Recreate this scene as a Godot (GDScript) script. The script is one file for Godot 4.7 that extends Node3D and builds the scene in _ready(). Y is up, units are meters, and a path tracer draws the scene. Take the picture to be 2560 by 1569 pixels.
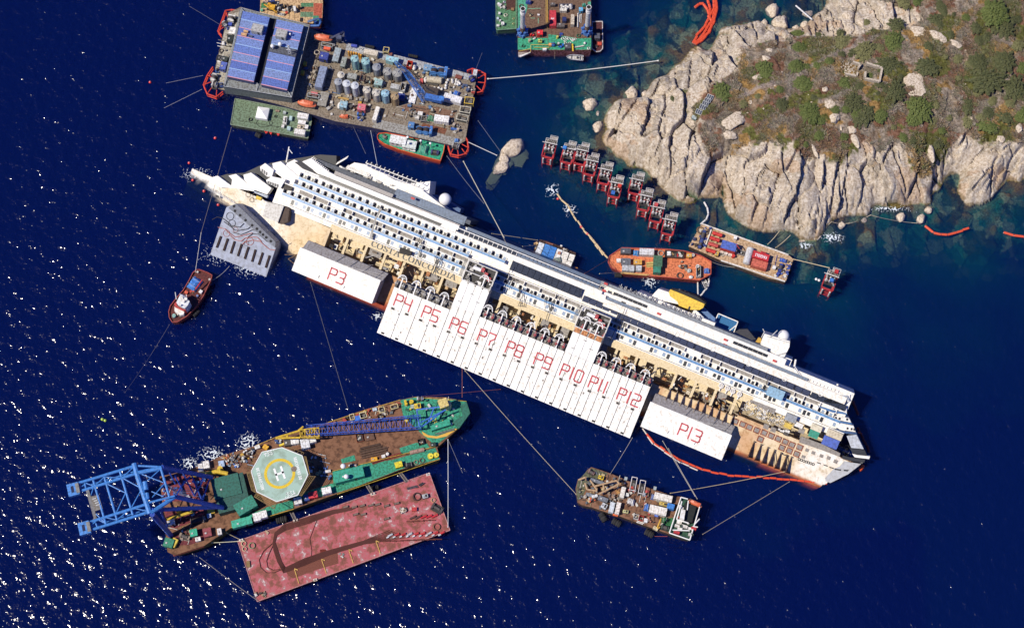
extends Node3D
# A wreck salvage seen from the air. Metres,y up,sea level at y=0. Image right is +x,image down is +z.
const DIST:=700.0
const TILT:=20.0
const HALF:=199.0/700.0          # tangent of half the width of the view
const HEEL:=65.0
const ZOOM:={
	"A": [500,0,4.194],"B": [840,80,4.44],"C": [1240,0,8.8],"D": [1380,160,3.282],"E": [1700,0,2.865],"F": [1460,200,3.431],"G": [2000,280,4.195],
	"1": [440,360,4.44],"2": [700,380,4.194],"3": [940,460,4.194],"4": [1180,580,4.194],"5": [1420,660,4.194],"6": [1560,700,4.195],"7": [1560,960,5.393],"8": [1860,880,4.442],
	"H": [160,1120,5.3925],"I": [500,1040,5.033],"J": [820,970,5.592],"K": [580,1160,4.195],"L": [400,660,9.4375],"M": [1420,1150,6.844],"N": [1500,540,3.974],"O": [1320,590,13.73],
	"P": [1340,310,7.19],"Q": [1700,550,5.867],"R": [840,100,7.55],"S": [1020,120,5.39],"T": [740,60,5.806],"U": [640,0,12.32],"0": [0,0,1.0],"W": [0,0,0.9625]}
var eye: Vector3
var fwd: Vector3
var upv: Vector3
var zm:=[0,0,1.0]
var SA: Vector3      # along the wreck,bow to stern
var SB: Vector3      # up the wreck's side
var SN: Vector3      # out of the wreck's port side
var SO: Vector3      # where they start: the port side at the water
var SBAS: Basis
var rng:=RandomNumberGenerator.new()
var mats:={}
var texs:={}
var counts:={}
var unit:={}
class Mb:
	var v:=PackedVector3Array()
	var c:=PackedColorArray()
	var col:=Color(1,1,1)
	var tint:=false
	func tri(a: Vector3,b: Vector3,d: Vector3) -> void:
		v.append(a); v.append(b); v.append(d)
		if tint:
			c.append(col); c.append(col); c.append(col)
	func quad(a: Vector3,b: Vector3,d: Vector3,e: Vector3) -> void:
		tri(a,b,d); tri(a,d,e)
	func box(o: Vector3,s: Vector3,bs:=Basis()) -> void:
		var x:=bs.x*s.x/2; var y:=bs.y*s.y/2; var z:=bs.z*s.z/2
		var a:=o-x-y-z; var b:=o+x-y-z; var d:=o+x-y+z; var e:=o-x-y+z
		var f:=a+2*y; var g:=b+2*y; var h:=d+2*y; var i:=e+2*y
		quad(f,g,h,i); quad(a,e,d,b); quad(a,b,g,f); quad(e,i,h,d); quad(a,f,i,e); quad(b,d,h,g)
	func bar(p: Vector3,q: Vector3,w: float,h:=-1.0) -> void:
		var d:=q-p
		var l:=d.length()
		if l<0.001: return
		var z:=d/l
		var x:=Vector3.UP.cross(z)
		if x.length()<0.05: x=Vector3.RIGHT.cross(z)
		x=x.normalized()
		box((p+q)/2,Vector3(w,h if h>0 else w,l),Basis(x,z.cross(x),z))
	func tube(pts: Array,r: float,n:=6,r2:=-1.0,cap:=true) -> void:
		var prev:=[]
		for i in pts.size():
			var p: Vector3=pts[i]
			var d: Vector3=pts[mini(i+1,pts.size()-1)]-pts[maxi(i-1,0)]
			d=d.normalized()
			var x:=Vector3.UP.cross(d)
			if x.length()<0.05: x=Vector3.RIGHT.cross(d)
			x=x.normalized()
			var y:=d.cross(x)
			var rr:=r if r2<0 else lerpf(r,r2,float(i)/(pts.size()-1))
			var ring:=[]
			for k in n:
				var a:=TAU*k/n
				ring.append(p+(x*cos(a)+y*sin(a))*rr)
			if prev.size():
				for k in n:
					quad(prev[k],prev[(k+1) % n],ring[(k+1) % n],ring[k])
			if cap and (i==0 or i==pts.size()-1):
				for k in n: tri(p,ring[k],ring[(k+1) % n])
			prev=ring
	func prism(poly: PackedVector2Array,y0: float,y1: float,o:=Vector3.ZERO,grow:=0.0) -> void:
		# a footprint in x and z,from y0 up to y1; grow widens the foot
		var t:=Geometry2D.triangulate_polygon(poly)
		var m:=Vector2.ZERO
		for p in poly: m+=p
		m /= poly.size()
		var top:=[]; var low:=[]
		for p in poly:
			var e:=p+(p-m).normalized()*grow
			top.append(Vector3(p.x,y1,p.y)-o); low.append(Vector3(e.x,y0,e.y)-o)
		for i in range(0,t.size(),3):
			tri(top[t[i]],top[t[i+1]],top[t[i+2]]); tri(low[t[i]],low[t[i+2]],low[t[i+1]])
		for i in poly.size():
			var k:=(i+1) % poly.size()
			quad(top[i],low[i],low[k],top[k])
	func prismw(poly: PackedVector2Array,w0: float,w1: float,o:=Vector3.ZERO) -> void:
		# an outline in x and y,from depth w0 to w1 along z
		var t:=Geometry2D.triangulate_polygon(poly)
		for i in range(0,t.size(),3):
			for w in [w0,w1]:
				tri(Vector3(poly[t[i]].x,poly[t[i]].y,w)-o,Vector3(poly[t[i+1]].x,poly[t[i+1]].y,w)-o,Vector3(poly[t[i+2]].x,poly[t[i+2]].y,w)-o)
		for i in poly.size():
			var p:=poly[i]; var q:=poly[(i+1) % poly.size()]
			quad(Vector3(p.x,p.y,w0)-o,Vector3(q.x,q.y,w0)-o,Vector3(q.x,q.y,w1)-o,Vector3(p.x,p.y,w1)-o)
	func mesh() -> ArrayMesh:
		var a:=[]
		a.resize(Mesh.ARRAY_MAX)
		a[Mesh.ARRAY_VERTEX]=v
		if tint: a[Mesh.ARRAY_COLOR]=c
		var m:=ArrayMesh.new()
		if v.size(): m.add_surface_from_arrays(Mesh.PRIMITIVE_TRIANGLES,a)
		return m
func use(k: String) -> void:
	zm=ZOOM[k]
func px(x: float,y: float) -> Vector2:
	return Vector2(zm[0]+x/zm[2],zm[1]+y/zm[2])
func ray(p: Vector2) -> Vector3:
	return fwd+Vector3.RIGHT*((p.x-1280)/1280*HALF)+upv*(-(p.y-784.5)/1280*HALF)
func at(x: float,y: float,h:=0.0) -> Vector3:      # a photo point that lies at height h,in metres
	var d:=ray(px(x,y))
	return eye+d*((h-eye.y)/d.y)
func side(x: float,y: float,w:=0.0) -> Vector2:    # a photo point on the wreck's side,w metres out: (along,up the side)
	var d:=ray(px(x,y))
	var k:=(SO+SN*w-eye).dot(SN)/d.dot(SN)
	var p:=eye+d*k-SO
	return Vector2(p.dot(SA),p.dot(SB))
func len_of(l: float) -> float:                        # a length in the current zoom,in metres
	return l/zm[2]*0.1555
func numbered(n: String) -> String:
	if not counts.has(n):
		counts[n]=0
		return n
	counts[n]+=1
	return "%s_%03d" % [n,counts[n]]
func tag(o: Node,label: String,cat: String,group:="") -> Node:
	o.set_meta("label",label); o.set_meta("category",cat)
	if group: o.set_meta("group",group)
	return o
func thing(n: String,label: String,cat: String,pos:=Vector3.ZERO,deg:=0.0,group:="") -> Node3D:
	var o:=Node3D.new()
	o.name=numbered(n)
	add_child(o)
	o.position=pos
	o.rotation.y=-deg_to_rad(deg)
	tag(o,label,cat,group)
	return o
func on_wreck(n: String,label: String,cat: String,s: float,t: float,w: float,group:="") -> Node3D:
	var o:=thing(n,label,cat,SO+SA*s+SB*t+SN*w,0.0,group)
	o.basis=SBAS
	return o
func put(par: Node,n: String,mesh: Mesh,m: Material,pos:=Vector3.ZERO,bs:=Basis()) -> MeshInstance3D:
	var o:=MeshInstance3D.new()
	o.mesh=mesh
	o.material_override=m
	o.transform=Transform3D(bs,pos)
	o.name=numbered(n) if par==self else n
	par.add_child(o,true)
	return o
func build(par: Node,n: String,b: Mb,m: Material) -> MeshInstance3D:
	return put(par,n,b.mesh(),m)
func struct(o: Node,kind:="structure") -> Node:
	o.set_meta("kind",kind)
	return o
func ubox() -> Mesh:
	if not unit.has("box"):
		var b:=Mb.new()
		b.box(Vector3.ZERO,Vector3.ONE)
		unit["box"]=b.mesh()
	return unit["box"]
func ucyl(ratio:=1.0,n:=16) -> Mesh:
	var k:="c%.2f_%d" % [ratio,n]
	if not unit.has(k):
		var c:=CylinderMesh.new()
		c.bottom_radius=1.0; c.top_radius=ratio; c.height=1.0; c.radial_segments=n; c.rings=0
		unit[k]=c
	return unit[k]
func usph() -> Mesh:
	if not unit.has("s"):
		var c:=SphereMesh.new()
		c.radius=1.0; c.height=2.0; c.radial_segments=20; c.rings=10
		unit["s"]=c
	return unit["s"]
func utor(ratio: float) -> Mesh:
	var k:="t%.2f" % ratio
	if not unit.has(k):
		var c:=TorusMesh.new()
		c.outer_radius=1.0; c.inner_radius=ratio; c.rings=20; c.ring_segments=8
		unit[k]=c
	return unit[k]
# boxes,cylinders,balls and rings as parts; c is the middle,in the parent's axes
func bx(par: Node,n: String,m: Material,c: Vector3,s: Vector3,deg:=0.0) -> MeshInstance3D:
	return put(par,n,ubox(),m,c,Basis(Vector3.UP,-deg_to_rad(deg))*Basis.from_scale(s))
func cy(par: Node,n: String,m: Material,c: Vector3,r: float,h: float,ratio:=1.0,axis:=1,deg:=0.0) -> MeshInstance3D:
	var b:=Basis()
	if axis==0: b=Basis(Vector3(0,0,1),PI/2)
	if axis==2: b=Basis(Vector3(1,0,0),PI/2)
	return put(par,n,ucyl(ratio),m,c,Basis(Vector3.UP,-deg_to_rad(deg))*b*Basis.from_scale(Vector3(r,h,r)))
func ball(par: Node,n: String,m: Material,c: Vector3,r: Vector3) -> MeshInstance3D:
	return put(par,n,usph(),m,c,Basis.from_scale(r))
func ring(par: Node,n: String,m: Material,c: Vector3,r: float,ratio: float,axis:=1) -> MeshInstance3D:
	var b:=Basis()
	if axis==0: b=Basis(Vector3(0,0,1),PI/2)
	if axis==2: b=Basis(Vector3(1,0,0),PI/2)
	return put(par,n,utor(ratio),m,c,b*Basis.from_scale(Vector3(r,r,r)))
func zpoly(a: Array,h: float) -> PackedVector2Array:
	var p:=PackedVector2Array()
	for i in range(0,a.size(),2):
		var q:=at(a[i],a[i+1],h)
		p.append(Vector2(q.x,q.z))
	return p
func spoly(a: Array,w: float) -> PackedVector2Array:
	var p:=PackedVector2Array()
	for i in range(0,a.size(),2):
		p.append(side(a[i],a[i+1],w))
	return p
# a part whose outline is given in photo points at its top y1
func pp(par: Node3D,n: String,m: Material,a: Array,y0: float,y1: float,grow:=0.0) -> MeshInstance3D:
	var b:=Mb.new()
	b.prism(zpoly(a,y1),y0,y1,par.position if par != self else Vector3.ZERO,grow)
	return build(par,n,b,m)
# a part of the wreck whose outline is given in photo points at w1
func sp(par: Node3D,n: String,m: Material,a: Array,w0: float,w1: float,o:=Vector3.ZERO) -> MeshInstance3D:
	var b:=Mb.new()
	b.prismw(spoly(a,w1),w0,w1,o)
	return build(par,n,b,m)
# ---- materials. Colours are written as the photograph shows them in the sun and turned into base colours.
func lin(hex: String,k:=0.8) -> Color:
	var c:=Color(hex).srgb_to_linear()
	return Color(minf(c.r*k,0.82),minf(c.g*k,0.82),minf(c.b*k,0.82))
func noise_tex(n: String,size: int,freq: float,oct: int,ramp: Array,kind:=FastNoiseLite.TYPE_SIMPLEX,sd:=1,gain:=0.55) -> Texture2D:
	if texs.has(n): return texs[n]
	var f:=FastNoiseLite.new()
	f.noise_type=kind; f.frequency=freq; f.fractal_octaves=oct; f.seed=sd; f.fractal_gain=gain
	var g:=Gradient.new()
	var off:=PackedFloat32Array(); var cs:=PackedColorArray()
	for r in ramp:
		off.append(r[0]); cs.append(Color(r[1]))
	g.offsets=off; g.colors=cs
	var t:=NoiseTexture2D.new()
	t.width=size; t.height=size; t.seamless=true; t.seamless_blend_skirt=0.2; t.noise=f; t.color_ramp=g
	texs[n]=t
	return t
func tex(n: String) -> Texture2D:
	match n:
		"grime": return noise_tex(n,512,0.012,5,[[0.0,"#b4aea6"],[0.38,"#e2dfda"],[0.58,"#ffffff"],[1.0,"#ffffff"]],FastNoiseLite.TYPE_SIMPLEX,3,0.65)
		"rust": return noise_tex(n,512,0.012,6,[[0.0,"#5a3420"],[0.36,"#8a5030"],[0.46,"#d8b898"],[0.6,"#ffffff"],[1.0,"#ffffff"]],FastNoiseLite.TYPE_SIMPLEX,9,0.6)
		"deck": return noise_tex(n,512,0.014,6,[[0.0,"#948a82"],[0.36,"#c6beb4"],[0.52,"#f0ece6"],[0.8,"#ffffff"],[1.0,"#ffffff"]],FastNoiseLite.TYPE_SIMPLEX,5,0.7)
		"speck": return noise_tex(n,512,0.06,3,[[0.0,"#7a4038"],[0.35,"#c09088"],[0.55,"#f0dcd8"],[0.66,"#ffffff"],[1.0,"#ffffff"]],FastNoiseLite.TYPE_SIMPLEX,12,0.8)
		"redpaint": return noise_tex(n,1024,0.006,8,[[0.0,"#74483a"],[0.36,"#905448"],[0.45,"#aa5a58"],[0.55,"#bc6068"],[0.65,"#b2686a"],[0.74,"#a47a76"],[0.82,"#d0bab6"],[1.0,"#e4d6d2"]],FastNoiseLite.TYPE_SIMPLEX,17,0.7)
		"rock": return noise_tex(n,1024,0.01,6,[[0.0,"#857a70"],[0.35,"#c8c0b4"],[0.5,"#ece4da"],[0.65,"#ffffff"],[1.0,"#fff6ea"]],FastNoiseLite.TYPE_SIMPLEX,21,0.7)
		"panel": return noise_tex(n,512,0.016,6,[[0.0,"#b8aa94"],[0.3,"#dcd4c6"],[0.42,"#f0ece6"],[0.52,"#fbfaf8"],[1.0,"#ffffff"]],FastNoiseLite.TYPE_SIMPLEX,44,0.7)
		"white": return noise_tex(n,512,0.01,5,[[0.0,"#d8d2c8"],[0.4,"#f2f0ec"],[0.55,"#ffffff"],[1.0,"#ffffff"]],FastNoiseLite.TYPE_SIMPLEX,31,0.6)
	return null
func mt(hex: String,rough:=0.75,t:="grime",metal:=0.0,size:=9.0) -> StandardMaterial3D:
	var k:="%s|%s|%s|%s|%s" % [hex,rough,t,metal,size]
	if mats.has(k): return mats[k]
	var m:=StandardMaterial3D.new()
	m.albedo_color=lin(hex).linear_to_srgb()
	m.roughness=rough
	m.metallic=metal
	if t:
		m.albedo_texture=tex(t)
		m.uv1_triplanar=true; m.uv1_world_triplanar=true
		m.uv1_scale=Vector3.ONE/size
	mats[k]=m
	return m
func vertex_mat(n: String,rough: float,t:="",size:=9.0) -> StandardMaterial3D:
	if mats.has(n): return mats[n]
	var m:=StandardMaterial3D.new()
	m.vertex_color_use_as_albedo=true
	m.roughness=rough
	if t:
		m.albedo_texture=tex(t)
		m.uv1_triplanar=true; m.uv1_world_triplanar=true
		m.uv1_scale=Vector3.ONE/size
	mats[n]=m
	return m
func _ready() -> void:
	rng.seed=20130711
	# ---- camera,sky,sun,exposure
	eye=Vector3(0,DIST*cos(deg_to_rad(TILT)),DIST*sin(deg_to_rad(TILT)))
	fwd=-eye.normalized()
	upv=Vector3.RIGHT.cross(fwd).normalized()
	var cam:=Camera3D.new()
	cam.name="camera"
	cam.position=eye
	cam.basis=Basis(Vector3.RIGHT,upv,-fwd)
	cam.fov=rad_to_deg(2.0*atan(HALF*627.0/1024.0))
	cam.near=1.0; cam.far=3000.0
	cam.current=true
	add_child(cam)
	var sky:=ProceduralSkyMaterial.new()
	sky.sky_top_color=Color(0.16,0.33,0.72); sky.sky_horizon_color=Color(0.55,0.68,0.82); sky.sky_curve=0.12
	sky.ground_bottom_color=Color(0.02,0.04,0.12); sky.ground_horizon_color=Color(0.3,0.4,0.5)
	sky.sun_angle_max=4.0
	var env:=Environment.new()
	env.background_mode=Environment.BG_SKY
	env.sky=Sky.new(); env.sky.sky_material=sky
	env.background_energy_multiplier=0.75
	env.tonemap_mode=Environment.TONE_MAPPER_LINEAR
	env.tonemap_exposure=1.1
	env.sdfgi_enabled=true; env.ssao_enabled=true; env.ssil_enabled=true
	var we:=WorldEnvironment.new()
	we.environment=env
	add_child(we)
	var sun:=DirectionalLight3D.new()
	sun.name="sun"
	var az:=deg_to_rad(18.0); var el:=deg_to_rad(55.0)
	var to_sun:=Vector3(-cos(el)*cos(az),sin(el),cos(el)*sin(az))
	sun.basis=Basis.looking_at(-to_sun,Vector3.UP)
	sun.light_energy=1.5
	sun.light_color=Color(1.0,0.965,0.9)
	sun.light_angular_distance=0.5
	sun.shadow_enabled=true
	add_child(sun)
	# ---- the wreck's axes
	var al:=deg_to_rad(22.9); var he:=deg_to_rad(HEEL)
	var hz:=Vector3(sin(al),0,-cos(al))
	SA=Vector3(cos(al),0,sin(al))
	SB=Vector3.UP*cos(he)+hz*sin(he)
	SN=Vector3.UP*sin(he)-hz*cos(he)
	var trim:=0.0125
	var ua:=SA
	SA=SA*cos(trim)-SB*sin(trim)
	SB=SB*cos(trim)+ua*sin(trim)
	SBAS=Basis(SA,SB,SN)
	use("0")
	SO=at(1890,1155)
	setting()
	island()
	ship()
	salvage()
	work_barge()
	small_barges()
	crane_ship()
	red_barge()
	tug()
	workboat()
	shore_barges()
	towers()
	ropes()
# ============================================================ the setting: sea,sea bed,island
var coast:=PackedVector2Array()
var heath:=PackedVector2Array()
var sdg:=PackedFloat32Array()
const SD0:=Vector2(-80,-200)
const SDC:=2.0
const SDN:=Vector2i(180,130)
var n_a: FastNoiseLite
var n_b: FastNoiseLite
var n_c: FastNoiseLite
func outline(list: Array,h: float) -> PackedVector2Array:
	var p:=PackedVector2Array()
	for i in range(0,list.size(),2):
		use(list[i])
		p.append_array(zpoly(list[i+1],h))
	return p
func dist_to(poly: PackedVector2Array,q: Vector2) -> float:      #>0 inside
	var d:=1e9
	for i in poly.size():
		d=minf(d,q.distance_squared_to(Geometry2D.get_closest_point_to_segment(q,poly[i],poly[(i+1) % poly.size()])))
	return sqrt(d)*(1.0 if Geometry2D.is_point_in_polygon(q,poly) else -1.0)
func grid_of(poly: PackedVector2Array) -> PackedFloat32Array:
	var g:=PackedFloat32Array()
	g.resize(SDN.x*SDN.y)
	for j in SDN.y:
		for i in SDN.x:
			g[j*SDN.x+i]=dist_to(poly,SD0+Vector2(i,j)*SDC)
	return g
func from_grid(g: PackedFloat32Array,x: float,z: float) -> float:
	var u:=clampf((x-SD0.x)/SDC,0.0,SDN.x-1.001); var v:=clampf((z-SD0.y)/SDC,0.0,SDN.y-1.001)
	var i:=int(u); var j:=int(v); u -= i; v -= j
	var k:=j*SDN.x+i
	return lerpf(lerpf(g[k],g[k+1],u),lerpf(g[k+SDN.x],g[k+SDN.x+1],u),v)
var vegg:=PackedFloat32Array()
var islet:=PackedVector2Array()
func cell(u: float,v: float,sd: int) -> Array:        # Voronoi: [id,centre u,centre v,distance to the edge]
	var iu:=floori(u); var iv:=floori(v)
	var pts:=PackedVector2Array(); var ids:=PackedInt32Array()
	var best:=1e9; var b:=0
	for dy in 3:
		for dx in 3:
			var x:=iu+dx-1; var y:=iv+dy-1
			var k:=(x*374761393+y*668265263+sd*974711) & 0x7fffffff
			k=((k ^ (k >> 13))*1274126177) & 0x7fffffff
			k=k ^ (k >> 15)
			var q:=Vector2(x+0.1+0.8*(k & 0xfff)/4095.0-u,y+0.1+0.8*((k >> 12) & 0xfff)/4095.0-v)
			pts.append(q); ids.append(k)
			var l:=q.length_squared()
			if l<best:
				best=l; b=pts.size()-1
	var e:=1e9
	var m:=pts[b]
	for i in 9:
		if i==b: continue
		var r:=pts[i]-m
		e=minf(e,((m+pts[i])*0.5).dot(r.normalized()))
	return [ids[b],m.x,m.y,e]
func joint_turn(x: float,z: float) -> float:
	return (0.22 if x<118.0 else (0.22-0.42*smoothstep(118.0,136.0,x) if x<170.0 else (-0.2 if x<177.0 else 0.62)))
func land(x: float,z: float) -> float:
	var d:=from_grid(sdg,x,z)
	if d<-60.0: return -16.0
	var t:=joint_turn(x,z)
	var wx:=x+1.2*n_a.get_noise_2d(x*1.4,z*1.4); var wz:=z+1.2*n_a.get_noise_2d(x*1.4+90,z*1.4)
	var ct:=cos(t); var st:=sin(t)
	var u:=(wx*ct+wz*st)/7.0; var v:=(-wx*st+wz*ct)/17.0
	var a:=cell(u,v,3)
	var id: int=a[0]
	var off:=((id >> 3) & 255)/255.0-0.5; var gu:=((id >> 9) & 255)/255.0-0.5; var gv:=((id >> 15) & 255)/255.0-0.5
	var slab: float=2.4*off-a[1]*gu*6.0-a[2]*gv*7.0
	var crack:=2.6*maxf(0.0,1.0-a[3]/0.055)*(0.35+0.65*float((id & 7)>2))
	if d<0.0:
		var k:=0.13 if z<-95.0 else (0.2 if x>175.0 else 0.26)
		var bed: float=d*k-0.4-pow(maxf(0.0,-d-16.0)/9.0,2.0)+1.8*n_b.get_noise_2d(x*0.5,z*0.5)*minf(1.0,-d/5.0)+0.35*slab-0.3*crack
		return maxf(minf(bed,-0.15+d*0.05),-16.0)
	var dc:=from_grid(sdg,x+(a[1]*7.0*ct-a[2]*17.0*st)*0.5,z+(a[1]*7.0*st+a[2]*17.0*ct)*0.5)
	var g:=cell(u*2.9+5.0,v*3.2,8)
	var gi: int=g[0]
	var rough:=smoothstep(-0.25,0.25,n_a.get_noise_2d(x*1.3+50,z*1.3))
	var bits: float=(1.3*(((gi >> 4) & 255)/255.0-0.5)-g[1]*(((gi >> 9) & 255)/255.0-0.5)*3.0-g[2]*(((gi >> 15) & 255)/255.0-0.5)*3.2)*(0.15+0.85*rough)
	bits -= 0.9*maxf(0.0,1.0-g[3]/0.09)*rough
	var dd:=lerpf(d,maxf(dc,0.0),0.35*minf(1.0,d/5.0))
	var rock:=12.5*(1.0-exp(-dd/8.5))+0.1*dd+1.2*n_a.get_noise_2d(x,z)+0.25*n_b.get_noise_2d(x*2.0,z*2.0)
	var k2:=minf(1.0,d/3.5)
	var soft:=smoothstep(-1.5,3.5,from_grid(vegg,x,z))
	return maxf(0.06,rock+k2*(slab+bits-crack)*(1.0-soft)+soft*(1.0+0.8*n_b.get_noise_2d(x*0.7,z*0.7)))
func onto(x: float,y: float) -> Vector3:      # a photo point on the island's ground
	var h:=12.0
	var p:=at(x,y,h)
	for i in 8:
		h=lerpf(h,maxf(land(p.x,p.z),0.0),0.7)
		p=at(x,y,h)
	p.y=land(p.x,p.z)
	return p
func fnl(kind: int,freq: float,oct: int,sd: int) -> FastNoiseLite:
	var f:=FastNoiseLite.new()
	f.noise_type=kind; f.frequency=freq; f.seed=sd
	f.fractal_octaves=oct
	if oct==1: f.fractal_type=FastNoiseLite.FRACTAL_NONE
	return f
func land_shape() -> void:
	coast=outline(["E",[1090,-500,1050,0,1030,70,960,110,900,180,790,210,620,170,570,150,440,170,300,190,215,350,200,370,130,320,80,345,0,450],
		"D",[1000,0,940,90,830,130,790,200,740,280,600,280,530,290,450,380,420,460,440,540,405,600,430,670,480,690,530,770,590,780,620,850,740,860,830,950],
		"F",[640,900,700,960,800,1040,880,1065,960,1060,1000,1010,1130,1020,1180,1000,1186,900,1194,1060,1230,1150,1320,1220,1450,1290,1590,1310,1730,1290,1800,1310,1860,1380,1990,1390,2060,1310,2100,1240,2140,1200],
		"G",[412,1107,480,1090,600,1090,720,1090,740,1030,800,960,870,1000,960,1010,1060,1010,1170,970,1240,960,1300,980,1390,960,1380,860,1480,820,1520,690,1630,640,1690,640,1660,740,1640,830,1700,930,1770,1000,1850,960,1900,980,1990,930,2110,790,2190,720,2280,750,2349,700,2700,820,3200,700,3600,300,3600,-3000]],0.0)
	heath=outline(["E",[1400,-500,1420,20,1640,60,1700,170,1600,190,1450,200,1280,250,1150,230,900,220,780,220,780,300,600,300,420,300,400,480,330,560,230,620,150,720,60,760],
		"F",[943,343,1000,370,1010,520,1060,560,1000,620,1100,600,1200,540,1300,560,1400,560,1500,590,1560,560,1680,620,1780,560,1900,640,1960,660,2010,700,2040,690],
		"G",[365,545,430,520,500,420,560,430,650,450,690,330,800,400,900,410,940,330,1040,330,1140,480,1180,560,1280,580,1400,560,1500,450,1600,360,1700,280,1760,190,1880,230,2060,240,2200,320,2349,330,3600,330,3600,-3000]],14.0)
	n_a=fnl(FastNoiseLite.TYPE_SIMPLEX,0.035,3,5)
	n_b=fnl(FastNoiseLite.TYPE_SIMPLEX,0.11,4,8)
	n_c=fnl(FastNoiseLite.TYPE_SIMPLEX,0.05,5,14)
	sdg=grid_of(coast)
	vegg=grid_of(heath)
func ground_colour(p: Vector3) -> Color:
	var x:=p.x; var z:=p.z
	var fine:=n_b.get_noise_2d(x*3.0,z*3.0)
	var mid:=n_c.get_noise_2d(x,z)
	var rock:=Color(0.56,0.50,0.425).lerp(Color(0.44,0.39,0.325),clampf(0.3+1.3*mid,0,1)).lerp(Color(0.64,0.60,0.54),clampf(fine*1.4,0,1))
	var tt:=joint_turn(x,z)
	var streak:=n_b.get_noise_2d((x*cos(tt)+z*sin(tt))*3.2,(-x*sin(tt)+z*cos(tt))*0.4)
	rock=rock.lerp(Color(0.27,0.245,0.22),clampf(streak*1.6-0.3,0,0.6))
	if n_c.get_noise_2d(x*0.7+300,z*0.7)>0.3: rock=rock.lerp(Color(0.47,0.33,0.22),0.5)
	if p.y<0.1:
		var deep:=clampf(-p.y/5.0,0.0,1.0)
		var bed_tint:=Color(0.15,0.12,0.045).lerp(Color(0.012,0.13,0.10),clampf(deep*2.0+mid,0,1))  # algae brown going teal with depth: the water's tint put into colour
		if n_c.get_noise_2d(x*1.6+40,z*1.6)>0.12: bed_tint=bed_tint.lerp(Color(0.20,0.30,0.20),0.6)
		if n_c.get_noise_2d(x*1.1-70,z*1.1)<-0.2: bed_tint=bed_tint.lerp(Color(0.01,0.03,0.025),0.8)
		return bed_tint
	var low:=smoothstep(1.5,0.3,p.y+fine)
	rock=rock.lerp(Color(0.20,0.15,0.08),low*0.75)
	var v:=from_grid(vegg,x,z)+3.0*mid+2.0*fine
	if v<=-0.5: return rock
	var a:=n_c.get_noise_2d(x*0.8+500,z*0.8); var b:=n_c.get_noise_2d(x*0.9-300,z*0.9)
	var soil:=Color(0.25,0.195,0.145)
	if a>0.1: soil=Color(0.19,0.10,0.07)
	elif a<-0.22: soil=Color(0.30,0.19,0.07)
	if b>0.16: soil=Color(0.10,0.115,0.03)
	elif b<-0.3: soil=Color(0.27,0.235,0.20)
	soil=soil.lerp(Color(0.20,0.155,0.11),0.15)*(1.0+0.5*fine)
	soil=soil.lerp(Color(0.33,0.28,0.26),0.85*smoothstep(1.3,0.5,near_path(p)+0.5*fine))
	return rock.lerp(soil,smoothstep(-0.5,1.2,v))
func ground_mat() -> StandardMaterial3D:
	var m:=vertex_mat("ground",0.95,"rock",14.0)
	m.metallic_specular=0.05
	return m
var paths:=[]
func near_path(p: Vector3) -> float:
	var d:=99.0
	for w in paths:
		for i in w.size()-1: d=minf(d,Vector2(p.x,p.z).distance_to(Geometry2D.get_closest_point_to_segment(Vector2(p.x,p.z),w[i],w[i+1])))
	return d
func terrain() -> void:
	use("E")
	for l in [[420,700,520,650,600,612,700,600,770,585,850,545,930,480,1020,430,1100,392,1180,360,1250,338,1340,300,1420,250],[1250,338,1255,380,1230,420],[1000,730,1100,700,1200,660],[1450,850,1540,770,1620,720],[760,590,790,660,740,720]]:
		var w:=[]
		for i in range(0,l.size(),2):
			var q:=onto(l[i],l[i+1])
			w.append(Vector2(q.x,q.z))
		paths.append(w)
	var a:=Rect2(14,-182,236,168)
	var nx:=530; var nz:=378
	var vs:=PackedVector3Array(); var cs:=PackedColorArray(); var ix:=PackedInt32Array(); var nr:=PackedVector3Array()
	vs.resize(nx*nz); cs.resize(nx*nz); nr.resize(nx*nz)
	for j in nz:
		for i in nx:
			var x:=a.position.x+a.size.x*i/(nx-1); var z:=a.position.y+a.size.y*j/(nz-1)
			var p:=Vector3(x,land(x,z),z)
			vs[j*nx+i]=p
			if p.y>-9.0: cs[j*nx+i]=ground_colour(p)
	for j in nz:
		for i in nx:
			var k:=j*nx+i
			var l:=vs[k-(1 if i>0 else 0)]; var r:=vs[k+(1 if i<nx-1 else 0)]; var u:=vs[k-(nx if j>0 else 0)]; var d:=vs[k+(nx if j<nz-1 else 0)]
			nr[k]=(d-u).cross(r-l).normalized()
			if i<nx-1 and j<nz-1 and maxf(maxf(vs[k].y,vs[k+1].y),maxf(vs[k+nx].y,vs[k+nx+1].y))>-9.5:
				ix.append_array([k,k+1,k+nx+1,k,k+nx+1,k+nx])
	var ar:=[]
	ar.resize(Mesh.ARRAY_MAX)
	ar[Mesh.ARRAY_VERTEX]=vs; ar[Mesh.ARRAY_NORMAL]=nr; ar[Mesh.ARRAY_COLOR]=cs; ar[Mesh.ARRAY_INDEX]=ix
	var me:=ArrayMesh.new()
	me.add_surface_from_arrays(Mesh.PRIMITIVE_TRIANGLES,ar)
	struct(put(self,"island_ground",me,ground_mat()))
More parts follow.
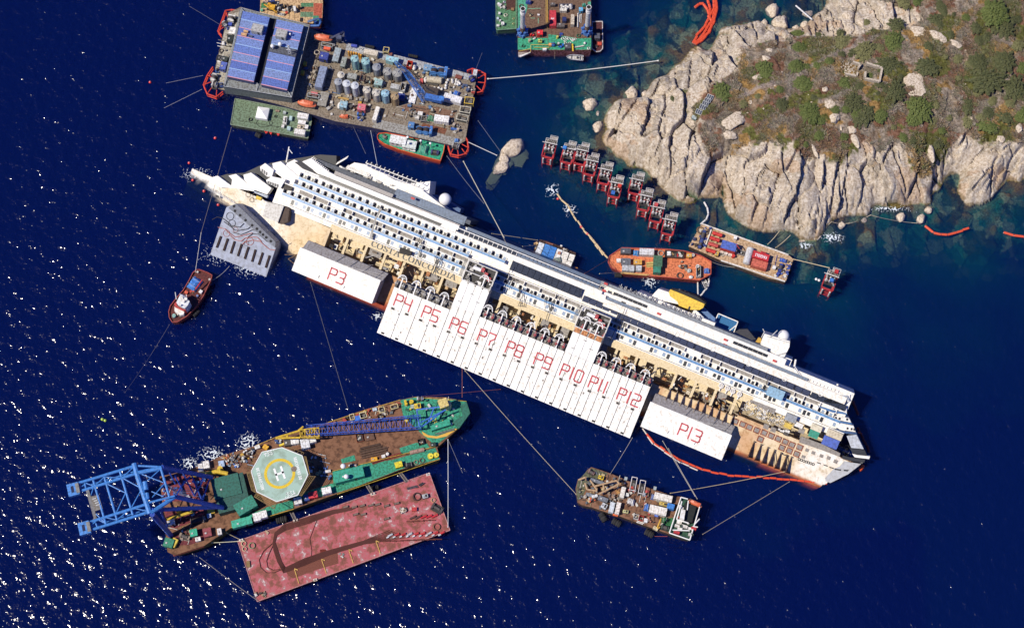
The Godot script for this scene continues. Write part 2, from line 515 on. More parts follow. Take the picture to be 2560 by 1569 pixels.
func sheet(n: String,y: float,m: Material,a: Rect2,cells: int,fn: Callable) -> void:
	var st:=PackedVector3Array(); var cs:=PackedColorArray(); var ix:=PackedInt32Array(); var nr:=PackedVector3Array(); var uv:=PackedVector2Array()
	for j in cells+1:
		for i in cells+1:
			var p:=Vector3(a.position.x+a.size.x*i/cells,y,a.position.y+a.size.y*j/cells)
			st.append(p); cs.append(fn.call(p)); nr.append(Vector3.UP); uv.append(Vector2(p.x,p.z)/430.0 )
	for j in cells:
		for i in cells:
			var k:=j*(cells+1)+i
			ix.append_array([k,k+1,k+cells+2,k,k+cells+2,k+cells+1])
	var ar:=[]
	ar.resize(Mesh.ARRAY_MAX)
	ar[Mesh.ARRAY_VERTEX]=st; ar[Mesh.ARRAY_NORMAL]=nr; ar[Mesh.ARRAY_COLOR]=cs; ar[Mesh.ARRAY_TEX_UV]=uv; ar[Mesh.ARRAY_INDEX]=ix
	var me:=ArrayMesh.new()
	me.add_surface_from_arrays(Mesh.PRIMITIVE_TRIANGLES,ar)
	struct(put(self,n,me,m))
func sea_colour(p: Vector3) -> Color:       # green by the rocks,navy far out
	var d:=-from_grid(sdg,p.x,p.z)
	var out:=maxf(0.0,maxf(SD0.x-p.x,p.z-(SD0.y+SDC*SDN.y)))
	var s:=exp(-maxf(d+out,0.0)/30.0)*(0.75+0.5*n_a.get_noise_2d(p.x*0.8,p.z*0.8))
	if p.x>150.0 and d>25.0: s+=0.02
	s=clampf(s*1.1,0,1)
	var c:=Color(0.0018,0.0065,0.082).lerp(Color(0.002,0.09,0.105),s)
	c.a=1.0-0.45*s
	return c
func water() -> void:
	var f:=FastNoiseLite.new()
	f.noise_type=FastNoiseLite.TYPE_SIMPLEX; f.frequency=0.03; f.fractal_octaves=4; f.fractal_gain=0.5; f.seed=4; f.fractal_lacunarity=2.25
	var t:=NoiseTexture2D.new()
	t.width=2048; t.height=2048; t.seamless=true; t.seamless_blend_skirt=0.05; t.noise=f; t.as_normal_map=true; t.bump_strength=2.75
	var m:=StandardMaterial3D.new()
	m.albedo_color=Color(Color(0.002,0.0085,0.075).linear_to_srgb(),0.22)
	m.transparency=BaseMaterial3D.TRANSPARENCY_ALPHA
	m.roughness=0.135
	m.metallic_specular=0.5
	m.normal_enabled=true; m.normal_texture=t; m.normal_scale=1.0
	sheet("sea",0.0,m,Rect2(-700,-760,1400,1400),2,func(_p): return Color.WHITE)
	var i:=0
	for y in [-0.8,-2.0,-3.6,-5.6]:
		var l:=StandardMaterial3D.new()
		l.vertex_color_use_as_albedo=true; l.roughness=1.0; l.metallic_specular=0.0
		l.transparency=BaseMaterial3D.TRANSPARENCY_ALPHA
		l.albedo_color=Color(1,1,1,[0.2,0.34,0.46,0.6][i])
		sheet("clear_water",y,l,Rect2(-300,-240,600,440),120,sea_colour)
		i+=1
	var deep:=StandardMaterial3D.new()
	deep.vertex_color_use_as_albedo=true; deep.roughness=1.0; deep.metallic_specular=0.0
	sheet("deep_water",-8.5,deep,Rect2(-700,-760,1400,1400),200,sea_colour)
func setting() -> void:
	land_shape()
	water()
	terrain()
# ---- what grows,lies and stands on the island
var bush_meshes:={}
func bush_mesh(kind: int,big: bool) -> Mesh:
	var k:="%d%s" % [kind,big]
	if bush_meshes.has(k): return bush_meshes[k]
	var b:=Mb.new()
	b.tint=true
	var tones: Array=[[Color(0.07,0.095,0.02),Color(0.115,0.14,0.035)],[Color(0.055,0.065,0.022),Color(0.09,0.095,0.035)],[Color(0.12,0.12,0.045),Color(0.165,0.16,0.065)]][kind]
	var n:=1900 if big else 620
	var q:=0.062 if big else 0.1
	var lump:=fnl(FastNoiseLite.TYPE_SIMPLEX,1.6,2,40+kind)
	for i in n:
		var a:=rng.randf()*TAU
		var r:=sqrt(rng.randf())
		var x:=cos(a)*r; var z:=sin(a)*r
		var edge:=0.82+0.3*lump.get_noise_2d(cos(a)*1.5,sin(a)*1.5)
		var h: float=sqrt(maxf(0.0,1.0-r*r))*(0.62+0.55*lump.get_noise_2d(x*2.2+9,z*2.2))
		var p:=Vector3(x*edge,0.08+h*rng.randf_range(0.72,1.05),z*edge)
		var nrm:=Vector3(x*0.8+rng.randf_range(-0.7,0.7),1.0,z*0.8+rng.randf_range(-0.7,0.7)).normalized()
		var u:=nrm.cross(Vector3(rng.randf_range(-1,1),rng.randf_range(-0.3,0.3),rng.randf_range(-1,1))).normalized()
		var w:=nrm.cross(u)*q*rng.randf_range(0.6,1.3)
		u*=q*rng.randf_range(0.6,1.3)
		b.col=tones[0].lerp(tones[1],rng.randf())
		b.tri(p-u,p+w,p+u)
		b.tri(p-u*0.8,p+u*0.8,p-w)
	bush_meshes[k]=b.mesh()
	return bush_meshes[k]
var bushes:={}
func bush(x: float,y: float,r: float,kind: int,label: String,group:="") -> void:
	var p:=onto(x,y)
	var rad:=len_of(r)
	var big:=rad>4.5
	var key:="%d%s" % [kind,big]
	var o: Node3D
	if not bushes.has(key):
		o=thing("bush",label,"bush",p)
		put(o,"crown",bush_mesh(kind,big),vertex_mat("leaf",0.8))
		var st:=Mb.new()
		st.tube([Vector3(0,-0.1,0),Vector3(0.02,0.2,0.01),Vector3(0.1,0.42,0.06)],0.035,6,0.012)
		st.tube([Vector3(0.02,0.15,0),Vector3(-0.2,0.36,0.12)],0.02,5,0.01)
		build(o,"stem",st,mt("#6b5440",0.9,""))
		bushes[key]=o
	else:
		o=bushes[key].duplicate()
		o.name=numbered("bush")
		add_child(o)
		o.position=p
		tag(o,label,"bush")
		o.remove_meta("group") if o.has_meta("group") else null
	if group: o.set_meta("group",group)
	o.basis=Basis(Vector3.UP,rng.randf()*TAU)*Basis.from_scale(Vector3(rad*rng.randf_range(0.95,1.4),rad*0.36+0.25,rad*rng.randf_range(0.85,1.1)))
var rocks_made:=[]
func boulder_mesh(sd: int) -> Mesh:
	var f:=fnl(FastNoiseLite.TYPE_SIMPLEX,0.75,3,sd)
	var ce:=fnl(FastNoiseLite.TYPE_CELLULAR,0.8,1,sd)
	ce.cellular_return_type=FastNoiseLite.RETURN_CELL_VALUE
	var st:=SurfaceTool.new()
	st.begin(Mesh.PRIMITIVE_TRIANGLES)
	var nu:=26; var nv:=14
	for j in nv+1:
		for i in nu+1:
			var a:=TAU*(i % nu)/nu; var e:=PI*j/nv-PI/2
			var d:=Vector3(cos(a)*cos(e),sin(e),sin(a)*cos(e))
			var r:=0.92+0.3*f.get_noise_3dv(d)+0.1*ce.get_noise_3dv(d*1.3)
			var p:=d*r
			for ax in [Vector3(0.8,0.4,0.3),Vector3(-0.5,0.7,0.5),Vector3(-0.3,0.2,-0.9),Vector3(0.1,0.95,-0.2)]:
				var k: float=p.dot(ax.normalized())-0.74
				if k>0: p -= ax.normalized()*k*0.8
			st.set_uv(Vector2(i,j))
			st.add_vertex(p)
	for j in nv:
		for i in nu:
			var k:=j*(nu+1)+i
			for q in [k,k+nu+1,k+1,k+1,k+nu+1,k+nu+2]: st.add_index(q)
	st.generate_normals()
	return st.commit()
func boulder(x: float,y: float,rx: float,ry: float,deg: float,label: String,tall:=0.75,on_sea:=false,n:="boulder",group:="") -> void:
	if rocks_made.is_empty():
		for i in 7: rocks_made.append(boulder_mesh(60+i))
	var p:=at(x,y,1.0) if on_sea else onto(x,y)
	if on_sea: p.y=-0.4
	var a:=len_of(rx); var b:=len_of(ry)*1.08
	var o:=put(self,n,rocks_made[counts.get(n,0) % 7],mt("#e4d8c6",0.95,"rock",0.0,14.0),p,Basis(Vector3.UP,-deg_to_rad(deg))*Basis.from_scale(Vector3(a,(a+b)*0.5*tall,b))*Basis(Vector3.UP,rng.randf()*0.6))
	tag(o,label,"rock",group)
func scrub() -> void:       # the low dry heath nobody could count
	var b:=Mb.new()
	for i in 9:
		var a:=TAU*i/9+rng.randf(); var d:=Vector3(cos(a),0,sin(a))
		var s:=d.cross(Vector3.UP)*0.28
		var r:=rng.randf_range(0.2,0.7)
		b.tri(d*r*0.3-s,d*r*0.3+s,d*(r+0.35)+Vector3.UP*rng.randf_range(0.25,0.7))
	var mm:=MultiMesh.new()
	mm.transform_format=MultiMesh.TRANSFORM_3D
	mm.use_colors=true
	mm.mesh=b.mesh()
	var xs:=[]; var cs:=[]
	while xs.size()<26000:
		var x:=rng.randf_range(50,235); var z:=rng.randf_range(-175,-40)
		if from_grid(vegg,x,z)+3.0*n_c.get_noise_2d(x,z)<0.4: continue
		var e:=n_c.get_noise_2d(x*1.3+77,z*1.3+31)
		if e<-0.12 and rng.randf()<0.8: continue
		var s:=rng.randf_range(0.35,1.05)*(1.0+e)
		xs.append(Transform3D(Basis(Vector3.UP,rng.randf()*TAU)*Basis.from_scale(Vector3(s,s*0.8,s)),Vector3(x,land(x,z)-0.05,z)))
		var g:=ground_colour(Vector3(x,5,z))
		var k:=rng.randf()
		var c:=Color(0.085,0.09,0.03) if k<0.35 else (Color(0.14,0.085,0.055) if k<0.6 else (Color(0.20,0.13,0.05) if k<0.75 else Color(0.22,0.19,0.155)))
		cs.append(c.lerp(g,0.5)*rng.randf_range(0.7,1.15))
	mm.instance_count=xs.size()
	for i in xs.size():
		mm.set_instance_transform(i,xs[i]); mm.set_instance_color(i,cs[i])
	var o:=MultiMeshInstance3D.new()
	o.name="dry_scrub"
	o.multimesh=mm
	o.material_override=vertex_mat("scrub",0.95)
	add_child(o)
	tag(o,"low dry purple brown and ochre heath scrub covering the island's top","scrub")
	struct(o,"stuff")
func island() -> void:
	scrub()
	use("E")
	var L:="green maquis bushes scattered over the island"
	var plain:="rounded maquis bush among the dry heath on the island's top"
	for e in [[615,500,66,0,"dark green bush right of the solar panels, left half of a pair"],[830,480,72,0,"bright green spreading bush at the upper end of the footpath"],[300,662,68,0,"vivid green round bush beside the top solar panel"],[715,642,36,0,"small green bush with a pale stone at its left side"],
		[885,610,72,0,"green bush just below the bend of the grey footpath"],[720,750,56,1,"dull dark bush left of the pale flat stones, on the lower slope"],[930,810,88,0,"broad green bush straddling a patch of grey stones"],[1240,740,92,1,"large brownish dark thicket below the ruined house"],
		[1170,312,74,2,"olive low mound of scrub above the twin footpaths"],[1160,392,32,1,"small dark bush where the footpath forks above the ruin"],[845,255,58,0,"green bush behind the leftmost shore boulders"],[1000,262,48,1,"dark bush between the shore boulders and the first path"],
		[1545,195,66,1,"flat dark olive cushion bush below the long pale slabs"],[1530,300,82,0,"green spreading bush on the upper path's right side"],[1830,150,66,1,"upright dark bush above the row of pale slabs"],[1940,250,34,1,"small round dark bush touching the lowest pale slab"],
		[1760,480,82,1,"dark grey green bush directly above the big round flat rock"],[1490,470,88,1,"dark green bush against the right wall of the ruined house"],[1540,650,88,1,"dark bush between the ruined house and the big flat rock"],[1330,370,96,2,"pale olive dome of heath above the ruined house"],
		[1710,770,116,0,"very broad green thicket below the big round flat rock"],[2060,760,58,1,"dark round bush right of the broad green thicket"],[2140,450,92,1,"dark bush at the left edge of the big right hand thicket"],[2200,580,130,1,"huge dark thicket on the right side of the island"],
		[2330,440,92,1,"dark tall bush casting a black shadow in the right hand thicket"],[2400,640,116,1,"dark thicket by the picture's right edge, below the tall bush"],[2250,100,112,0,"large green bush at the top right, beside pale scree"],[2330,210,86,1,"dark bush at the top right below the pale scree"],
		[1178,605,58,0,"green bush below the rubble of the fallen house"],[1362,545,30,0,"small round bush growing inside the walls of the roofless house"],[1600,20,58,2,"olive bush at the top edge above the pale slabs"]]:
		bush(e[0],e[1],e[2],e[3],e[4])
	for e in [[1110,785,38,0],[1340,165,34,2],[2200,262,60,1],[2440,480,60,0],[2120,205,48,1],[1150,240,38,1],[850,350,58,0],[1070,440,36,0],[1000,490,42,0],[1330,815,78,1],[1430,835,56,0],[1900,400,28,2],[1700,10,40,0],[1880,60,48,1],[450,745,42,2],[560,690,26,2],[1290,620,40,1],[960,700,30,1],[1780,330,44,1],[2050,130,40,0],[2420,330,60,2],[2460,820,70,0],[2200,800,60,1],[2000,560,26,2],[1850,640,24,2]]:
		bush(e[0],e[1],e[2],e[3],plain,L)
	use("G")
	for e in [[200,250,58,0,"green bush in the reddish heath left of the leaning dark rock"],[450,262,62,0,"green bush directly below the leaning block and its shadow"],[620,70,92,1,"dark wide bush above the stepped pale outcrop"],[1200,80,104,0,"wide green bush in the middle of the lower heath"],
		[1440,330,84,1,"dark bush beside the narrow standing pale rock"],[1760,100,72,2,"olive bush with a pale stone on top, above the right hand cliff"],[1960,130,108,0,"big green bush above the right hand cliff"],[2150,60,84,1,"dark bush near the right edge over the cliff's top"]]:
		bush(e[0],e[1],e[2],e[3],e[4])
	for e in [[1080,265,56,0],[1180,300,46,1],[1250,385,46,1],[60,345,40,0],[2050,195,44,1],[1480,190,50,0],[980,160,36,2],[30,20,60,0],[2290,60,50,0],[1560,60,46,2],[860,30,60,0]]:
		bush(e[0],e[1],e[2],e[3],plain,L)
	use("E")
	for k in 90:
		var e: Array=[[1240,740],[1500,620],[1700,780],[2200,560],[2330,150],[2380,680],[850,500],[1350,360],[1550,280],[950,790],[1880,100],[2080,420],[620,520],[2300,420],[2180,780]][k % 15]
		bush(e[0]+rng.randfn()*70.0,e[1]+rng.randfn()*55.0,rng.randf_range(16,44),k % 3,["green maquis bush in a tangled clump of others","dark maquis bush in a tangled clump of others","olive maquis bush in a tangled clump of others"][k % 3],L)
	use("D")
	for e in [[1090,250,46,2],[990,285,26,1],[1090,360,40,2]]: bush(e[0],e[1],e[2],e[3],plain,L)
	boulder(315,318,62,66,40,"large whitish boulder standing in the water off the headland",0.9,true)
	boulder(378,500,42,58,20,"pointed pale boulder in the water under the big whitish one",0.8,true)
	boulder(376,392,18,26,0,"small half drowned stone between the two boulders in the water",0.5,true)
	boulder(655,240,62,60,0,"round pale boulder perched on the headland's upper edge",0.85)
	boulder(760,245,26,30,0,"dark cleft stone right of the round perched boulder",0.7)
	boulder(905,215,45,50,10,"pointed grey rock at the inner end of the headland",0.6)
	use("W")
	boulder(1234,352,36,20,-32,"lone whitish islet rock standing in the sea between the barge and the red towers",0.7,true)
	boulder(1212,378,15,14,-28,"lower stone joined to the foot of the lone islet rock",0.6,true)
	boulder(1205,398,24,16,-50,"drowned brown ledge trailing down left from the lone islet rock",0.25,true,"drowned_rock")
	for e in [[1196,412,16,40,-1.6],[1212,388,26,34,-1.2],[1240,365,40,30,-1.4],[1188,430,14,26,-2.6]]:
		var q:=at(e[0],e[1],0.0)
		var sh:=put(self,"shoal",rocks_made[3],mt("#7f9478",0.95,"rock",0.0,6.0),Vector3(q.x,e[4]-0.4,q.z),Basis(Vector3.UP,0.9)*Basis.from_scale(Vector3(len_of(e[3]),1.0,len_of(e[2]))))
		struct(sh)
	use("E")
	var S:="pale stones lying loose on the island"
	for e in [[665,70,52,62,10,"tall pale boulder standing free in the upper cove",0.95],[712,165,74,62,0,"big pale boulder on the shore under the white pipe",0.8],[605,165,28,30,0,"small boulder left of the big shore boulder",0.7],[922,95,48,32,0,"boulder on the shore crossed by the white pipe's end",0.7],
		[890,182,32,36,0,"upright boulder below the white pipe's lower end",0.8],[1205,112,52,40,0,"rounded boulder in the dark shore gully",0.7],[1215,205,48,34,0,"pale boulder below the gully at the heath's edge",0.6],[1300,160,30,40,0,"narrow boulder right of the gully",0.6],
		[1680,598,90,104,-20,"huge round flat pale rock right of the ruined house",0.14],[1078,742,50,40,20,"flat pale stone in the reddish heath below the ruins",0.25],[1110,836,40,40,0,"angular pale stone beside the small green bush",0.35],[1720,230,88,46,28,"uppermost of the row of long pale slabs",0.25],
		[1850,265,84,44,38,"middle one of the row of long pale slabs",0.25],[1975,312,52,24,40,"lowest one of the row of long pale slabs",0.25],[1530,80,100,34,4,"long flat slab at the top of the shore rocks",0.3],[1190,50,60,34,-20,"top boulder of the shore gully, with a dark hollow",0.6],[1040,640,26,20,0,"white stone in the heath below the rubble",0.5],
		[560,552,46,22,-8,"low pale outcrop right of the first green bush",0.4],[640,362,30,18,20,"flat stone at the top of the dry ochre slope",0.4],[620,420,40,22,30,"stepped stone in the dry ochre slope",0.4],[505,730,18,18,0,"small white stone near the end of the footpath",0.5],[740,130,30,26,0,"stone leaning on the big shore boulder",0.7],[1010,100,12,18,0,"little upright stone at the gully's mouth",0.8],[830,200,30,22,0,"dark low stone in the shadow of the shore boulders",0.5]]:
		boulder(e[0],e[1],e[2],e[3],e[4],e[5],e[6])
	for i in 60:
		var p:=Vector2(rng.randf_range(400,2400),rng.randf_range(240,860))
		boulder(p.x,p.y,rng.randf_range(3,10),rng.randf_range(3,8),0,"little pale stone lying loose in the dry heath",0.5,false,"loose_stone",S)
	use("G")
	for e in [[365,70,52,62,25,"leaning pale block throwing a long black shadow in the heath",1.1],[540,185,70,44,10,"stepped pale outcrop in the heath, its upper block",0.5],[578,290,44,90,-20,"stepped pale outcrop running down to the cliff",0.35],[150,400,24,90,-22,"thin pale rib of rock above the cliff",0.4],[1375,430,42,108,-4,"narrow standing pale rock in the lower heath",0.6],
		[430,165,16,36,0,"small upright stone next to the leaning block",0.7],[2110,285,54,44,30,"pale knob of rock at the top of the right hand cliff",0.5],[2300,165,40,54,0,"pale rock at the right edge above the cliff",0.5],[1790,65,44,22,30,"pale stone in the olive bush on the clifftop",0.4]]:
		boulder(e[0],e[1],e[2],e[3],e[4],e[5],e[6])
	boulder(1355,1012,50,40,-20,"square pale block in the water, the upper of a pair",0.9,true)
	boulder(1275,1105,50,54,10,"pointed pale block in the water, the lower of a pair",0.9,true)
	boulder(1065,1085,50,60,20,"wedge shaped pale rock standing in the shallows",0.7,true)
	boulder(440,1170,50,36,-50,"brown wet rock at the waterline below the cliff",0.5,true)
	boulder(680,1120,36,26,-10,"low wet rock awash beside the grey rope",0.35,true)
	use("F")
	boulder(1290,345,120,70,-24,"rounded pale whaleback rock on the clifftop left of the reddish heath",0.35)
	boulder(1240,470,80,40,20,"split pale rock with a black hollow under the whaleback",0.5)
	boulder(930,360,40,34,0,"cracked grey rock beside the lowest solar panel",0.6)
	boulder(800,120,40,22,0,"brown topped rock on the headland's crest",0.5)
	boulder(1945,1330,110,50,-14,"big smooth rounded rock at the foot of the cliff's tip",0.45,true)
	ruins()
	solar()
func ruins() -> void:
	use("E")
	var st:=mt("#d8cfc0",0.95,"rock",0.0,5.0)
	var o:=thing("ruined_house","roofless rectangular stone house with pale wall tops on the island","ruin",onto(1380,545))
	var cn:=[]
	for q in [[1322,484],[1442,503],[1424,598],[1318,574]]: cn.append(onto(q[0],q[1])-o.position)
	for i in 4:
		var p: Vector3=cn[i]; var q: Vector3=cn[(i+1) % 4]
		p.y=0.6; q.y=0.6
		var parts:=5
		for k in parts:
			var b:=Mb.new()
			var f:=p.lerp(q,float(k)/parts); var g:=p.lerp(q,float(k+1)/parts)
			var top:=rng.randf_range(1.5,2.3)
			b.bar((f+(g-f)*0.01)+Vector3.UP*top*0.5,g+Vector3.UP*top*0.5,0.75,top)
			if i==3 and k>1: continue
			build(o,"wall",b,st)
	o=thing("ruined_hut","collapsed stone hut reduced to low walls and rubble left of the roofless house","ruin",onto(1235,515))
	for w in [[1230,468,1288,480],[1288,480,1270,505],[1180,540,1262,552],[1262,552,1268,530]]:
		var b:=Mb.new()
		var p:=onto(w[0],w[1])-o.position; var q:=onto(w[2],w[3])-o.position
		p.y=0.9; q.y=0.9
		b.bar(p,q,0.7,1.8)
		build(o,"wall",b,st)
	for i in 70:
		var q:=onto(1215+rng.randfn()*34,500+rng.randfn()*28)-o.position
		put(o,"stone",rocks_made[i % 7],st,q,Basis(Vector3.UP,i)*Basis.from_scale(Vector3.ONE*rng.randf_range(0.2,0.55)))
func solar() -> void:
	use("E")
	var fr:=mt("#c8ccd0",0.4,"",0.6); var ce:=mt("#3c4250",0.25,"")
	var names:=["topmost solar panel of the stepped row above the rocks","second solar panel from the top of the stepped row","middle solar panel of the stepped row","second solar panel from the bottom of the stepped row","lowest solar panel of the stepped row, next to the grey cabinet"]
	var xy:=[[213,702],[196,728],[180,750],[162,774],[133,808]]
	for i in 5:
		var p:=onto(xy[i][0],xy[i][1])
		var o:=thing("solar_panel",names[i],"solar panel",p,24.0,"stepped row of solar panels")
		var b:=Mb.new()
		var w:=2.5; var h:=1.9
		var bs:=Basis(Vector3.RIGHT,deg_to_rad(22))
		b.box(Vector3(0,0.8,0),Vector3(w,0.08,h),bs)
		build(o,"frame",b,fr)
		for k in 3:
			var c:=Mb.new()
			c.box(Vector3(0,0.8,0)+bs*Vector3((k-1)*w/3.06,0.06,0),Vector3(w/3-0.12,0.05,h-0.16),bs)
			build(o,"cell",c,ce)
		for s in [-1,1]:
			var c:=Mb.new()
			c.bar(Vector3(s*w*0.4,0,-h*0.4),Vector3(s*w*0.4,1.05,-h*0.4),0.07)
			c.bar(Vector3(s*w*0.4,0,h*0.4),Vector3(s*w*0.4,0.5,h*0.4),0.07)
			build(o,"leg",c,fr)
	var p:=onto(100,852)
	var o:=thing("cabinet","small grey green equipment cabinet at the foot of the solar panels","cabinet",p,24.0)
	bx(o,"body",mt("#8fa6a4"),Vector3(0,0.7,0),Vector3(1.8,1.4,1.2))
	bx(o,"lid",mt("#b8c6c4"),Vector3(0,1.45,0),Vector3(2.0,0.1,1.4))
	bx(o,"door",mt("#7a908e"),Vector3(0,0.7,0.615),Vector3(1.2,1.1,0.04))
	# white pipe lying on the boulders of the cove
	var q:=at(830,42,1.6); var r:=onto(944,156)+Vector3.UP*1.2
	o=thing("white_pipe","straight white pipe lying from the cove's water onto the boulders","pipe",q)
	var b:=Mb.new()
	b.tube([Vector3.ZERO,r-q],0.32,10)
	build(o,"tube",b,mt("#f0f0f2",0.5))
	b=Mb.new()
	b.tube([(r-q)*0.985,(r-q)*1.01],0.42,10)
	build(o,"flange",b,mt("#b0b4b8",0.5))
# ============================================================ the wreck: x along it (bow to stern),y up its side,z out of its port side
const GL:={"P": [[0,0,0,1,0.5,1,0.6,0.9,0.6,0.6,0.5,0.5,0,0.5]],"1": [[0.12,0,0.12,1]],"0": [[0.1,0,0,0.1,0,0.9,0.1,1,0.5,1,0.6,0.9,0.6,0.1,0.5,0,0.1,0]],
	"2": [[0,1,0.5,1,0.6,0.9,0.6,0.6,0.5,0.5,0.1,0.5,0,0.4,0,0,0.6,0]],"3": [[0,1,0.5,1,0.6,0.9,0.6,0.6,0.5,0.5,0.2,0.5],[0.5,0.5,0.6,0.4,0.6,0.1,0.5,0,0,0]],
	"4": [[0,1,0,0.6,0.1,0.5,0.6,0.5],[0.6,1,0.6,0]],"5": [[0.6,1,0,1,0,0.5,0.5,0.5,0.6,0.4,0.6,0.1,0.5,0,0,0]],"6": [[0.6,1,0.1,1,0,0.9,0,0.1,0.1,0,0.5,0,0.6,0.1,0.6,0.4,0.5,0.5,0,0.5]],
	"7": [[0,1,0.6,1,0.6,0.65,0.3,0.35,0.3,0]],"8": [[0.1,0.5,0,0.6,0,0.9,0.1,1,0.5,1,0.6,0.9,0.6,0.6,0.5,0.5,0.1,0.5,0,0.4,0,0.1,0.1,0,0.5,0,0.6,0.1,0.6,0.4,0.5,0.5]],
	"9": [[0,0,0.5,0,0.6,0.1,0.6,0.9,0.5,1,0.1,1,0,0.9,0,0.6,0.1,0.5,0.6,0.5]],"H": [[0,0,0,1],[0.6,0,0.6,1],[0,0.5,0.6,0.5]],"'": [[0.2,1,0.2,0.8]],"^": [[0.3,0,0.3,1],[0.05,0.7,0.3,1,0.55,0.7]]}
func strokes(par: Node,n: String,text: String,m: Material,o: Vector3,right: Vector3,up: Vector3,h: float,adv: float,th: float) -> void:
	var nz:=right.cross(up)
	var i:=0.0
	for ch in text:
		var b:=Mb.new()
		for st in GL.get(ch,[]):
			for k in range(0,st.size()-2,2):
				var p: Vector3=o+right*((st[k]+i*adv)*h)+up*(st[k+1]*h)
				var q: Vector3=o+right*((st[k+2]+i*adv)*h)+up*(st[k+3]*h)
				var d:=(q-p).normalized()
				b.box((p+q)/2,Vector3((q-p).length()+th*0.9,th,0.03),Basis(d,nz.cross(d),nz))
		if b.v.size(): build(par,n,b,m)
		i+=1.0 if ch != "1" else 0.6
func words(par: Node,n: String,text: String,font: String,m: Material,c: Vector3,right: Vector3,up: Vector3,length: float,height: float,depth:=0.06,bold:=400) -> void:
	var f:=SystemFont.new()
	f.font_names=PackedStringArray([font]); f.font_weight=bold
	var t:=TextMesh.new()
	t.text=text; t.font=f; t.font_size=48; t.pixel_size=0.02; t.depth=0.2; t.curve_step=2.0
	var bb:=t.get_aabb()
	var bs:=Basis(right*(length/maxf(bb.size.x,0.01)),up*(height/maxf(bb.size.y,0.01)),right.cross(up)*(depth/0.2))
	put(par,n,t,m,c-bs*bb.get_center(),bs)
func seg(par: Node,n: String,m: Material,s0: float,s1: float,t0: float,t1: float,w0: float,w1: float) -> MeshInstance3D:
	return bx(par,n,m,Vector3((s0+s1)/2,(t0+t1)/2,(w0+w1)/2),Vector3(s1-s0,t1-t0,w1-w0))
var wreck: Node3D
func hull_w(s: float,t: float) -> float:
	var w:=0.0
	if s<-188.0:
		var d:=-188.0-s
		w=-1.05*pow(d,0.55)*lerpf(1.0,lerpf(0.62,1.0,smoothstep(38.0,56.0,d)),smoothstep(10.0,22.0,t))
	if t<0.0: w -= t*t*0.3
	if s>24.0: w -= pow((s-24.0)/14.0,2.0)*5.0*(1.0-0.6*smoothstep(4.0,16.0,t))
	return w
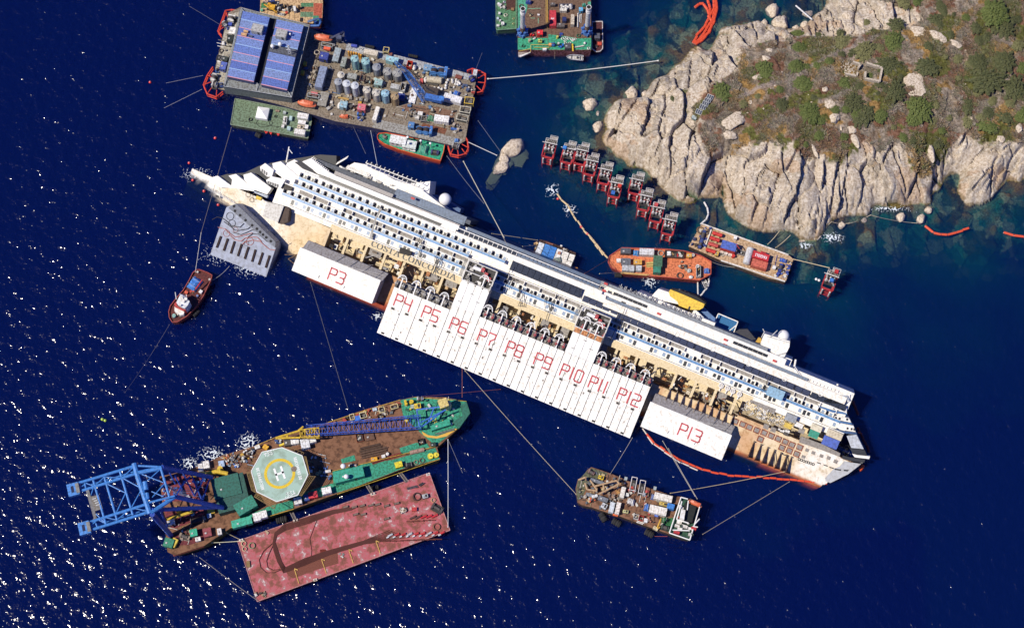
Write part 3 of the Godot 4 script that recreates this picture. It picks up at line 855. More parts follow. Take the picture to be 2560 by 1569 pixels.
func hull() -> void:
	var white:=Color(0.80,0.79,0.76); var cream:=Color(0.66,0.52,0.33); var red:=Color(0.30,0.065,0.04); var rusty:=Color(0.47,0.21,0.09)
	var f:=fnl(FastNoiseLite.TYPE_SIMPLEX,0.045,4,77)
	var paint:=func(s: float,t: float) -> Color:
		var k:=f.get_noise_2d(s,t*1.5)
		var c:=cream.lerp(white,smoothstep(-196.0,-212.0,s))
		c=c.lerp(white,0.85*smoothstep(11.0,17.0,s))
		c=c.lerp(Color(0.70,0.60,0.44),clampf(k+0.2,0,1))
		if s>-52.0 and s<14.0 and t>0.0:
			var r:=smoothstep(-0.05,0.28,f.get_noise_2d(s*1.3+60,t*0.9))*smoothstep(14.5,10.0,absf(t-3.0))
			c=c.lerp(rusty,r*0.55)
		if s>-163.0 and s<-149.0: c=c.lerp(rusty,0.8*smoothstep(-163.0,-160.0,s)+0.3*k)
		var line:=2.2-(0.6 if s>-60.0 else 0.0)-smoothstep(-180.0,-215.0,s)*8.0
		var y:=(SO+SA*s+SB*t+SN*hull_w(s,t)).y+k
		if t<line+k*0.6: c=red if t<line-1.2 else rusty.lerp(red,0.5)
		return c.lerp(Color(0.006,0.016,0.03),smoothstep(0.15,-0.4,y))      # dark below the sea: growth, and light lost in water painted in
	var b:=Mb.new()
	b.tint=true
	var ts:=[-5.0,-3.5,-2.0,-0.5,1.0,2.0,3.0,4.5,6.0,7.5,9.0,10.5,12.0,13.2]
	var s:=-250.0
	while s<36.0:
		var s1:=s+1.5
		var top:=13.2
		if s<-186.0: top=20.7
		elif s>-14.0: top=14.0
		var tl:=ts.duplicate()
		if top>14.1: tl.append_array([15.0,17.0,19.0,20.7])
		elif top>13.5: tl.append(14.0)
		for i in tl.size()-1:
			var t0: float=tl[i]; var t1: float=tl[i+1]
			var lim:=26.5+(t0-2.0)*0.78        # the raked stern
			if s>lim: continue
			var e1:=minf(s1,26.5+(t1-2.0)*0.78); var e0:=minf(s1,lim)
			var q:=[Vector2(s,t0),Vector2(e0,t0),Vector2(e1,t1),Vector2(s,t0),Vector2(e1,t1),Vector2(s,t1)]
			for p in q:
				b.v.append(Vector3(p.x,p.y,hull_w(p.x,p.y))); b.c.append(paint.call(p.x,p.y))
		s=s1
	var hm:=vertex_mat("hull",0.6,"panel",22.0)
	hm.metallic_specular=0.12
	build(wreck,"hull",b,hm)
	# bottom,transom and foredeck
	var c:=Mb.new()
	s=-246.0
	while s<26.0:
		var e:=minf(s+6.0,26.0)
		c.quad(Vector3(s,-5,hull_w(s,-5)),Vector3(e,-5,hull_w(e,-5)),Vector3(e,-5,-35),Vector3(s,-5,-35))
		s=e
	build(wreck,"bottom",c,mt("#8a3a30"))
	c=Mb.new()
	for i in 6:
		var t0:=-3.0+i*3.0; var t1:=t0+3.0
		var a:=26.5+(t0-2.0)*0.78; var d:=26.5+(t1-2.0)*0.78
		c.quad(Vector3(a,t0,hull_w(a,t0)),Vector3(a+1,t0,-30),Vector3(d+1,t1,-30),Vector3(d,t1,hull_w(d,t1)))
	build(wreck,"transom",c,mt("#c8ccd0",0.6,"white"))
	c=Mb.new()
	s=-249.0
	while s<-186.0:
		c.quad(Vector3(s,19.6,hull_w(s,20)-0.3),Vector3(s+3,19.6,hull_w(s+3,20)-0.3),Vector3(s+3,19.6,-30),Vector3(s,19.6,-30))
		s+=3.0
	build(wreck,"foredeck",c,mt("#3a4048"))
func row(t: float,s0: float,s1: float,step: float,rail: bool,full: bool,wide:=2.75) -> void:
	var white:=mt("#f8f6f0",0.55,"white"); var glass:=mt("#6f9fce",0.3,"grime"); var dark:=mt("#20242c",0.35,""); var win:=mt("#8fa2bc",0.3,"")
	seg(wreck,"cabin_wall",white,s0,s1,t,t+wide,-2.3,-1.9)
	seg(wreck,"balcony_deck",white,s0,s1,t-0.35,t,-2.0,0.02)
	var fins:=Mb.new()
	var n:=int((s1-s0)/step)
	for i in n:
		var s:=s0+(i+0.5)*(s1-s0)/n
		if rail: fins.box(Vector3(s-step/2,t+wide*0.46,-0.95),Vector3(0.14,wide*0.92,1.8))
		var k:=rng.randf()
		var w:=step*0.34
		if rail or i % 2==0: seg(wreck,"cabin_door",dark,s-step*0.28-w/2,s-step*0.28+w/2,t+0.35,t+2.25,-1.92,-1.86)
		if k<0.85: seg(wreck,"cabin_window",win if k<0.6 else dark,s+step*0.2-w/2,s+step*0.2+w/2,t+0.75,t+2.15,-1.92,-1.86)
	if rail:
		build(wreck,"balcony_partition",fins,white)
		struct(wreck.get_child(-1),"stuff")
		var m:=int((s1-s0)/(step*3.0))
		for i in m:
			var a:=s0+(s1-s0)*i/m; var e:=s0+(s1-s0)*(i+1)/m
			seg(wreck,"balcony_front",glass,a+0.06,e-0.06,t-0.15,t+0.95,-0.08,0.0)
			seg(wreck,"handrail",white,a,e,t+0.95,t+1.08,-0.12,0.05)
func superstructure() -> void:
	var white:=mt("#f8f6f0",0.55,"white"); var cream:=mt("#ecd9b0",0.65,"panel",0.0,8.0); var dark:=mt("#1c2028",0.3,""); var deckd:=mt("#5c6472",0.7,"deck")
	var grey:=mt("#a8a5a2",0.7,"deck"); var blue:=mt("#34557e",0.4); var glass:=mt("#3e4450",0.15,"grime"); var net:=mt("#c6c4c2",0.9,"deck",0.0,3.0); var walk:=mt("#7d8ca0",0.7); var steel:=mt("#c4c6c8",0.5)
	# core of the decks
	seg(wreck,"deckhouse",white,-212,24,20.7,38,-33,-2.3)
	seg(wreck,"upper_deckhouse",white,-196,-2,38,40.6,-30,-6.0)
	# lifeboat recess
	seg(wreck,"recess_wall",cream,-186,24,13.2,20.7,-8.0,-7.6)
	seg(wreck,"recess_deck",mt("#7a5a40",0.9,"rust"),-186,-14,12.8,13.2,-8,0.0)
	seg(wreck,"recess_lintel",cream,-186,-10,19.6,22.9,-2.3,-0.25)
	seg(wreck,"promenade_deck",mt("#9a8672",0.9,"rust"),-14,33,13.7,14.1,-8,-0.2)
	seg(wreck,"after_lintel",white,-10,26,20.4,22.9,-2.3,-0.25)
	for i in 22:
		var s:=-186.0+i*8.1
		seg(wreck,"recess_pillar",cream,s-0.5,s+0.5,13.2,20.0,-1.4,-0.2)
		if i % 2==0: seg(wreck,"recess_bulkhead",cream,s-0.2,s+0.2,13.2,19.8,-7.6,-0.6)
		if i<21 and rng.randf()<0.75: seg(wreck,"recess_screen",grey if rng.randf()<0.55 else cream,s+1.2,s+rng.randf_range(4.0,7.0),16.8,19.7,-2.0,-1.8)
	var tones:=[mt("#e8d3a4",0.7,"rust"),mt("#d8ccb4",0.7),mt("#7a6a58",0.8),mt("#4a3c34",0.8),mt("#b88a4a",0.8,"rust"),mt("#9a9896",0.7),mt("#f0ede6",0.6),mt("#2c2624",0.8),mt("#c08a5c",0.8,"rust")]
	for i in 250:
		var s:=rng.randf_range(-184,-12)
		if s>-129 and s<-117 or s>-82 and s<-71: continue
		var t:=13.3+rng.randf()*5.2
		var m: Material=tones[rng.randi() % tones.size()]
		if rng.randf()<0.5:
			bx(wreck,"davit_gear",m,Vector3(s,t+0.4,rng.randf_range(-5,-0.6)),Vector3(rng.randf_range(0.4,2.2),rng.randf_range(0.4,2.0),rng.randf_range(0.5,2.0)))
		else:
			var b:=Mb.new()
			b.bar(Vector3(s,t,rng.randf_range(-4,-1)),Vector3(s+rng.randf_range(-2.5,2.5),t+rng.randf_range(-2,2.4),rng.randf_range(-1.5,0.4)),rng.randf_range(0.15,0.35))
			build(wreck,"davit_pipe",b,m)
	# rows of cabins
	row(22.9,-205,26.0,3.4,false,true,2.9)
	row(25.7,-209,23.0,3.1,true,true)
	row(30.6,-206,-131,3.1,true,true,2.9)
	row(33.8,-205,-117,3.1,true,true,2.9)
	# blinded windows between the rows
	seg(wreck,"cabin_wall",white,-214,24,28.5,30.4,-2.3,-1.9)
	var s:=-203.0
	while s<20.0:
		var e:=s+(6.0 if int(s) % 3 else 3.4)
		seg(wreck,"blind_panel",grey if rng.randf()<0.85 else white,s,e,28.7,30.1,-1.9,-1.7)
		seg(wreck,"blind_post",white,e+0.05,e+0.3,28.4,30.4,-1.9,-0.2)
		s=e+0.5
	seg(wreck,"deck_edge",white,-213,24,30.15,30.5,-2,0.0)
	seg(wreck,"deck_edge",white,-205,-110,28.35,28.6,-2,-0.2)
	var strip:=mt("#36405e",0.8,"grime")
	# dark window bands of the after half
	s=-114.5
	while s<-86.0:
		seg(wreck,"glass_pane",glass,s,s+2.3,32.3,35.9,-1.2,-0.9)
		s+=2.45
	seg(wreck,"glass_wall_sill",white,-115,-60,31.3,32.2,-2.3,-0.7)
	seg(wreck,"glass_wall_head",white,-118,-76,35.95,36.9,-2.3,-0.5)
	s=-84.0
	while s<22.0:
		seg(wreck,"dark_window",strip if s<6 else glass,s,s+2.6,30.6 if s>-70 else 31.6,32.7 if s>-70 else 33.8,-1.6,-0.5)
		s+=2.8 if int(s) % 5 else 3.4
	seg(wreck,"broad_white_band",mt("#fbf8f0",0.6,"panel",0.0,14.0),-76,22,32.9,35.6,-2.3,-0.4)
	for i in 6:
		ring(wreck,"crest_ring",mt("#e8e6e0",0.5,""),Vector3(-60.0+i*14.5,33.6-i*0.1,-0.3),0.9,0.72,2)
	# forward dark strip with white parapet,netted deck
	seg(wreck,"sun_deck_side",white,-204,-133,36.75,37.4,-2.4,-0.4)
	s=-198.0
	while s<-142.0:
		seg(wreck,"dark_window",dark,s,s+2.0,37.5,38.5,-2.8,-2.2)
		s+=2.12
	seg(wreck,"broad_white_band",white,-199,-139,38.6,40.4,-5,-1.8)
	seg(wreck,"netted_deck",net,-193,-168,40.5,42.0,-7,-3.2)
	seg(wreck,"netted_deck",net,-166,-139,40.4,40.9,-9,-2.4)
	seg(wreck,"dark_deck",deckd,-202,-136,42.0,43.6,-28,-5.2)
	seg(wreck,"walkway",walk,-168,-138,41.0,44.4,-9,-5.0)
	s=-138.0
	while s<-114.0:
		seg(wreck,"screen_pane",glass,s,s+1.7,38.0,39.3,-2.0,-1.8)
		seg(wreck,"screen_post",white,s+1.75,s+1.95,37.6,39.6,-2.0,-1.5)
		s+=2.0
	seg(wreck,"screen_head",white,-139,-80,39.4,39.7,-2.6,-1.4)
	seg(wreck,"parapet",white,-139,-78,36.9,37.9,-2.4,-0.8)
	seg(wreck,"pool_deck",blue,-136,-80,39.9,41.2,-20,-3.5)
	s=-114.0
	while s<-80.0:
		seg(wreck,"rail_glass",blue,s,s+1.5,38.1,39.2,-2.2,-2.0)
		s+=1.7
	# after upper decks
	seg(wreck,"boat_deck_walkway",walk,-76,6,35.7,36.7,-3.5,-1.2)
	seg(wreck,"upper_side",white,-73,-4,36.7,40.2,-6,-2.4)
	for a in [[-74,-59,38.2,39.3],[-70,-62,36.3,37.2],[-25,-11.6,38.1,39.2],[-26,-8,36.2,37.1]]:
		var u: float=a[0]
		while u<a[1]-1.0:
			seg(wreck,"dark_window",dark,u,u+1.9,a[2],a[3],-2.45,-2.3)
			u+=2.0
	for a in [[-78,41.0],[-77.6,38.3],[-55,38.0],[-28,38.4],[-27.5,36.5],[-8,38.0],[-160,43.5]]:
		bx(wreck,"red_locker",mt("#c23838",0.6,""),Vector3(a[0],a[1],-2.1),Vector3(1.5,0.8,0.5))
	seg(wreck,"upper_deck_edge",mt("#8f959c",0.8),-80,-12,40.2,41.4,-9,-2.6)
	for i in 58:
		var u:=-73.0+i*0.55
		if i>27: u+=1.5
		bx(wreck,"sun_lounger",steel if i % 3 else mt("#8a8c90"),Vector3(u,41.6+0.6*sin(i*1.7),-3.6),Vector3(0.22,1.7,0.4))
	seg(wreck,"funnel_deck",white,-66,-34,41.2,42.6,-24,-5)
	# funnel,domes,masts
	use("6")
	sp(wreck,"funnel_base",white,[290,165,360,90,480,130,580,200,575,255,400,215],-22,-8)
	sp(wreck,"funnel",mt("#f2c92e",0.5,"grime"),[470,125,485,97,620,150,845,250,830,290,790,312,690,310,575,268,560,225,480,165],-20,-7)
	sp(wreck,"funnel_top",mt("#26262a",0.8,""),[500,95,600,110,770,175,860,240,840,256,640,165],-19,-9)
	for i in 6:
		cy(wreck,"exhaust_pipe",mt("#4a4a50",0.6),Vector3(-51.5+i*1.9,47.5-i*0.08,-10.5-(i % 2)*3.0),0.5,3.4)
	sp(wreck,"funnel_door",dark,[670,305,682,272,698,278,690,312],-7,-6.9)
	sp(wreck,"slide_base",white,[740,300,930,480,860,475,700,372],-14,-8)
	sp(wreck,"slide",mt("#4a76ae",0.5),[800,330,830,285,960,400,935,470],-16,-12)
	sp(wreck,"court_net",mt("#2f7ab8",0.8,"deck",0.0,3.0),[985,352,1195,435,1150,555,1060,520,940,480],-16,-15.6)
	for q in [[990,350,930,480],[990,350,1195,435],[1195,435,1140,575],[1180,470,1080,550]]:
		var b:=Mb.new()
		var p:=side(q[0],q[1],-13.0); var r:=side(q[2],q[3],-13.0)
		b.bar(Vector3(p.x,p.y,-13),Vector3(r.x,r.y,-13),0.35)
		build(wreck,"court_post",b,white)
	sp(wreck,"skylight",mt("#3a3a40",0.3),[1165,545,1210,515,1295,512,1385,622,1340,628],-14,-9)
	sp(wreck,"pool_slope",mt("#c8a040"),[1375,650,1410,600,1440,610,1440,660],-14,-10)
	sp(wreck,"aft_tower",white,[1430,665,1470,560,1740,640,1735,700,1690,790,1640,870,1560,830,1580,770,1440,690],-20,-5)
	ball(wreck,"radome",mt("#f6f5f2",0.5,""),Vector3(-8.4,47.6,-9),Vector3(2.2,2.2,2.2))
	cy(wreck,"radome_stand",white,Vector3(-8.4,45.0,-9),0.7,2.6)
	for q in [[1455,510,1475,545],[1470,545,1440,600],[1530,600,1610,525],[1550,800,1700,760],[1560,840,1690,800],[1500,590,1740,655]]:
		var b:=Mb.new()
		var p:=side(q[0],q[1],-4.6); var r:=side(q[2],q[3],-4.6)
		b.bar(Vector3(p.x,p.y,-4.6),Vector3(r.x,r.y,-4.6),0.3)
		build(wreck,"tower_rail",b,steel)
	use("3")
	ball(wreck,"radome",mt("#f6f5f2",0.5,""),Vector3(side(725,160,-9).x,side(725,160,-9).y,-9),Vector3(2.45,2.45,2.45))
	cy(wreck,"radome_stand",white,Vector3(side(695,245,-9).x,side(695,235,-9).y-0.6,-9),0.5,3.6)
	sp(wreck,"mast_deck",white,[140,20,330,30,480,60,830,330,800,390,560,300,300,150,140,60],-14,-7)
	sp(wreck,"mast_house",white,[330,0,570,-30,555,120,510,170,420,150,320,95],-20,-9)
	sp(wreck,"pool_roof",mt("#3a5f94",0.6),[520,150,600,110,780,200,890,260,870,330,700,260],-22,-14)
	sp(wreck,"wire_fan",mt("#33363e",0.6),[890,300,925,310,1035,445,940,450,815,400],-18,-17.5)
	sp(wreck,"after_parapet",white,[690,420,850,440,820,545,650,470],-6,-2)
	sp(wreck,"pool_screen",mt("#22304c",0.3),[1005,470,1030,465,1250,570,1240,640,1000,540],-14,-12)
	for i in 9:
		var p:=side(1015+i*27,478+i*12,-11.5); var r:=side(1006+i*27,505+i*13,-11.5)
		var b:=Mb.new()
		b.bar(Vector3(p.x,p.y,-11.5),Vector3(r.x,r.y,-11.5),0.25)
		build(wreck,"screen_post",b,white)
	use("2")
	sp(wreck,"mast_house",white,[690,160,780,110,890,130,1200,290,1500,390,1500,480,1180,380,920,270],-22,-8)
	sp(wreck,"lattice_deck",mt("#5a5d66",0.7),[900,120,930,110,1510,350,1510,400,1200,300,910,160],-24,-20)
	for i in 30:
		var u:=side(640+i*29,160+i*11.5,-8.0)
		bx(wreck,"deck_locker",[white,steel,mt("#c8c4bc"),deckd][i % 4],Vector3(u.x,u.y+rng.randf_range(-0.6,0.8),-7.6),Vector3(rng.randf_range(0.6,2.4),rng.randf_range(0.4,1.2),0.8))
	for q in [[340,70,500,210],[900,115,1510,345],[900,150,1510,400],[690,170,920,260],[590,130,700,65],[700,160,920,250]]:
		var b:=Mb.new()
		var p:=side(q[0],q[1],-7.0); var r:=side(q[2],q[3],-7.0)
		b.bar(Vector3(p.x,p.y,-7),Vector3(r.x,r.y,-7),0.3)
		for k in 14:
			var u:=p.lerp(r,k/13.0)
			b.bar(Vector3(u.x,u.y,-7),Vector3(u.x+0.3,u.y+1.1,-7),0.2)
		build(wreck,"deck_rail",b,white)
	sp(wreck,"stair_strip",mt("#b4b2ac",0.8),[1045,590,1070,590,1000,720,960,910,935,910,985,720],-0.3,0.1)
	for q in [["4",330,470,450,520],["4",470,560,560,780],["4",760,650,870,860],["3",600,740,700,900],["5",480,560,620,690],["6",1430,1080,1500,1160],["2",1400,930,1500,1180]]:
		use(q[0])
		for k in 9:
			var sb:=Mb.new()
			var pa:=side(rng.randf_range(q[1],q[3]),rng.randf_range(q[2],q[4]),0.8); var pb:=side(rng.randf_range(q[1],q[3]),rng.randf_range(q[2],q[4]),0.8)
			if k<4: pb=Vector2(pa.x+rng.randf_range(-0.4,0.4),pa.y+rng.randf_range(-7,7))
			sb.bar(Vector3(pa.x,pa.y,0.8),Vector3(pb.x,pb.y,1.2),0.16)
			build(wreck,"scaffold_bar",sb,mt("#3a3838",0.7,""))
	use("2")
	sp(wreck,"roof_hatch",mt("#3a3632",0.8),[1245,1060,1260,1000,1380,1045,1365,1090],-1.5,0.3)
	words(wreck,"name_letters","COSTA CONCORDIA","Droid Serif",mt("#3c444c",0.5,""),Vector3(-150.5,21.5,-0.1),Vector3.RIGHT,Vector3.UP,36.0,2.3,0.2)
func bow() -> void:
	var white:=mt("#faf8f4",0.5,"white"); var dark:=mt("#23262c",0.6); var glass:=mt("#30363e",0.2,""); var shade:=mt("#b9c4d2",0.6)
	use("1")
	sp(wreck,"shaded_front_decks",dark,[400,385,560,335,760,320,940,235,1150,190,1600,118,1780,130,1780,360,1300,420,860,520,640,492,470,470],-14,-8)  # shadow wedges between the terraces put into this dark body
	sp(wreck,"terrace_side",white,[358,382,462,352,650,492,480,480],-9,-5.6)
	sp(wreck,"terrace_side",white,[583,352,665,333,872,505,860,525,640,490,612,470,622,395],-8,-4.6)
	sp(wreck,"terrace_side",white,[748,342,832,318,1060,490,1010,560,860,505,760,400],-7,-3.6)
	sp(wreck,"terrace_wall",shade,[860,520,1020,570,1010,600,870,540],-4,-2.6)  # white wall with its shade put into the colour
	sp(wreck,"bridge_wing",white,[933,252,990,213,1085,288,1062,365,1010,362,940,300],-6,-0.6)
	for i in 3:
		sp(wreck,"bridge_window",glass,[950+i*24,270+i*18,968+i*24,282+i*18,962+i*24,322+i*16,946+i*24,306+i*16],-0.6,-0.5)
	sp(wreck,"bridge_wing",white,[1000,400,1060,360,1180,385,1215,395,1160,490,1110,480,1010,430],-4,0.6)
	for i in 5:
		sp(wreck,"bridge_window",glass,[1015+i*26,408+i*9,1036+i*26,415+i*9,1030+i*26,452+i*8,1012+i*26,444+i*8],0.6,0.7)
	sp(wreck,"front_side",white,[1070,215,1162,193,1372,372,1345,440,1215,400,1080,300],-5,-1.8)
	sp(wreck,"front_side",white,[1245,205,1312,172,1600,330,1780,430,1776,475,1372,372],-6,-3.0)
	sp(wreck,"slatted_deck",mt("#4a4c52",0.8,"deck",0.0,2.0),[1312,200,1400,190,1570,330,1776,400,1776,430,1480,330],-5,-2.9)
	sp(wreck,"white_slope",white,[1400,195,1480,165,1500,160,1680,300,1776,350,1776,400,1570,320],-5,-2.5)
	for i in 11:
		var b:=Mb.new()
		var p:=side(1500+i*18,165+i*14,-3.0); var r:=side(1518+i*18,150+i*14,-3.0)
		b.bar(Vector3(p.x,p.y,-3),Vector3(r.x,r.y,-3),0.3)
		build(wreck,"deck_post",b,white)
	var b:=Mb.new()
	var p:=side(1225,205,-8.0); var r:=side(1256,30,-8.0)
	b.tube([Vector3(p.x,p.y,-8),Vector3(r.x,r.y,-8)],0.35,8,0.25)
	build(wreck,"foremast",b,white)
	b=Mb.new()
	b.tube([Vector3(r.x,r.y-0.8,-8),Vector3(r.x+2.2,r.y-2.0,-8)],0.18)
	build(wreck,"mast_arm",b,white)
	sp(wreck,"mooring_deck",mt("#55504a",0.8),[1170,455,1200,440,1290,480,1280,520,1180,500],-2,-0.6)
	sp(wreck,"mooring_hole",dark,[436,566,462,572,470,596,446,588],-6.4,-5.2)
	words(wreck,"bow_name","COSTA CONCORDIA","Droid Serif",mt("#c9cfd8",0.6,""),Vector3(-233.2,15.6,-5.15),Vector3(0.985,-0.1,-0.1).normalized(),Vector3(0.1,0.99,0),12.0,0.9,0.1)
	# the steel box on the shoulder,hoses on the hull
	sp(wreck,"steel_box",mt("#dcdad2",0.6),[960,800,1005,640,1195,690,1130,870],-3,1.6)
	sp(wreck,"steel_box_end",mt("#5a4a40",0.8),[1130,880,1195,690,1260,720,1240,860,1170,890],-3,0.6)
	for q in [[760,560,30],[840,580,36],[800,620,26],[1110,720,20]]:
		var c:=side(q[0],q[1],0.0)
		ring(wreck,"hose_loop",mt("#6a5a48",0.8,""),Vector3(c.x,c.y,hull_w(c.x,c.y)+0.4),q[2]/4.44*0.156,0.86,2)
	var yb:=side(920,600,0.5)
	bx(wreck,"yellow_pump",mt("#e8c21e",0.6),Vector3(yb.x,yb.y,0.3),Vector3(2.2,1.3,1.4))
	for i in 26:
		var q:=side(1010+(i % 13)*34,940+(i % 13)*24+(i/13)*60+rng.randf_range(-20,20),0)
		if q.y>13.0 or q.y<1.5: continue
		bx(wreck,"plating_mark",mt("#6a5a4a",0.8,""),Vector3(q.x,q.y,hull_w(q.x,q.y)+0.03),Vector3(0.25,0.25,0.06))
func stern() -> void:
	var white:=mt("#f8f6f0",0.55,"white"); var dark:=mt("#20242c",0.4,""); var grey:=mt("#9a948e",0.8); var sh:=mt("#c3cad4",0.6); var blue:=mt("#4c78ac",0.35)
	use("8")
	sp(wreck,"stern_house",white,[640,300,1040,450,1180,470,1170,545,1120,560,880,520,600,420],-20,-1.6)
	sp(wreck,"stern_roof",mt("#aeb6c2",0.7),[965,470,1150,480,1175,540,1110,535,975,510],-1.6,-0.9)
	sp(wreck,"stern_window",dark,[890,545,935,515,1010,528,960,562],-1.6,-0.5)
	sp(wreck,"stern_window",dark,[970,565,1020,532,1140,552,1110,582],-1.6,-0.5)
	sp(wreck,"stern_terrace",white,[820,570,1000,580,1140,620,1140,680,1060,665,970,650,830,600],-8,-1.2)
	sp(wreck,"stern_rail",blue,[820,590,980,640,1140,672,1145,695,980,668,830,610],-1.2,-0.4)
	sp(wreck,"stern_terrace",white,[990,700,1165,730,1190,780,1060,755,1000,735],-8,-1.0)
	sp(wreck,"stern_rail",blue,[1000,740,1080,765,1195,785,1195,802,1060,785],-1.0,-0.2)
	sp(wreck,"stern_terrace",white,[1040,780,1215,815,1240,885,1070,860,1020,830],-8,-0.8)
	sp(wreck,"stern_rail",mt("#3c5a86",0.35),[1000,845,1090,870,1250,890,1250,912,1080,895],-0.8,0.0)
	for q in [[1000,620],[1045,632],[1090,640],[1020,728],[1060,736],[1145,745],[1150,845],[1195,852],[1225,858]]:
		sp(wreck,"stern_door",dark,[q[0]-9,q[1]-14,q[0]+9,q[1]-10,q[0]+6,q[1]+14,q[0]-12,q[1]+10],-1.0,-0.5)
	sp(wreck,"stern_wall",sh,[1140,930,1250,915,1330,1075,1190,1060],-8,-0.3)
	sp(wreck,"stern_opening",dark,[1175,1065,1340,1085,1365,1145,1210,1130],-6,-0.4)
	sp(wreck,"stern_balustrade",white,[1200,1125,1260,1140,1400,1155,1390,1185,1230,1165],-3,0.0)
	sp(wreck,"stern_opening",dark,[1095,1145,1170,1165,1345,1190,1335,1225,1180,1205,1090,1180],-1.2,0.15)
	sp(wreck,"shaded_quarter_plate",mt("#b9bcc0",0.6,"white"),[1000,1290,1060,1270,1110,1210,1300,1240,1160,1350,960,1450,905,1430,900,1395],-2,0.1)  # grey shading of the rounded stern corner put into its colour
	sp(wreck,"quarter_vent",dark,[1000,1288,1080,1300,1075,1315,1010,1305],0.1,0.2)
	sp(wreck,"quarter_vent",dark,[1105,1300,1165,1306,1150,1322,1110,1318],0.1,0.2)
	sp(wreck,"promenade_plate",grey,[620,955,640,935,870,1020,1070,1120,1060,1160,850,1080,610,1000],-1,0.15)
	sp(wreck,"promenade_plate",grey,[60,550,75,525,350,630,330,690],-1.8,0.1)
	for q in [[640,870,70,56],[700,1085,40,34],[770,1115,40,34],[860,1150,40,34],[940,1172,40,36],[1015,1212,40,36],[610,1050,44,34],[580,1125,40,34],[660,1160,42,32],[245,825,60,50],[325,860,60,50]]:
		var c:=side(q[0],q[1],0.1)
		bx(wreck,"patch_plate",grey,Vector3(c.x,c.y,0.06),Vector3(q[2]/4.442*0.15,q[3]/4.442*0.16,0.14))
	use("7")
	for q in [[1690,580],[1790,620],[1890,655],[1985,695],[2080,735],[2175,775],[2265,815],[1600,540],[1840,740],[2130,855],[2230,895],[2330,940],[1500,500],[2370,850]]:
		var c:=side(q[0],q[1],0.1)
		bx(wreck,"patch_frame",mt("#a8654a",0.8,"rust"),Vector3(c.x,c.y,0.04),Vector3(2.5,2.3,0.1))
		bx(wreck,"patch_plate",grey,Vector3(c.x,c.y,0.1),Vector3(1.7,1.5,0.12))
	use("8")
	for i in 7: 
		var c:=side(612+i*26,1186+i*9.5,0)
		ring(wreck,"porthole_row",dark,Vector3(c.x,c.y,0.1),0.55,0.5,2)
	for q in [[830,1228],[905,1255],[970,1280]]:
		sp(wreck,"hull_opening",dark,[q[0]-24,q[1]-12,q[0]+26,q[1]+4,q[0]+22,q[1]+14,q[0]-20,q[1]+0],-0.3,0.12)
	b_rails()
func b_rails() -> void:
	use("8")
	var b:=Mb.new()
	for q in [[640,290,1040,450,10],[560,190,630,295,6],[1050,470,1130,490,3]]:
		var p:=side(q[0],q[1],-1.8); var r:=side(q[2],q[3],-1.8)
		b.bar(Vector3(p.x,p.y+0.9,-1.8),Vector3(r.x,r.y+0.9,-1.8),0.18)
		for k in q[4]+1:
			var u:=p.lerp(r,float(k)/q[4])
			b.bar(Vector3(u.x,u.y,-1.8),Vector3(u.x,u.y+1.0,-1.8),0.2)
	build(wreck,"deck_rail",b,mt("#f8f6f0",0.55,"white"))
	for q in [[575,80,560,160],[1040,350,1030,440],[770,325,772,345]]:
		b=Mb.new()
		var p:=side(q[0],q[1],-6.0); var r:=side(q[2],q[3],-6.0)
		b.tube([Vector3(p.x,p.y,-6),Vector3(r.x,r.y,-6)],0.4,8)
		build(wreck,"light_mast",b,mt("#f8f6f0",0.55,"white"))
func ship() -> void:
	wreck=on_wreck("cruise_ship","long white capsized cruise ship lying on its side, cream hull facing up","ship",0,0,0)
	hull()
	superstructure()
	bow()
	stern()
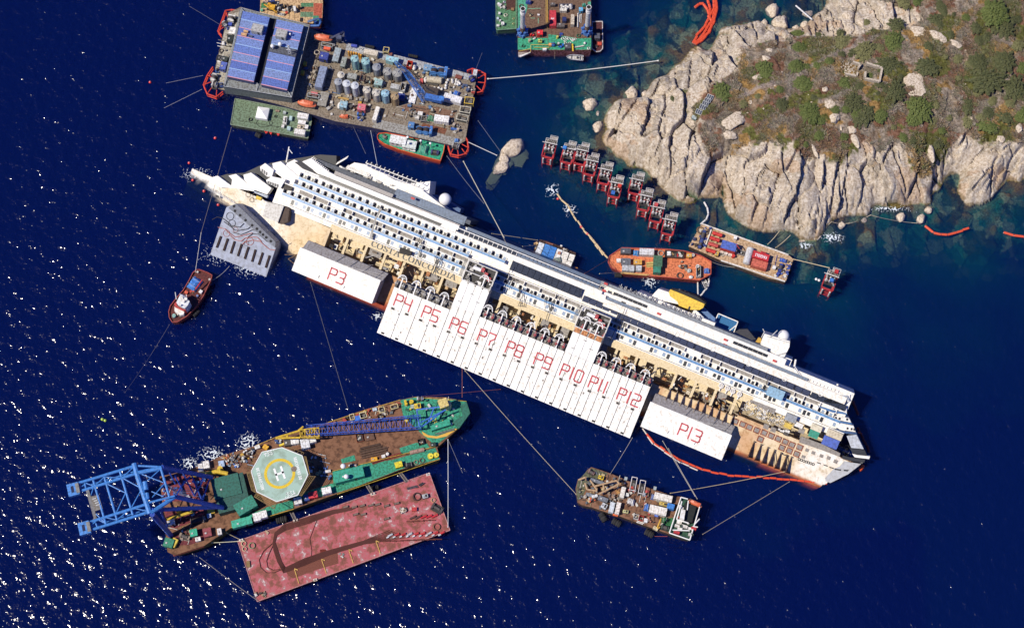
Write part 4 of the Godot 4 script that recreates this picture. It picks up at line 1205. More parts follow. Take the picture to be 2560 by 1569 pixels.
# ============================================================ the salvage boxes on the wreck's side
const ORD:=["first","second","third","fourth","fifth","sixth","seventh","eighth","ninth","tenth","eleventh","twelfth"]
func sponson(called: String,look: String,s0: float,s1: float,t0: float,t1: float,w: float,joints: int,letter_t: float,letter_s: float) -> Node3D:
	var white:=mt("#fdfdfb",0.5,"panel",0.0,18.0); var seam:=mt("#3a3836",0.8,""); var red:=mt("#c4404a",0.6,""); var dark:=mt("#2a2624",0.8)
	var o:=on_wreck("sponson",look,"sponson",s0,t0,0.0,"white steel boxes along the wreck's side")
	var L:=s1-s0; var H:=t1-t0
	bx(o,"body",seam if joints>1 else mt("#dcdad6",0.7),Vector3(L/2,H/2,w/2-0.1),Vector3(L-0.1,H-0.05,w-0.2))
	for i in joints:
		var a:=L*i/joints; var e:=L*(i+1)/joints
		bx(o,"panel",white,Vector3((a+e)/2,H/2,w-0.08),Vector3(e-a-(0.22 if joints>1 else 0.0),H,0.24))
	strokes(o,"lettering",called,red,Vector3(letter_s,letter_t-t0,w+0.075),Vector3.RIGHT,Vector3.UP,4.5,0.8,0.56)
	if joints>1:
		for k in [0.22,0.72]:
			var c:=Vector3(L*k,letter_t-t0-1.4,w+0.05)
			bx(o,"hatch",mt("#d8d4cc",0.6),c,Vector3(1.7,1.15,0.1))
			bx(o.get_child(-1),"hatch_opening",dark,Vector3(0.0,0.0,0.5),Vector3(0.75,0.62,0.3))
		for k in [0.2,0.7]: bx(o,"bottom_hatch",dark,Vector3(L*k,0.7,w+0.04),Vector3(1.3,0.7,0.1))
		for k in 9: bx(o,"scuff",mt(["#b4aea4","#8a8278","#c8b8a4"][k % 3],0.8,""),Vector3(rng.randf_range(0.6,L-0.6),rng.randf_range(1.0,H-3.0),w+0.05),Vector3(rng.randf_range(0.15,0.7),rng.randf_range(0.12,0.9),0.05))
		bx(o,"weld_seam",mt("#a8a49c",0.8,""),Vector3(L/2,10.9,w+0.045),Vector3(L-0.3,0.1,0.05))
		for k in joints:
			if k % 2==0: bx(o,"eye_plate",mt("#8a8680",0.7),Vector3(L*(k+0.93)/joints,H*0.52+(k % 3),w+0.1),Vector3(0.25,0.8,0.3))
	else:
		for k in [-3.6,7.2]:
			var b:=Mb.new()
			b.bar(Vector3(letter_s+k,letter_t-t0-1.2,w+0.1),Vector3(letter_s+k+0.25,letter_t-t0,w+0.1),0.22)
			build(o,"lifting_eye",b,mt("#8a8a90",0.6))
	return o
func fan_guide(s: float,t: float,w: float,label: String) -> void:
	var m:=mt("#f6f5f2",0.5,"")
	var o:=on_wreck("cable_guide",label,"cable guide",s,t,w,"white fan shaped cable guides")
	var b:=Mb.new()
	b.bar(Vector3(0,-4.2,-0.4),Vector3(0,0.2,0),0.42)
	build(o,"pole",b,m)
	b=Mb.new()
	var pts:=[]
	for i in 13: pts.append(Vector3(cos(PI*i/12.0)*1.6,sin(PI*i/12.0)*1.6-0.3,0))
	b.tube(pts,0.2,6)
	build(o,"arc",b,m)
	for i in [2,4,6,8,10]:
		b=Mb.new()
		b.bar(Vector3(0,-0.3,0),pts[i],0.13)
		build(o,"spoke",b,m)
	for k in [0,12]:
		b=Mb.new()
		b.bar(pts[k],pts[k]+Vector3(0.35 if k==0 else -0.35,-0.35,0),0.3)
		build(o,"hook",b,m)
func jack(s: float,t: float,w: float,label: String,red: bool) -> void:
	var o:=on_wreck("strand_jack",label,"strand jack",s,t,w,"strand jacks at the heads of the boxes")
	o.basis=SBAS.scaled_local(Vector3.ONE*0.75)
	var m:=mt("#a83a44",0.5,"grime") if red else mt("#8a8884",0.6)
	bx(o,"base",mt("#7a7672",0.8),Vector3(0,-0.8,-0.3),Vector3(0.8,1.6,0.5))
	cy(o,"cylinder",m,Vector3(0,0.5,0.3),0.5,1.7)
	cy(o,"cylinder",m,Vector3(0,1.7,0.3),0.36,1.2)
	ring(o,"collar",mt("#c8c4c0",0.4,"",0.4),Vector3(0,1.35,0.3),0.62,0.6)
	ring(o,"collar",m,Vector3(0,-0.1,0.3),0.68,0.6)
	for k in [-1,1]:
		bx(o,"hose_block",mt("#d8d6d2",0.6) if not red else m,Vector3(k*0.55,0.6,0.5),Vector3(0.3,0.8,0.3))
	var b:=Mb.new()
	for k in [-0.14,0.14]: b.bar(Vector3(k,-3.0,-0.25),Vector3(k,0.0,0.1),0.1)
	build(o,"strand",b,mt("#3a3836",0.6,""))
func tower_top(s0: float,s1: float,label: String) -> void:
	var o:=on_wreck("tower_platform",label,"platform",s0,23.0,6.5,"machine platforms on the two tall boxes")
	var L:=s1-s0
	var wm:=mt("#e6e4de",0.6); var dk:=mt("#4a4846",0.8)
	bx(o,"deck",dk,Vector3(L/2,3.6,-0.6),Vector3(L,7.6,0.3))
	for a in [[0,-0.5,0,7.5],[L,-0.5,L,7.5],[0,7.5,L,7.5],[0,3.4,L,3.4],[0,-0.4,L,-0.4]]:
		var b:=Mb.new()
		for z in [0.0,1.6]: b.bar(Vector3(a[0],a[1],z),Vector3(a[2],a[3],z),0.3)
		build(o,"frame",b,wm)
	for i in 8:
		var b:=Mb.new()
		b.bar(Vector3(-0.6-i*0.16,0.5,0),Vector3(-0.6-i*0.16,7.2,0.3),0.09)
		build(o,"hanging_cable",b,mt("#6a6866",0.6,""))
	for i in 16:
		var m: Material=[mt("#c8c6c2",0.6),mt("#2a2828",0.8),mt("#8a8886",0.7),mt("#f2f0ea",0.6)][i % 4]
		bx(o,"machine",m,Vector3(rng.randf_range(0.6,L-0.6),rng.randf_range(0.2,6.9),rng.randf_range(0.0,0.6)),Vector3(rng.randf_range(0.5,2.2),rng.randf_range(0.4,1.5),rng.randf_range(0.4,1.4)))
	for i in 3:
		bx(o,"power_pack",mt("#b4323c",0.6),Vector3(L*(0.55+0.15*i),6.0-i*1.2,0.8),Vector3(1.3,1.6,1.2))
	cy(o,"tank",mt("#f4f2ee",0.5,""),Vector3(L*0.36,5.6,0.9),0.75,3.2,1.0,0)
func gear_strip(s0: float,s1: float,t: float,label: String) -> void:
	var o:=on_wreck("winch_deck",label,"platform",s0,t,5.2)
	var L:=s1-s0
	bx(o,"deck",mt("#8e8a86",0.85,"deck"),Vector3(L/2,1.4,0),Vector3(L,2.9,0.3))
	var b:=Mb.new()
	b.bar(Vector3(0,2.85,0.9),Vector3(L,2.85,0.9),0.16)
	for i in int(L/1.6): b.bar(Vector3(i*1.6,2.85,0),Vector3(i*1.6,2.85,0.9),0.12)
	build(o,"railing",b,mt("#c8c6c2",0.6))
	for i in int(L*1.5):
		bx(o,"machine",[mt("#8a8886",0.7),mt("#d8d6d0",0.6),mt("#4a4846",0.8),mt("#9e9a96",0.8)][i % 4],Vector3(rng.randf_range(0.3,L-0.3),rng.randf_range(0.2,2.6),rng.randf_range(0.2,0.6)),Vector3(rng.randf_range(0.3,1.2),rng.randf_range(0.3,1.1),rng.randf_range(0.3,1.0)))
func salvage() -> void:
	var W:=11.72
	var at0:=-152.5
	var ord:=["leftmost","second from the left","third from the left","fourth from the left"]
	var names:=["P4","P5","P6","P7","P8","P9","P10","P11","P12"]
	sponson("P3","separate white steel box marked P3, left of the long row",-192.6,-158.3,0.6,10.2,7.0,1,3.0,14.5)
	sponson("P13","separate white steel box marked P13, right of the long row",-45.1,-12.2,-3.3,6.9,7.0,1,-0.6,14.0)
	for i in 9:
		var n: String=names[i]
		var s0:=at0+i*W
		var tall:=n=="P6" or n=="P10"
		var top:=10.0 if i<2 else 12.0
		sponson(n,"white steel box marked %s in the long row%s" % [n,", rising into a tall white tower" if tall else ""],s0,s0+W,-9.0,top,7.0,2 if i<2 else 4,3.4-i*0.05,2.3 if n.length()==2 else 1.4)
		if tall:
			var o:=on_wreck("sponson_tower","tall white upper box standing on the box marked %s" % n,"sponson",s0,12.0,0.0)
			bx(o,"body",mt("#c2c0bc",0.7),Vector3(W/2,5.2,3.6),Vector3(W-0.1,10.6,6.2))
			for k in 4:
				bx(o,"panel",mt("#fdfdfb",0.5,"white",0.0,12.0),Vector3(W*(k+0.5)/4,5.0 if i==2 else 4.2,6.85),Vector3(W/4-0.16,9.8 if i==2 else 8.2,0.3))
				bx(o,"panel_head",mt("#fdfdfb",0.5,"white") if i==2 else mt("#d89a62",0.7,"rust"),Vector3(W*(k+0.5)/4,10.3 if i==2 else 9.4,6.75),Vector3(W/4-0.7,1.2 if i==2 else 2.0,0.3))
			for k in 3: bx(o,"marking",mt("#7a7874",0.8,""),Vector3(2.4+k*3.3,2.4+(k*2) % 3*2.2,7.02),Vector3(1.5,0.25,0.06))
			tower_top(s0,s0+W,"cluttered machine platform on top of the %s tall box" % ("left" if i==2 else "right"))
			for k in 4: jack(s0+W*(k+0.98)/4-0.2,22.6,6.9,"strand jack on the tall box marked %s, %s" % [n,ord[k]],i>2)
			for k in 2:
				if i==2 and k==0: continue
				fan_guide(s0+3.4+k*5.0,26.2,8.0,"white fan shaped cable guide on the tall box marked %s%s" % [n,"" if i==2 else (", left one" if k==0 else ", right one")])
		else:
			for k in 2: fan_guide(s0+2.1+k*5.9,top+4.2,7.4,"white fan shaped cable guide above the box marked %s, %s one" % [n,"left" if k==0 else "right"])
			for k in 4:
				jack(s0+W*(k+0.5*float(i>1))/4+0.3,top+1.2,6.9,"strand jack at the head of the box marked %s, %s" % [n,ord[k]],i>2)
			gear_strip(s0,s0+W,top-0.1,"narrow grey winch deck behind the head of the box marked %s" % n)
	# grey tops of the two end boxes
	for e in [["P3",-192.0,-157.4,10.2,13.2],["P13",-44.8,-12.3,6.9,9.6]]:
		var o:=on_wreck("box_top_deck","sloping grey walkway deck on the upper side of the box marked %s" % e[0],"deck",e[1],e[3],0.0)
		var L: float=e[2]-e[1]
		var b:=Mb.new()
		b.quad(Vector3(0.3,0.0,6.9),Vector3(L-0.3,0.0,6.9),Vector3(L-0.1,3.0,2.0),Vector3(0.1,3.0,2.0))
		b.quad(Vector3(0.1,3.0,2.0),Vector3(L-0.1,3.0,2.0),Vector3(L-0.1,3.0,0.2),Vector3(0.1,3.0,0.2))
		build(o,"deck_plate",b,mt("#c8c6c4",0.8,"deck"))
		for k in 3:
			b=Mb.new()
			b.bar(Vector3(L*(0.4+k*0.1),0.2,7.3),Vector3(L-0.4,0.2+k,7.4-k*1.6),0.12)
			build(o,"walkway_rail",b,mt("#d0cecb",0.6))
		for k in 4:
			b=Mb.new()
			b.bar(Vector3(L*(0.42+k*0.16),0.0,7.2),Vector3(L*(0.46+k*0.16),3.0,2.4),0.2)
			build(o,"ladder",b,mt("#b4b2b0",0.6))
	# fins over P13 and the open brackets beyond
	for i in 10:
		var s:=-40.2+i*2.86
		var o:=on_wreck("steel_bracket","triangular steel bracket above the box marked P13, %s from the left" % ORD[i],"bracket",s,8.8,0.3,"triangular brackets above the box P13")
		var b:=Mb.new()
		b.prismw(PackedVector2Array([Vector2(0,0),Vector2(3.2,0),Vector2(3.2,0.2),Vector2(0.4,5.0),Vector2(0,5.0)]),-0.12,0.12)
		var fin:=build(o,"fin",b,mt("#b4aa9a",0.75,"rust"))
		fin.basis=Basis(Vector3(0,0,1),Vector3(0,1,0),Vector3(1,0,0))
		bx(o,"foot",mt("#c8bda8",0.75),Vector3(0,-0.2,1.6),Vector3(0.5,0.4,3.4))
	for i in 7:
		var s: float=[-3.6,-0.8,2.0,4.6,7.2,9.6,11.4][i]
		var o:=on_wreck("steel_bracket","dark steel frame on the rusty hull right of P13, %s from the left" % ORD[i],"bracket",s,0.6,0.2,"dark steel frames right of the box P13")
		var b:=Mb.new()
		b.prismw(PackedVector2Array([Vector2(0,0),Vector2(3.6,0.3),Vector2(0.5,6.4),Vector2(0,6.4)]),-0.15,0.15)
		var fin:=build(o,"fin",b,mt("#6a5040",0.85,"rust"))
		fin.basis=Basis(Vector3(0,0,1),Vector3(0,1,0),Vector3(1,0,0))
		bx(o,"crown",mt("#8a7a66",0.8),Vector3(0,6.5,0.5),Vector3(0.5,0.4,1.4))
		if i in [3,4,5]:
			b=Mb.new()
			b.bar(Vector3(0,6.2,1.0),Vector3(2.4,1.2 if i != 4 else 6.4,1.6),0.25)
			build(o,"brace",b,mt("#4a4038",0.8))
	var o2:=on_wreck("bollard_gate","small dark tripod and post gear standing on the hull left of the box marked P3","bracket",-197.0,3.4,1.0)
	for q in [[0,0,3,3],[3,3,4.2,-1],[0,0,4.2,-1],[-2,1,3,3]]:
		var b:=Mb.new()
		b.bar(Vector3(q[0],q[1],0),Vector3(q[2],q[3],1.2),0.3)
		build(o2,"strut",b,mt("#7a6654",0.8,"rust"))
	bow_tank()
	hull_cargo()
func bow_tank() -> void:
	use("1")
	var o:=on_wreck("bow_tank","big slate blue slotted steel tank against the bow, its foot awash","tank",-215,2,0)
	var org:=Vector3(-215,2,0)
	sp(o,"plate",mt("#a2abc0",0.6,"grime",0.0,16.0),[560,700,668,660,1105,1085,1108,1150,1000,1475,380,1225],-6,2.0,org)
	sp(o,"edge_box",mt("#7d828e",0.7),[580,705,668,660,1105,1085,1100,1150,1060,1120,690,800],2.0,2.9,org)
	for q in [[655,742],[712,790],[772,845],[845,902],[898,940],[934,976],[966,1005],[1002,1036],[1052,1078],[645,690]]:
		var c:=side(q[0],q[1],2.9)
		cy(o,"port",mt("#16161a",0.8,""),Vector3(c.x,c.y,2.92)-org,0.55,0.1,1.0,2)
	for q in [[500,1022,452,1150],[576,1048,530,1184],[652,1078,608,1214],[730,1108,686,1244],[806,1140,762,1274],[884,1170,844,1306],[964,1204,918,1340],[1040,1236,996,1372]]:
		var p:=side(q[0],q[1],2.2); var r:=side(q[2],q[3],2.2)
		var b:=Mb.new()
		b.bar(Vector3(p.x,p.y,2.3)-org,Vector3(r.x,r.y,2.3)-org,0.4,0.8)
		build(o,"fin",b,mt("#33231f",0.9,""))  # dark tone stands in for the fins' cast shadows
	for q in [[600,800,45,0],[620,880,42,0],[660,950,30,1],[560,990,40,1],[820,1080,45,1],[780,1100,30,0]]:
		var c:=side(q[0],q[1],2.2)
		var h:=put(self,"coiled_hose",utor(0.88),mt("#2e2c30",0.8,"") if q[3]==0 else mt("#b4685c",0.8,""),SO+SA*c.x+SB*c.y+SN*2.15,SBAS*Basis(Vector3(1,0,0),PI/2)*Basis.from_scale(Vector3.ONE*q[2]/4.44*0.155))
		tag(h,"%s hose loop lying on the slate blue bow tank" % ["black","pinkish"][q[3]],"hose","hose loops on the bow tank")
	var mk:=on_wreck("hose_tangle","tangle of pinkish and black hoses draped across the slate blue bow tank","hose",-215,2,2.2)
	for i in 7:
		var b:=Mb.new()
		var pts:=[]
		var c:=side(500+i*66,880+i*30+(i % 2)*90,2.2)
		for k in 7: pts.append(Vector3(c.x+k*2.2-4+rng.randf_range(-0.8,0.8)+215,c.y-2+sin(k*1.1+i)*1.4+0.5*k,0.15))
		b.tube(pts,0.14,5)
		build(mk,"hose",b,mt("#c07060",0.8,"") if i % 2 else mt("#332e30",0.8,""))
func wcargo(n: String,z: String,x: float,y: float,l: float,h: float,d: float,m: Material,label: String,cat: String) -> Node3D:
	use(z)
	var c:=side(x,y,d)
	var o:=on_wreck(n,label,cat,c.x,c.y,0.1)
	bx(o,"body",m,Vector3(0,0,d/2),Vector3(l,h,d))
	bx(o,"lid",m,Vector3(0,0,d+0.05),Vector3(l+0.12,h+0.12,0.1))
	for k in 4: bx(o,"rib",mt("#6a6866",0.7),Vector3(l*(k-1.5)/4,-h/2-0.04,d/2),Vector3(0.15,0.06,d))
	return o
func hull_cargo() -> void:
	wcargo("container","8",960,1000,5.9,3.4,2.4,mt("#4a66c0",0.6),"blue roofed red container lashed on the ship's stern promenade","container")
	wcargo("container","8",775,910,3.6,2.6,2.0,mt("#2a9a80",0.6),"teal container on the ship's stern promenade","container")
	wcargo("container","8",805,840,4.0,2.2,2.0,mt("#e4dcc2",0.6),"cream box on the ship's stern promenade above the teal container","container")
	wcargo("container","8",1005,915,5.8,2.6,2.0,mt("#d8ccb2",0.6),"dirty cream container above the blue roofed one on the stern","container")
	wcargo("container","8",520,730,4.2,2.6,2.2,mt("#9aa0a8",0.6),"grey container on the stern promenade with a dark end","container")
	wcargo("generator","8",490,815,2.8,1.8,1.6,mt("#e0c050",0.6),"yellow generator below the grey container on the stern","generator")
	wcargo("container","8",610,810,3.0,1.6,1.4,mt("#f0eee8",0.6),"small white box right of the yellow generator on the stern","box")
	wcargo("container","8",350,455,6.4,3.6,2.6,mt("#8fb8d4",0.6),"pale blue container set into the cabin rows near the stern","container")
	use("8")
	var o:=on_wreck("mooring_winch","white mooring winch on the ship's stern side","winch",side(440,870).x,side(440,870).y,0.2)
	for k in 5: bx(o,"block",mt("#eceae4",0.6),Vector3(k*0.9-1.8,rng.randf_range(-0.8,0.8),0.7),Vector3(0.8,rng.randf_range(0.5,1.4),1.2))
	cy(o,"drum",mt("#5a5450",0.7),Vector3(1.2,-0.6,1.0),0.7,1.8,1.0,0)
	for q in [[120,650,44],[310,730,44]]:
		var c:=side(q[0],q[1],0)
		var n:=on_wreck("netting_heap","heap of silvery netting on the ship's side, %s one" % ("left" if q[0]<200 else "right"),"netting",c.x,c.y,0.3)
		for k in 130:
			var b:=Mb.new()
			var p:=Vector3(rng.randf_range(-4.6,4.6),rng.randf_range(-2.0,2.0),rng.randf_range(0,0.8))
			p.y -= p.x*0.05
			b.bar(p,p+Vector3(rng.randf_range(-0.9,0.9),rng.randf_range(-0.9,0.9),rng.randf_range(-0.3,0.3)),0.14)
			build(n,"strand",b,[mt("#d8d8d8",0.5,""),mt("#5a5856",0.8,""),mt("#f4f4f2",0.5,"")][k % 3])
	# white cable wheels aft of P12
	use("7")
	var wi:=-1
	for q in [[1310,20],[1395,55],[1465,95],[1555,135]]:
		var c:=side(q[0],q[1],0.6)
		wi+=1
		var n:=on_wreck("post_pulley","white pulley on a post on the cream hull right of P12, %s from the left" % ORD[wi],"cable guide",c.x,c.y,0.6,"four white pulleys on the cream hull")
		ring(n,"rim",mt("#f4f2ee",0.5,""),Vector3.ZERO,1.0,0.66,2)
		bx(n,"post",mt("#f4f2ee",0.5,""),Vector3(0,-1.3,0),Vector3(0.3,1.6,0.3))
		for k in 3:
			var b:=Mb.new()
			b.bar(Vector3(cos(k*PI/3)*0.8,sin(k*PI/3)*0.8,0),-Vector3(cos(k*PI/3)*0.8,sin(k*PI/3)*0.8,0),0.16)
			build(n,"spoke",b,mt("#f4f2ee",0.5,""))
# ============================================================ things that stand on decks
var deck_h:=4.0
func top_at(x: float,y: float,h: float) -> Vector3:      # the foot of a thing whose top shows at this photo point
	var p:=at(x,y,deck_h+h)
	p.y=deck_h
	return p
# kind,x,y of the top's middle and length,width in the current zoom,height in metres,turn in degrees,colour,label,category
func gear(kind: String,x: float,y: float,lz: float,wz: float,h: float,deg: float,hex: String,label: String,cat:="",group:="") -> Node3D:
	var l:=len_of(lz); var w:=len_of(wz)
	var m:=mt(hex,0.65)
	var dk:=mt("#3a3836",0.8)
	var cats:={"box": "box","cont": "container","house": "deckhouse","gen": "generator","tank": "tank","silo": "silo","reel": "cable reel","winch": "winch","coil": "rope coil","heap": "pile","skip": "skip","pipes": "pipes","drum": "drum","frame": "frame","boat": "boat","bag": "bag","tarp": "tarpaulin","post": "bollard","chest": "box"}
	var names:={"box": "steel_box","cont": "container","house": "deck_house","gen": "generator","tank": "tank","silo": "silo","reel": "cable_reel","winch": "winch","coil": "rope_coil","heap": "equipment_pile","skip": "skip","pipes": "pipe_stack","drum": "drum","frame": "gear_rack","boat": "boat","bag": "white_bag","tarp": "tarpaulin","post": "bollard","chest": "chest"}
	var o:=thing(names[kind],label,cat if cat else cats[kind],top_at(x,y,h),deg,group)
	match kind:
		"box","chest":
			bx(o,"body",m,Vector3(0,h/2,0),Vector3(l,h,w))
			bx(o,"lid",m,Vector3(0,h+0.04,0),Vector3(l+0.1,0.1,w+0.1))
			if kind=="box":
				bx(o,"door",dk,Vector3(l*0.2,h*0.45,w/2+0.02),Vector3(minf(0.9,l*0.3),h*0.8,0.05))
				bx(o.get_child(-1),"handle",mt("#d8d8d6",0.4,""),Vector3(0.3,0,0.7),Vector3(0.08,0.2,0.6))
				bx(o,"vent",mt("#c8c8c6",0.6),Vector3(-l*0.2,h+0.2,w*0.1),Vector3(minf(0.7,l*0.3),0.3,minf(0.6,w*0.3)))
		"cont":
			bx(o,"body",m,Vector3(0,h/2,0),Vector3(l,h,w))
			var n:=maxi(3,int(l/0.8))
			var b:=Mb.new()
			for i in n:
				b.box(Vector3(l*((i+0.5)/n-0.5),h+0.03,0),Vector3(0.3,0.07,w*0.94))
				for s in [-1,1]: b.box(Vector3(l*((i+0.5)/n-0.5),h/2,s*(w/2+0.02)),Vector3(0.3,h*0.86,0.06))
			build(o,"corrugation",b,m)
			for s in [-1,1]: bx(o,"end_frame",m,Vector3(s*(l/2+0.03),h/2,0),Vector3(0.1,h+0.12,w+0.08))
			bx(o,"door",dk if h>3 else m,Vector3(l/2+0.09,h/2,0),Vector3(0.04,h*0.85,w*0.85))
			for s in [-0.2,0.2]: bx(o.get_child(-1 if s<0 else -1),"lock_bar",mt("#c8c8c6",0.5,""),Vector3(0.8,0,s),Vector3(0.8,0.94,0.03))
		"house":
			bx(o,"wall",m,Vector3(0,h/2-0.1,0),Vector3(l*0.95,h-0.2,w*0.95))
			bx(o,"roof",m,Vector3(0,h-0.1,0),Vector3(l,0.24,w))
			for i in maxi(1,int(l/2.2)):
				bx(o,"window",mt("#2a3038",0.2,""),Vector3(l*((i+0.5)/maxi(1,int(l/2.2))-0.5)*0.9,h*0.62,w*0.475+0.03),Vector3(0.9,0.7,0.06))
				bx(o.get_child(-1),"window_frame",mt("#d8d8d6",0.5,""),Vector3(0,-0.54,0.1),Vector3(1.1,0.08,1.2))
			bx(o,"door",dk,Vector3(l*0.475+0.03,h*0.45,0),Vector3(0.06,minf(1.9,h*0.8),0.8))
		"gen":
			bx(o,"body",m,Vector3(0,h/2,0),Vector3(l,h,w))
			bx(o,"grille",dk,Vector3(l*0.2,h+0.03,0),Vector3(l*0.35,0.1,w*0.7))
			cy(o,"exhaust",mt("#8a8886",0.5,"",0.4),Vector3(-l*0.3,h+0.35,w*0.2),0.14,0.7)
			bx(o,"skid",dk,Vector3(0,0.08,0),Vector3(l+0.3,0.16,w+0.2))
			bx(o,"panel",mt("#d8d6d0",0.6),Vector3(-l*0.2,h*0.6,w/2+0.02),Vector3(l*0.3,h*0.4,0.05))
		"tank":
			cy(o,"shell",m,Vector3(0,h-w/2,0),w/2,l*0.92,1.0,0)
			for s in [-1,1]:
				ball(o,"end_cap",m,Vector3(s*l*0.46,h-w/2,0),Vector3(l*0.06,w/2*0.98,w/2*0.98))
				bx(o,"saddle",dk,Vector3(s*l*0.3,maxf(0.1,(h-w/2)/2),0),Vector3(0.3,maxf(0.2,h-w/2),w*0.9))
			cy(o,"manhole",m,Vector3(0,h+0.08,0),0.3,0.3)
		"silo":
			var r:=w/2
			cy(o,"shell",m,Vector3(0,h/2,0),r,h-0.6)
			cy(o,"roof",m,Vector3(0,h-0.02,0),r*1.02,0.6,0.25)
			ring(o,"rim",m,Vector3(0,h-0.3,0),r*1.06,0.9)
			cy(o,"filter",mt("#b8b8b6",0.5),Vector3(r*0.2,h+0.4,-r*0.1),0.22,0.6)
			var b:=Mb.new()
			for k in 4:
				var a:=PI/4+k*PI/2
				b.bar(Vector3(cos(a)*r*1.12,0,sin(a)*r*1.12),Vector3(cos(a)*r*1.12,h-0.2,sin(a)*r*1.12),0.16)
			if lz>0:
				for k in 2: b.bar(Vector3((k*2-1)*r*0.8,h+0.15,-r*0.8),Vector3((1-k*2)*r*0.8,h+0.15,r*0.8),0.2)
				for k in 4:
					var a:=PI/4+k*PI/2; var c:=a+PI/2
					b.bar(Vector3(cos(a)*r*1.12,h-0.2,sin(a)*r*1.12),Vector3(cos(c)*r*1.12,h-0.2,sin(c)*r*1.12),0.18)
			build(o,"frame",b,m if lz>0 else mt("#7a7876",0.6))
		"reel":
			for s in [-1,1]:
				cy(o,"flange",m,Vector3(s*l/2,h/2,0),h/2,0.16,1.0,0)
				ring(o,"flange_rim",m,Vector3(s*l/2,h/2,0),h/2+0.06,0.88,0)
				bx(o,"stand",m,Vector3(s*(l/2+0.2),h*0.28,0),Vector3(0.16,h*0.55,h*0.5))
			cy(o,"cable",mt("#3a2f30",0.8),Vector3(0,h/2,0),h*0.38,l*0.94,1.0,0)
		"winch":
			bx(o,"bed",dk,Vector3(0,0.12,0),Vector3(l,0.24,w))
			cy(o,"drum",mt("#5a5452",0.7),Vector3(0,h*0.55,0),h*0.4,l*0.5,1.0,0)
			for s in [-1,1]: cy(o,"flange",m,Vector3(s*l*0.27,h*0.55,0),h*0.52,0.12,1.0,0)
			bx(o,"motor",m,Vector3(l*0.4,h*0.45,0),Vector3(l*0.22,h*0.6,w*0.6))
			bx(o,"gearbox",m,Vector3(-l*0.4,h*0.5,0),Vector3(l*0.16,h*0.8,w*0.7))
		"coil":
			for i in 3: ring(o,"turn",m,Vector3(0.05*i,0.14+i*0.16,0.04*i),l/2*(1.0-0.04*i),0.74)
		"heap":
			var n:=clampi(int(l*w*1.2),6,34)
			for i in n:
				var hh:=rng.randf_range(0.25,1.0)*h
				var tone: Material=m if i % 2==0 else [mt("#d8d4cc",0.7),mt("#4a4644",0.8),mt("#8e8880",0.8),mt("#7a5c44",0.8)][rng.randi() % 4]
				var c:=Vector3(rng.randf_range(-0.5,0.5)*l,hh/2,rng.randf_range(-0.5,0.5)*w)
				if rng.randf()<0.25: cy(o,"piece",tone,c,rng.randf_range(0.2,0.45),hh)
				else: bx(o,"piece",tone,c,Vector3(rng.randf_range(0.3,1.4),hh,rng.randf_range(0.3,1.1)),rng.randf()*60.0)
		"skip":
			bx(o,"floor",dk,Vector3(0,0.1,0),Vector3(l,0.2,w))
			for s in [-1,1]:
				bx(o,"wall",m,Vector3(0,h/2,s*(w/2-0.06)),Vector3(l,h,0.12))
				bx(o,"wall",m,Vector3(s*(l/2-0.06),h/2,0),Vector3(0.12,h,w-0.24))
			for i in 5: bx(o,"content",[mt("#d8d6d2",0.7),mt("#6a6662",0.8),mt("#a88a5c",0.8)][i % 3],Vector3(rng.randf_range(-0.35,0.35)*l,h*0.3,rng.randf_range(-0.3,0.3)*w),Vector3(l*0.22,h*0.5,w*0.25),i*20.0)
		"pipes":
			var n:=clampi(int(w/0.45),2,9)
			for i in n: cy(o,"pipe",m,Vector3(rng.randf_range(-0.2,0.2),0.22+h*0.4*(i % 2),w*((i+0.5)/n-0.5)),0.2,l*rng.randf_range(0.8,1.0),1.0,0)
			for s in [-1,1]: bx(o,"batten",dk,Vector3(s*l*0.3,0.05,0),Vector3(0.2,0.1,w))
		"drum":
			cy(o,"shell",m,Vector3(0,h/2,0),w/2,h)
			ring(o,"rim",m,Vector3(0,h,0),w/2,0.86)
			cy(o,"cap",dk,Vector3(w*0.1,h+0.03,0),w*0.1,0.08)
		"frame":
			for s in [-1,1]:
				for u in [-1,1]:
					bx(o,"post",m,Vector3(s*l*0.48,h/2,u*w*0.48),Vector3(0.2,h,0.2))
				bx(o,"beam",m,Vector3(0,h,s*w*0.48),Vector3(l,0.22,0.22))
				bx(o,"beam",m,Vector3(s*l*0.48,h,0),Vector3(0.22,0.22,w*0.94))
			bx(o,"floor",dk,Vector3(0,0.12,0),Vector3(l*0.9,0.2,w*0.9))
			bx(o,"content",mt("#7a7672",0.8),Vector3(l*0.1,0.6,0),Vector3(l*0.4,0.9,w*0.4))
		"bag":
			ball(o,"sack",mt("#f4f2ee",0.8),Vector3(0,h*0.45,0),Vector3(l/2,h*0.5,w/2))
			cy(o,"neck",mt("#e2dfd8",0.8),Vector3(0,h*0.95,0),l*0.12,h*0.2)
		"tarp":
			var b:=Mb.new()
			var nx:=9; var nz:=7
			var g:=[]
			for j in nz:
				for i in nx:
					var u:=float(i)/(nx-1)-0.5; var v:=float(j)/(nz-1)-0.5
					var e:=(1.0-pow(absf(u)*2.0,4.0))*(1.0-pow(absf(v)*2.0,4.0))
					g.append(Vector3(u*l+rng.randf_range(-0.1,0.1),h*(0.15+0.8*e)+rng.randf_range(-0.12,0.12)*h,v*w+rng.randf_range(-0.1,0.1)))
			for j in nz-1:
				for i in nx-1: b.quad(g[j*nx+i],g[j*nx+i+1],g[(j+1)*nx+i+1],g[(j+1)*nx+i])
			build(o,"sheet",b,m)
			bx(o,"load",dk,Vector3(0,h*0.3,0),Vector3(l*0.7,h*0.5,w*0.7))
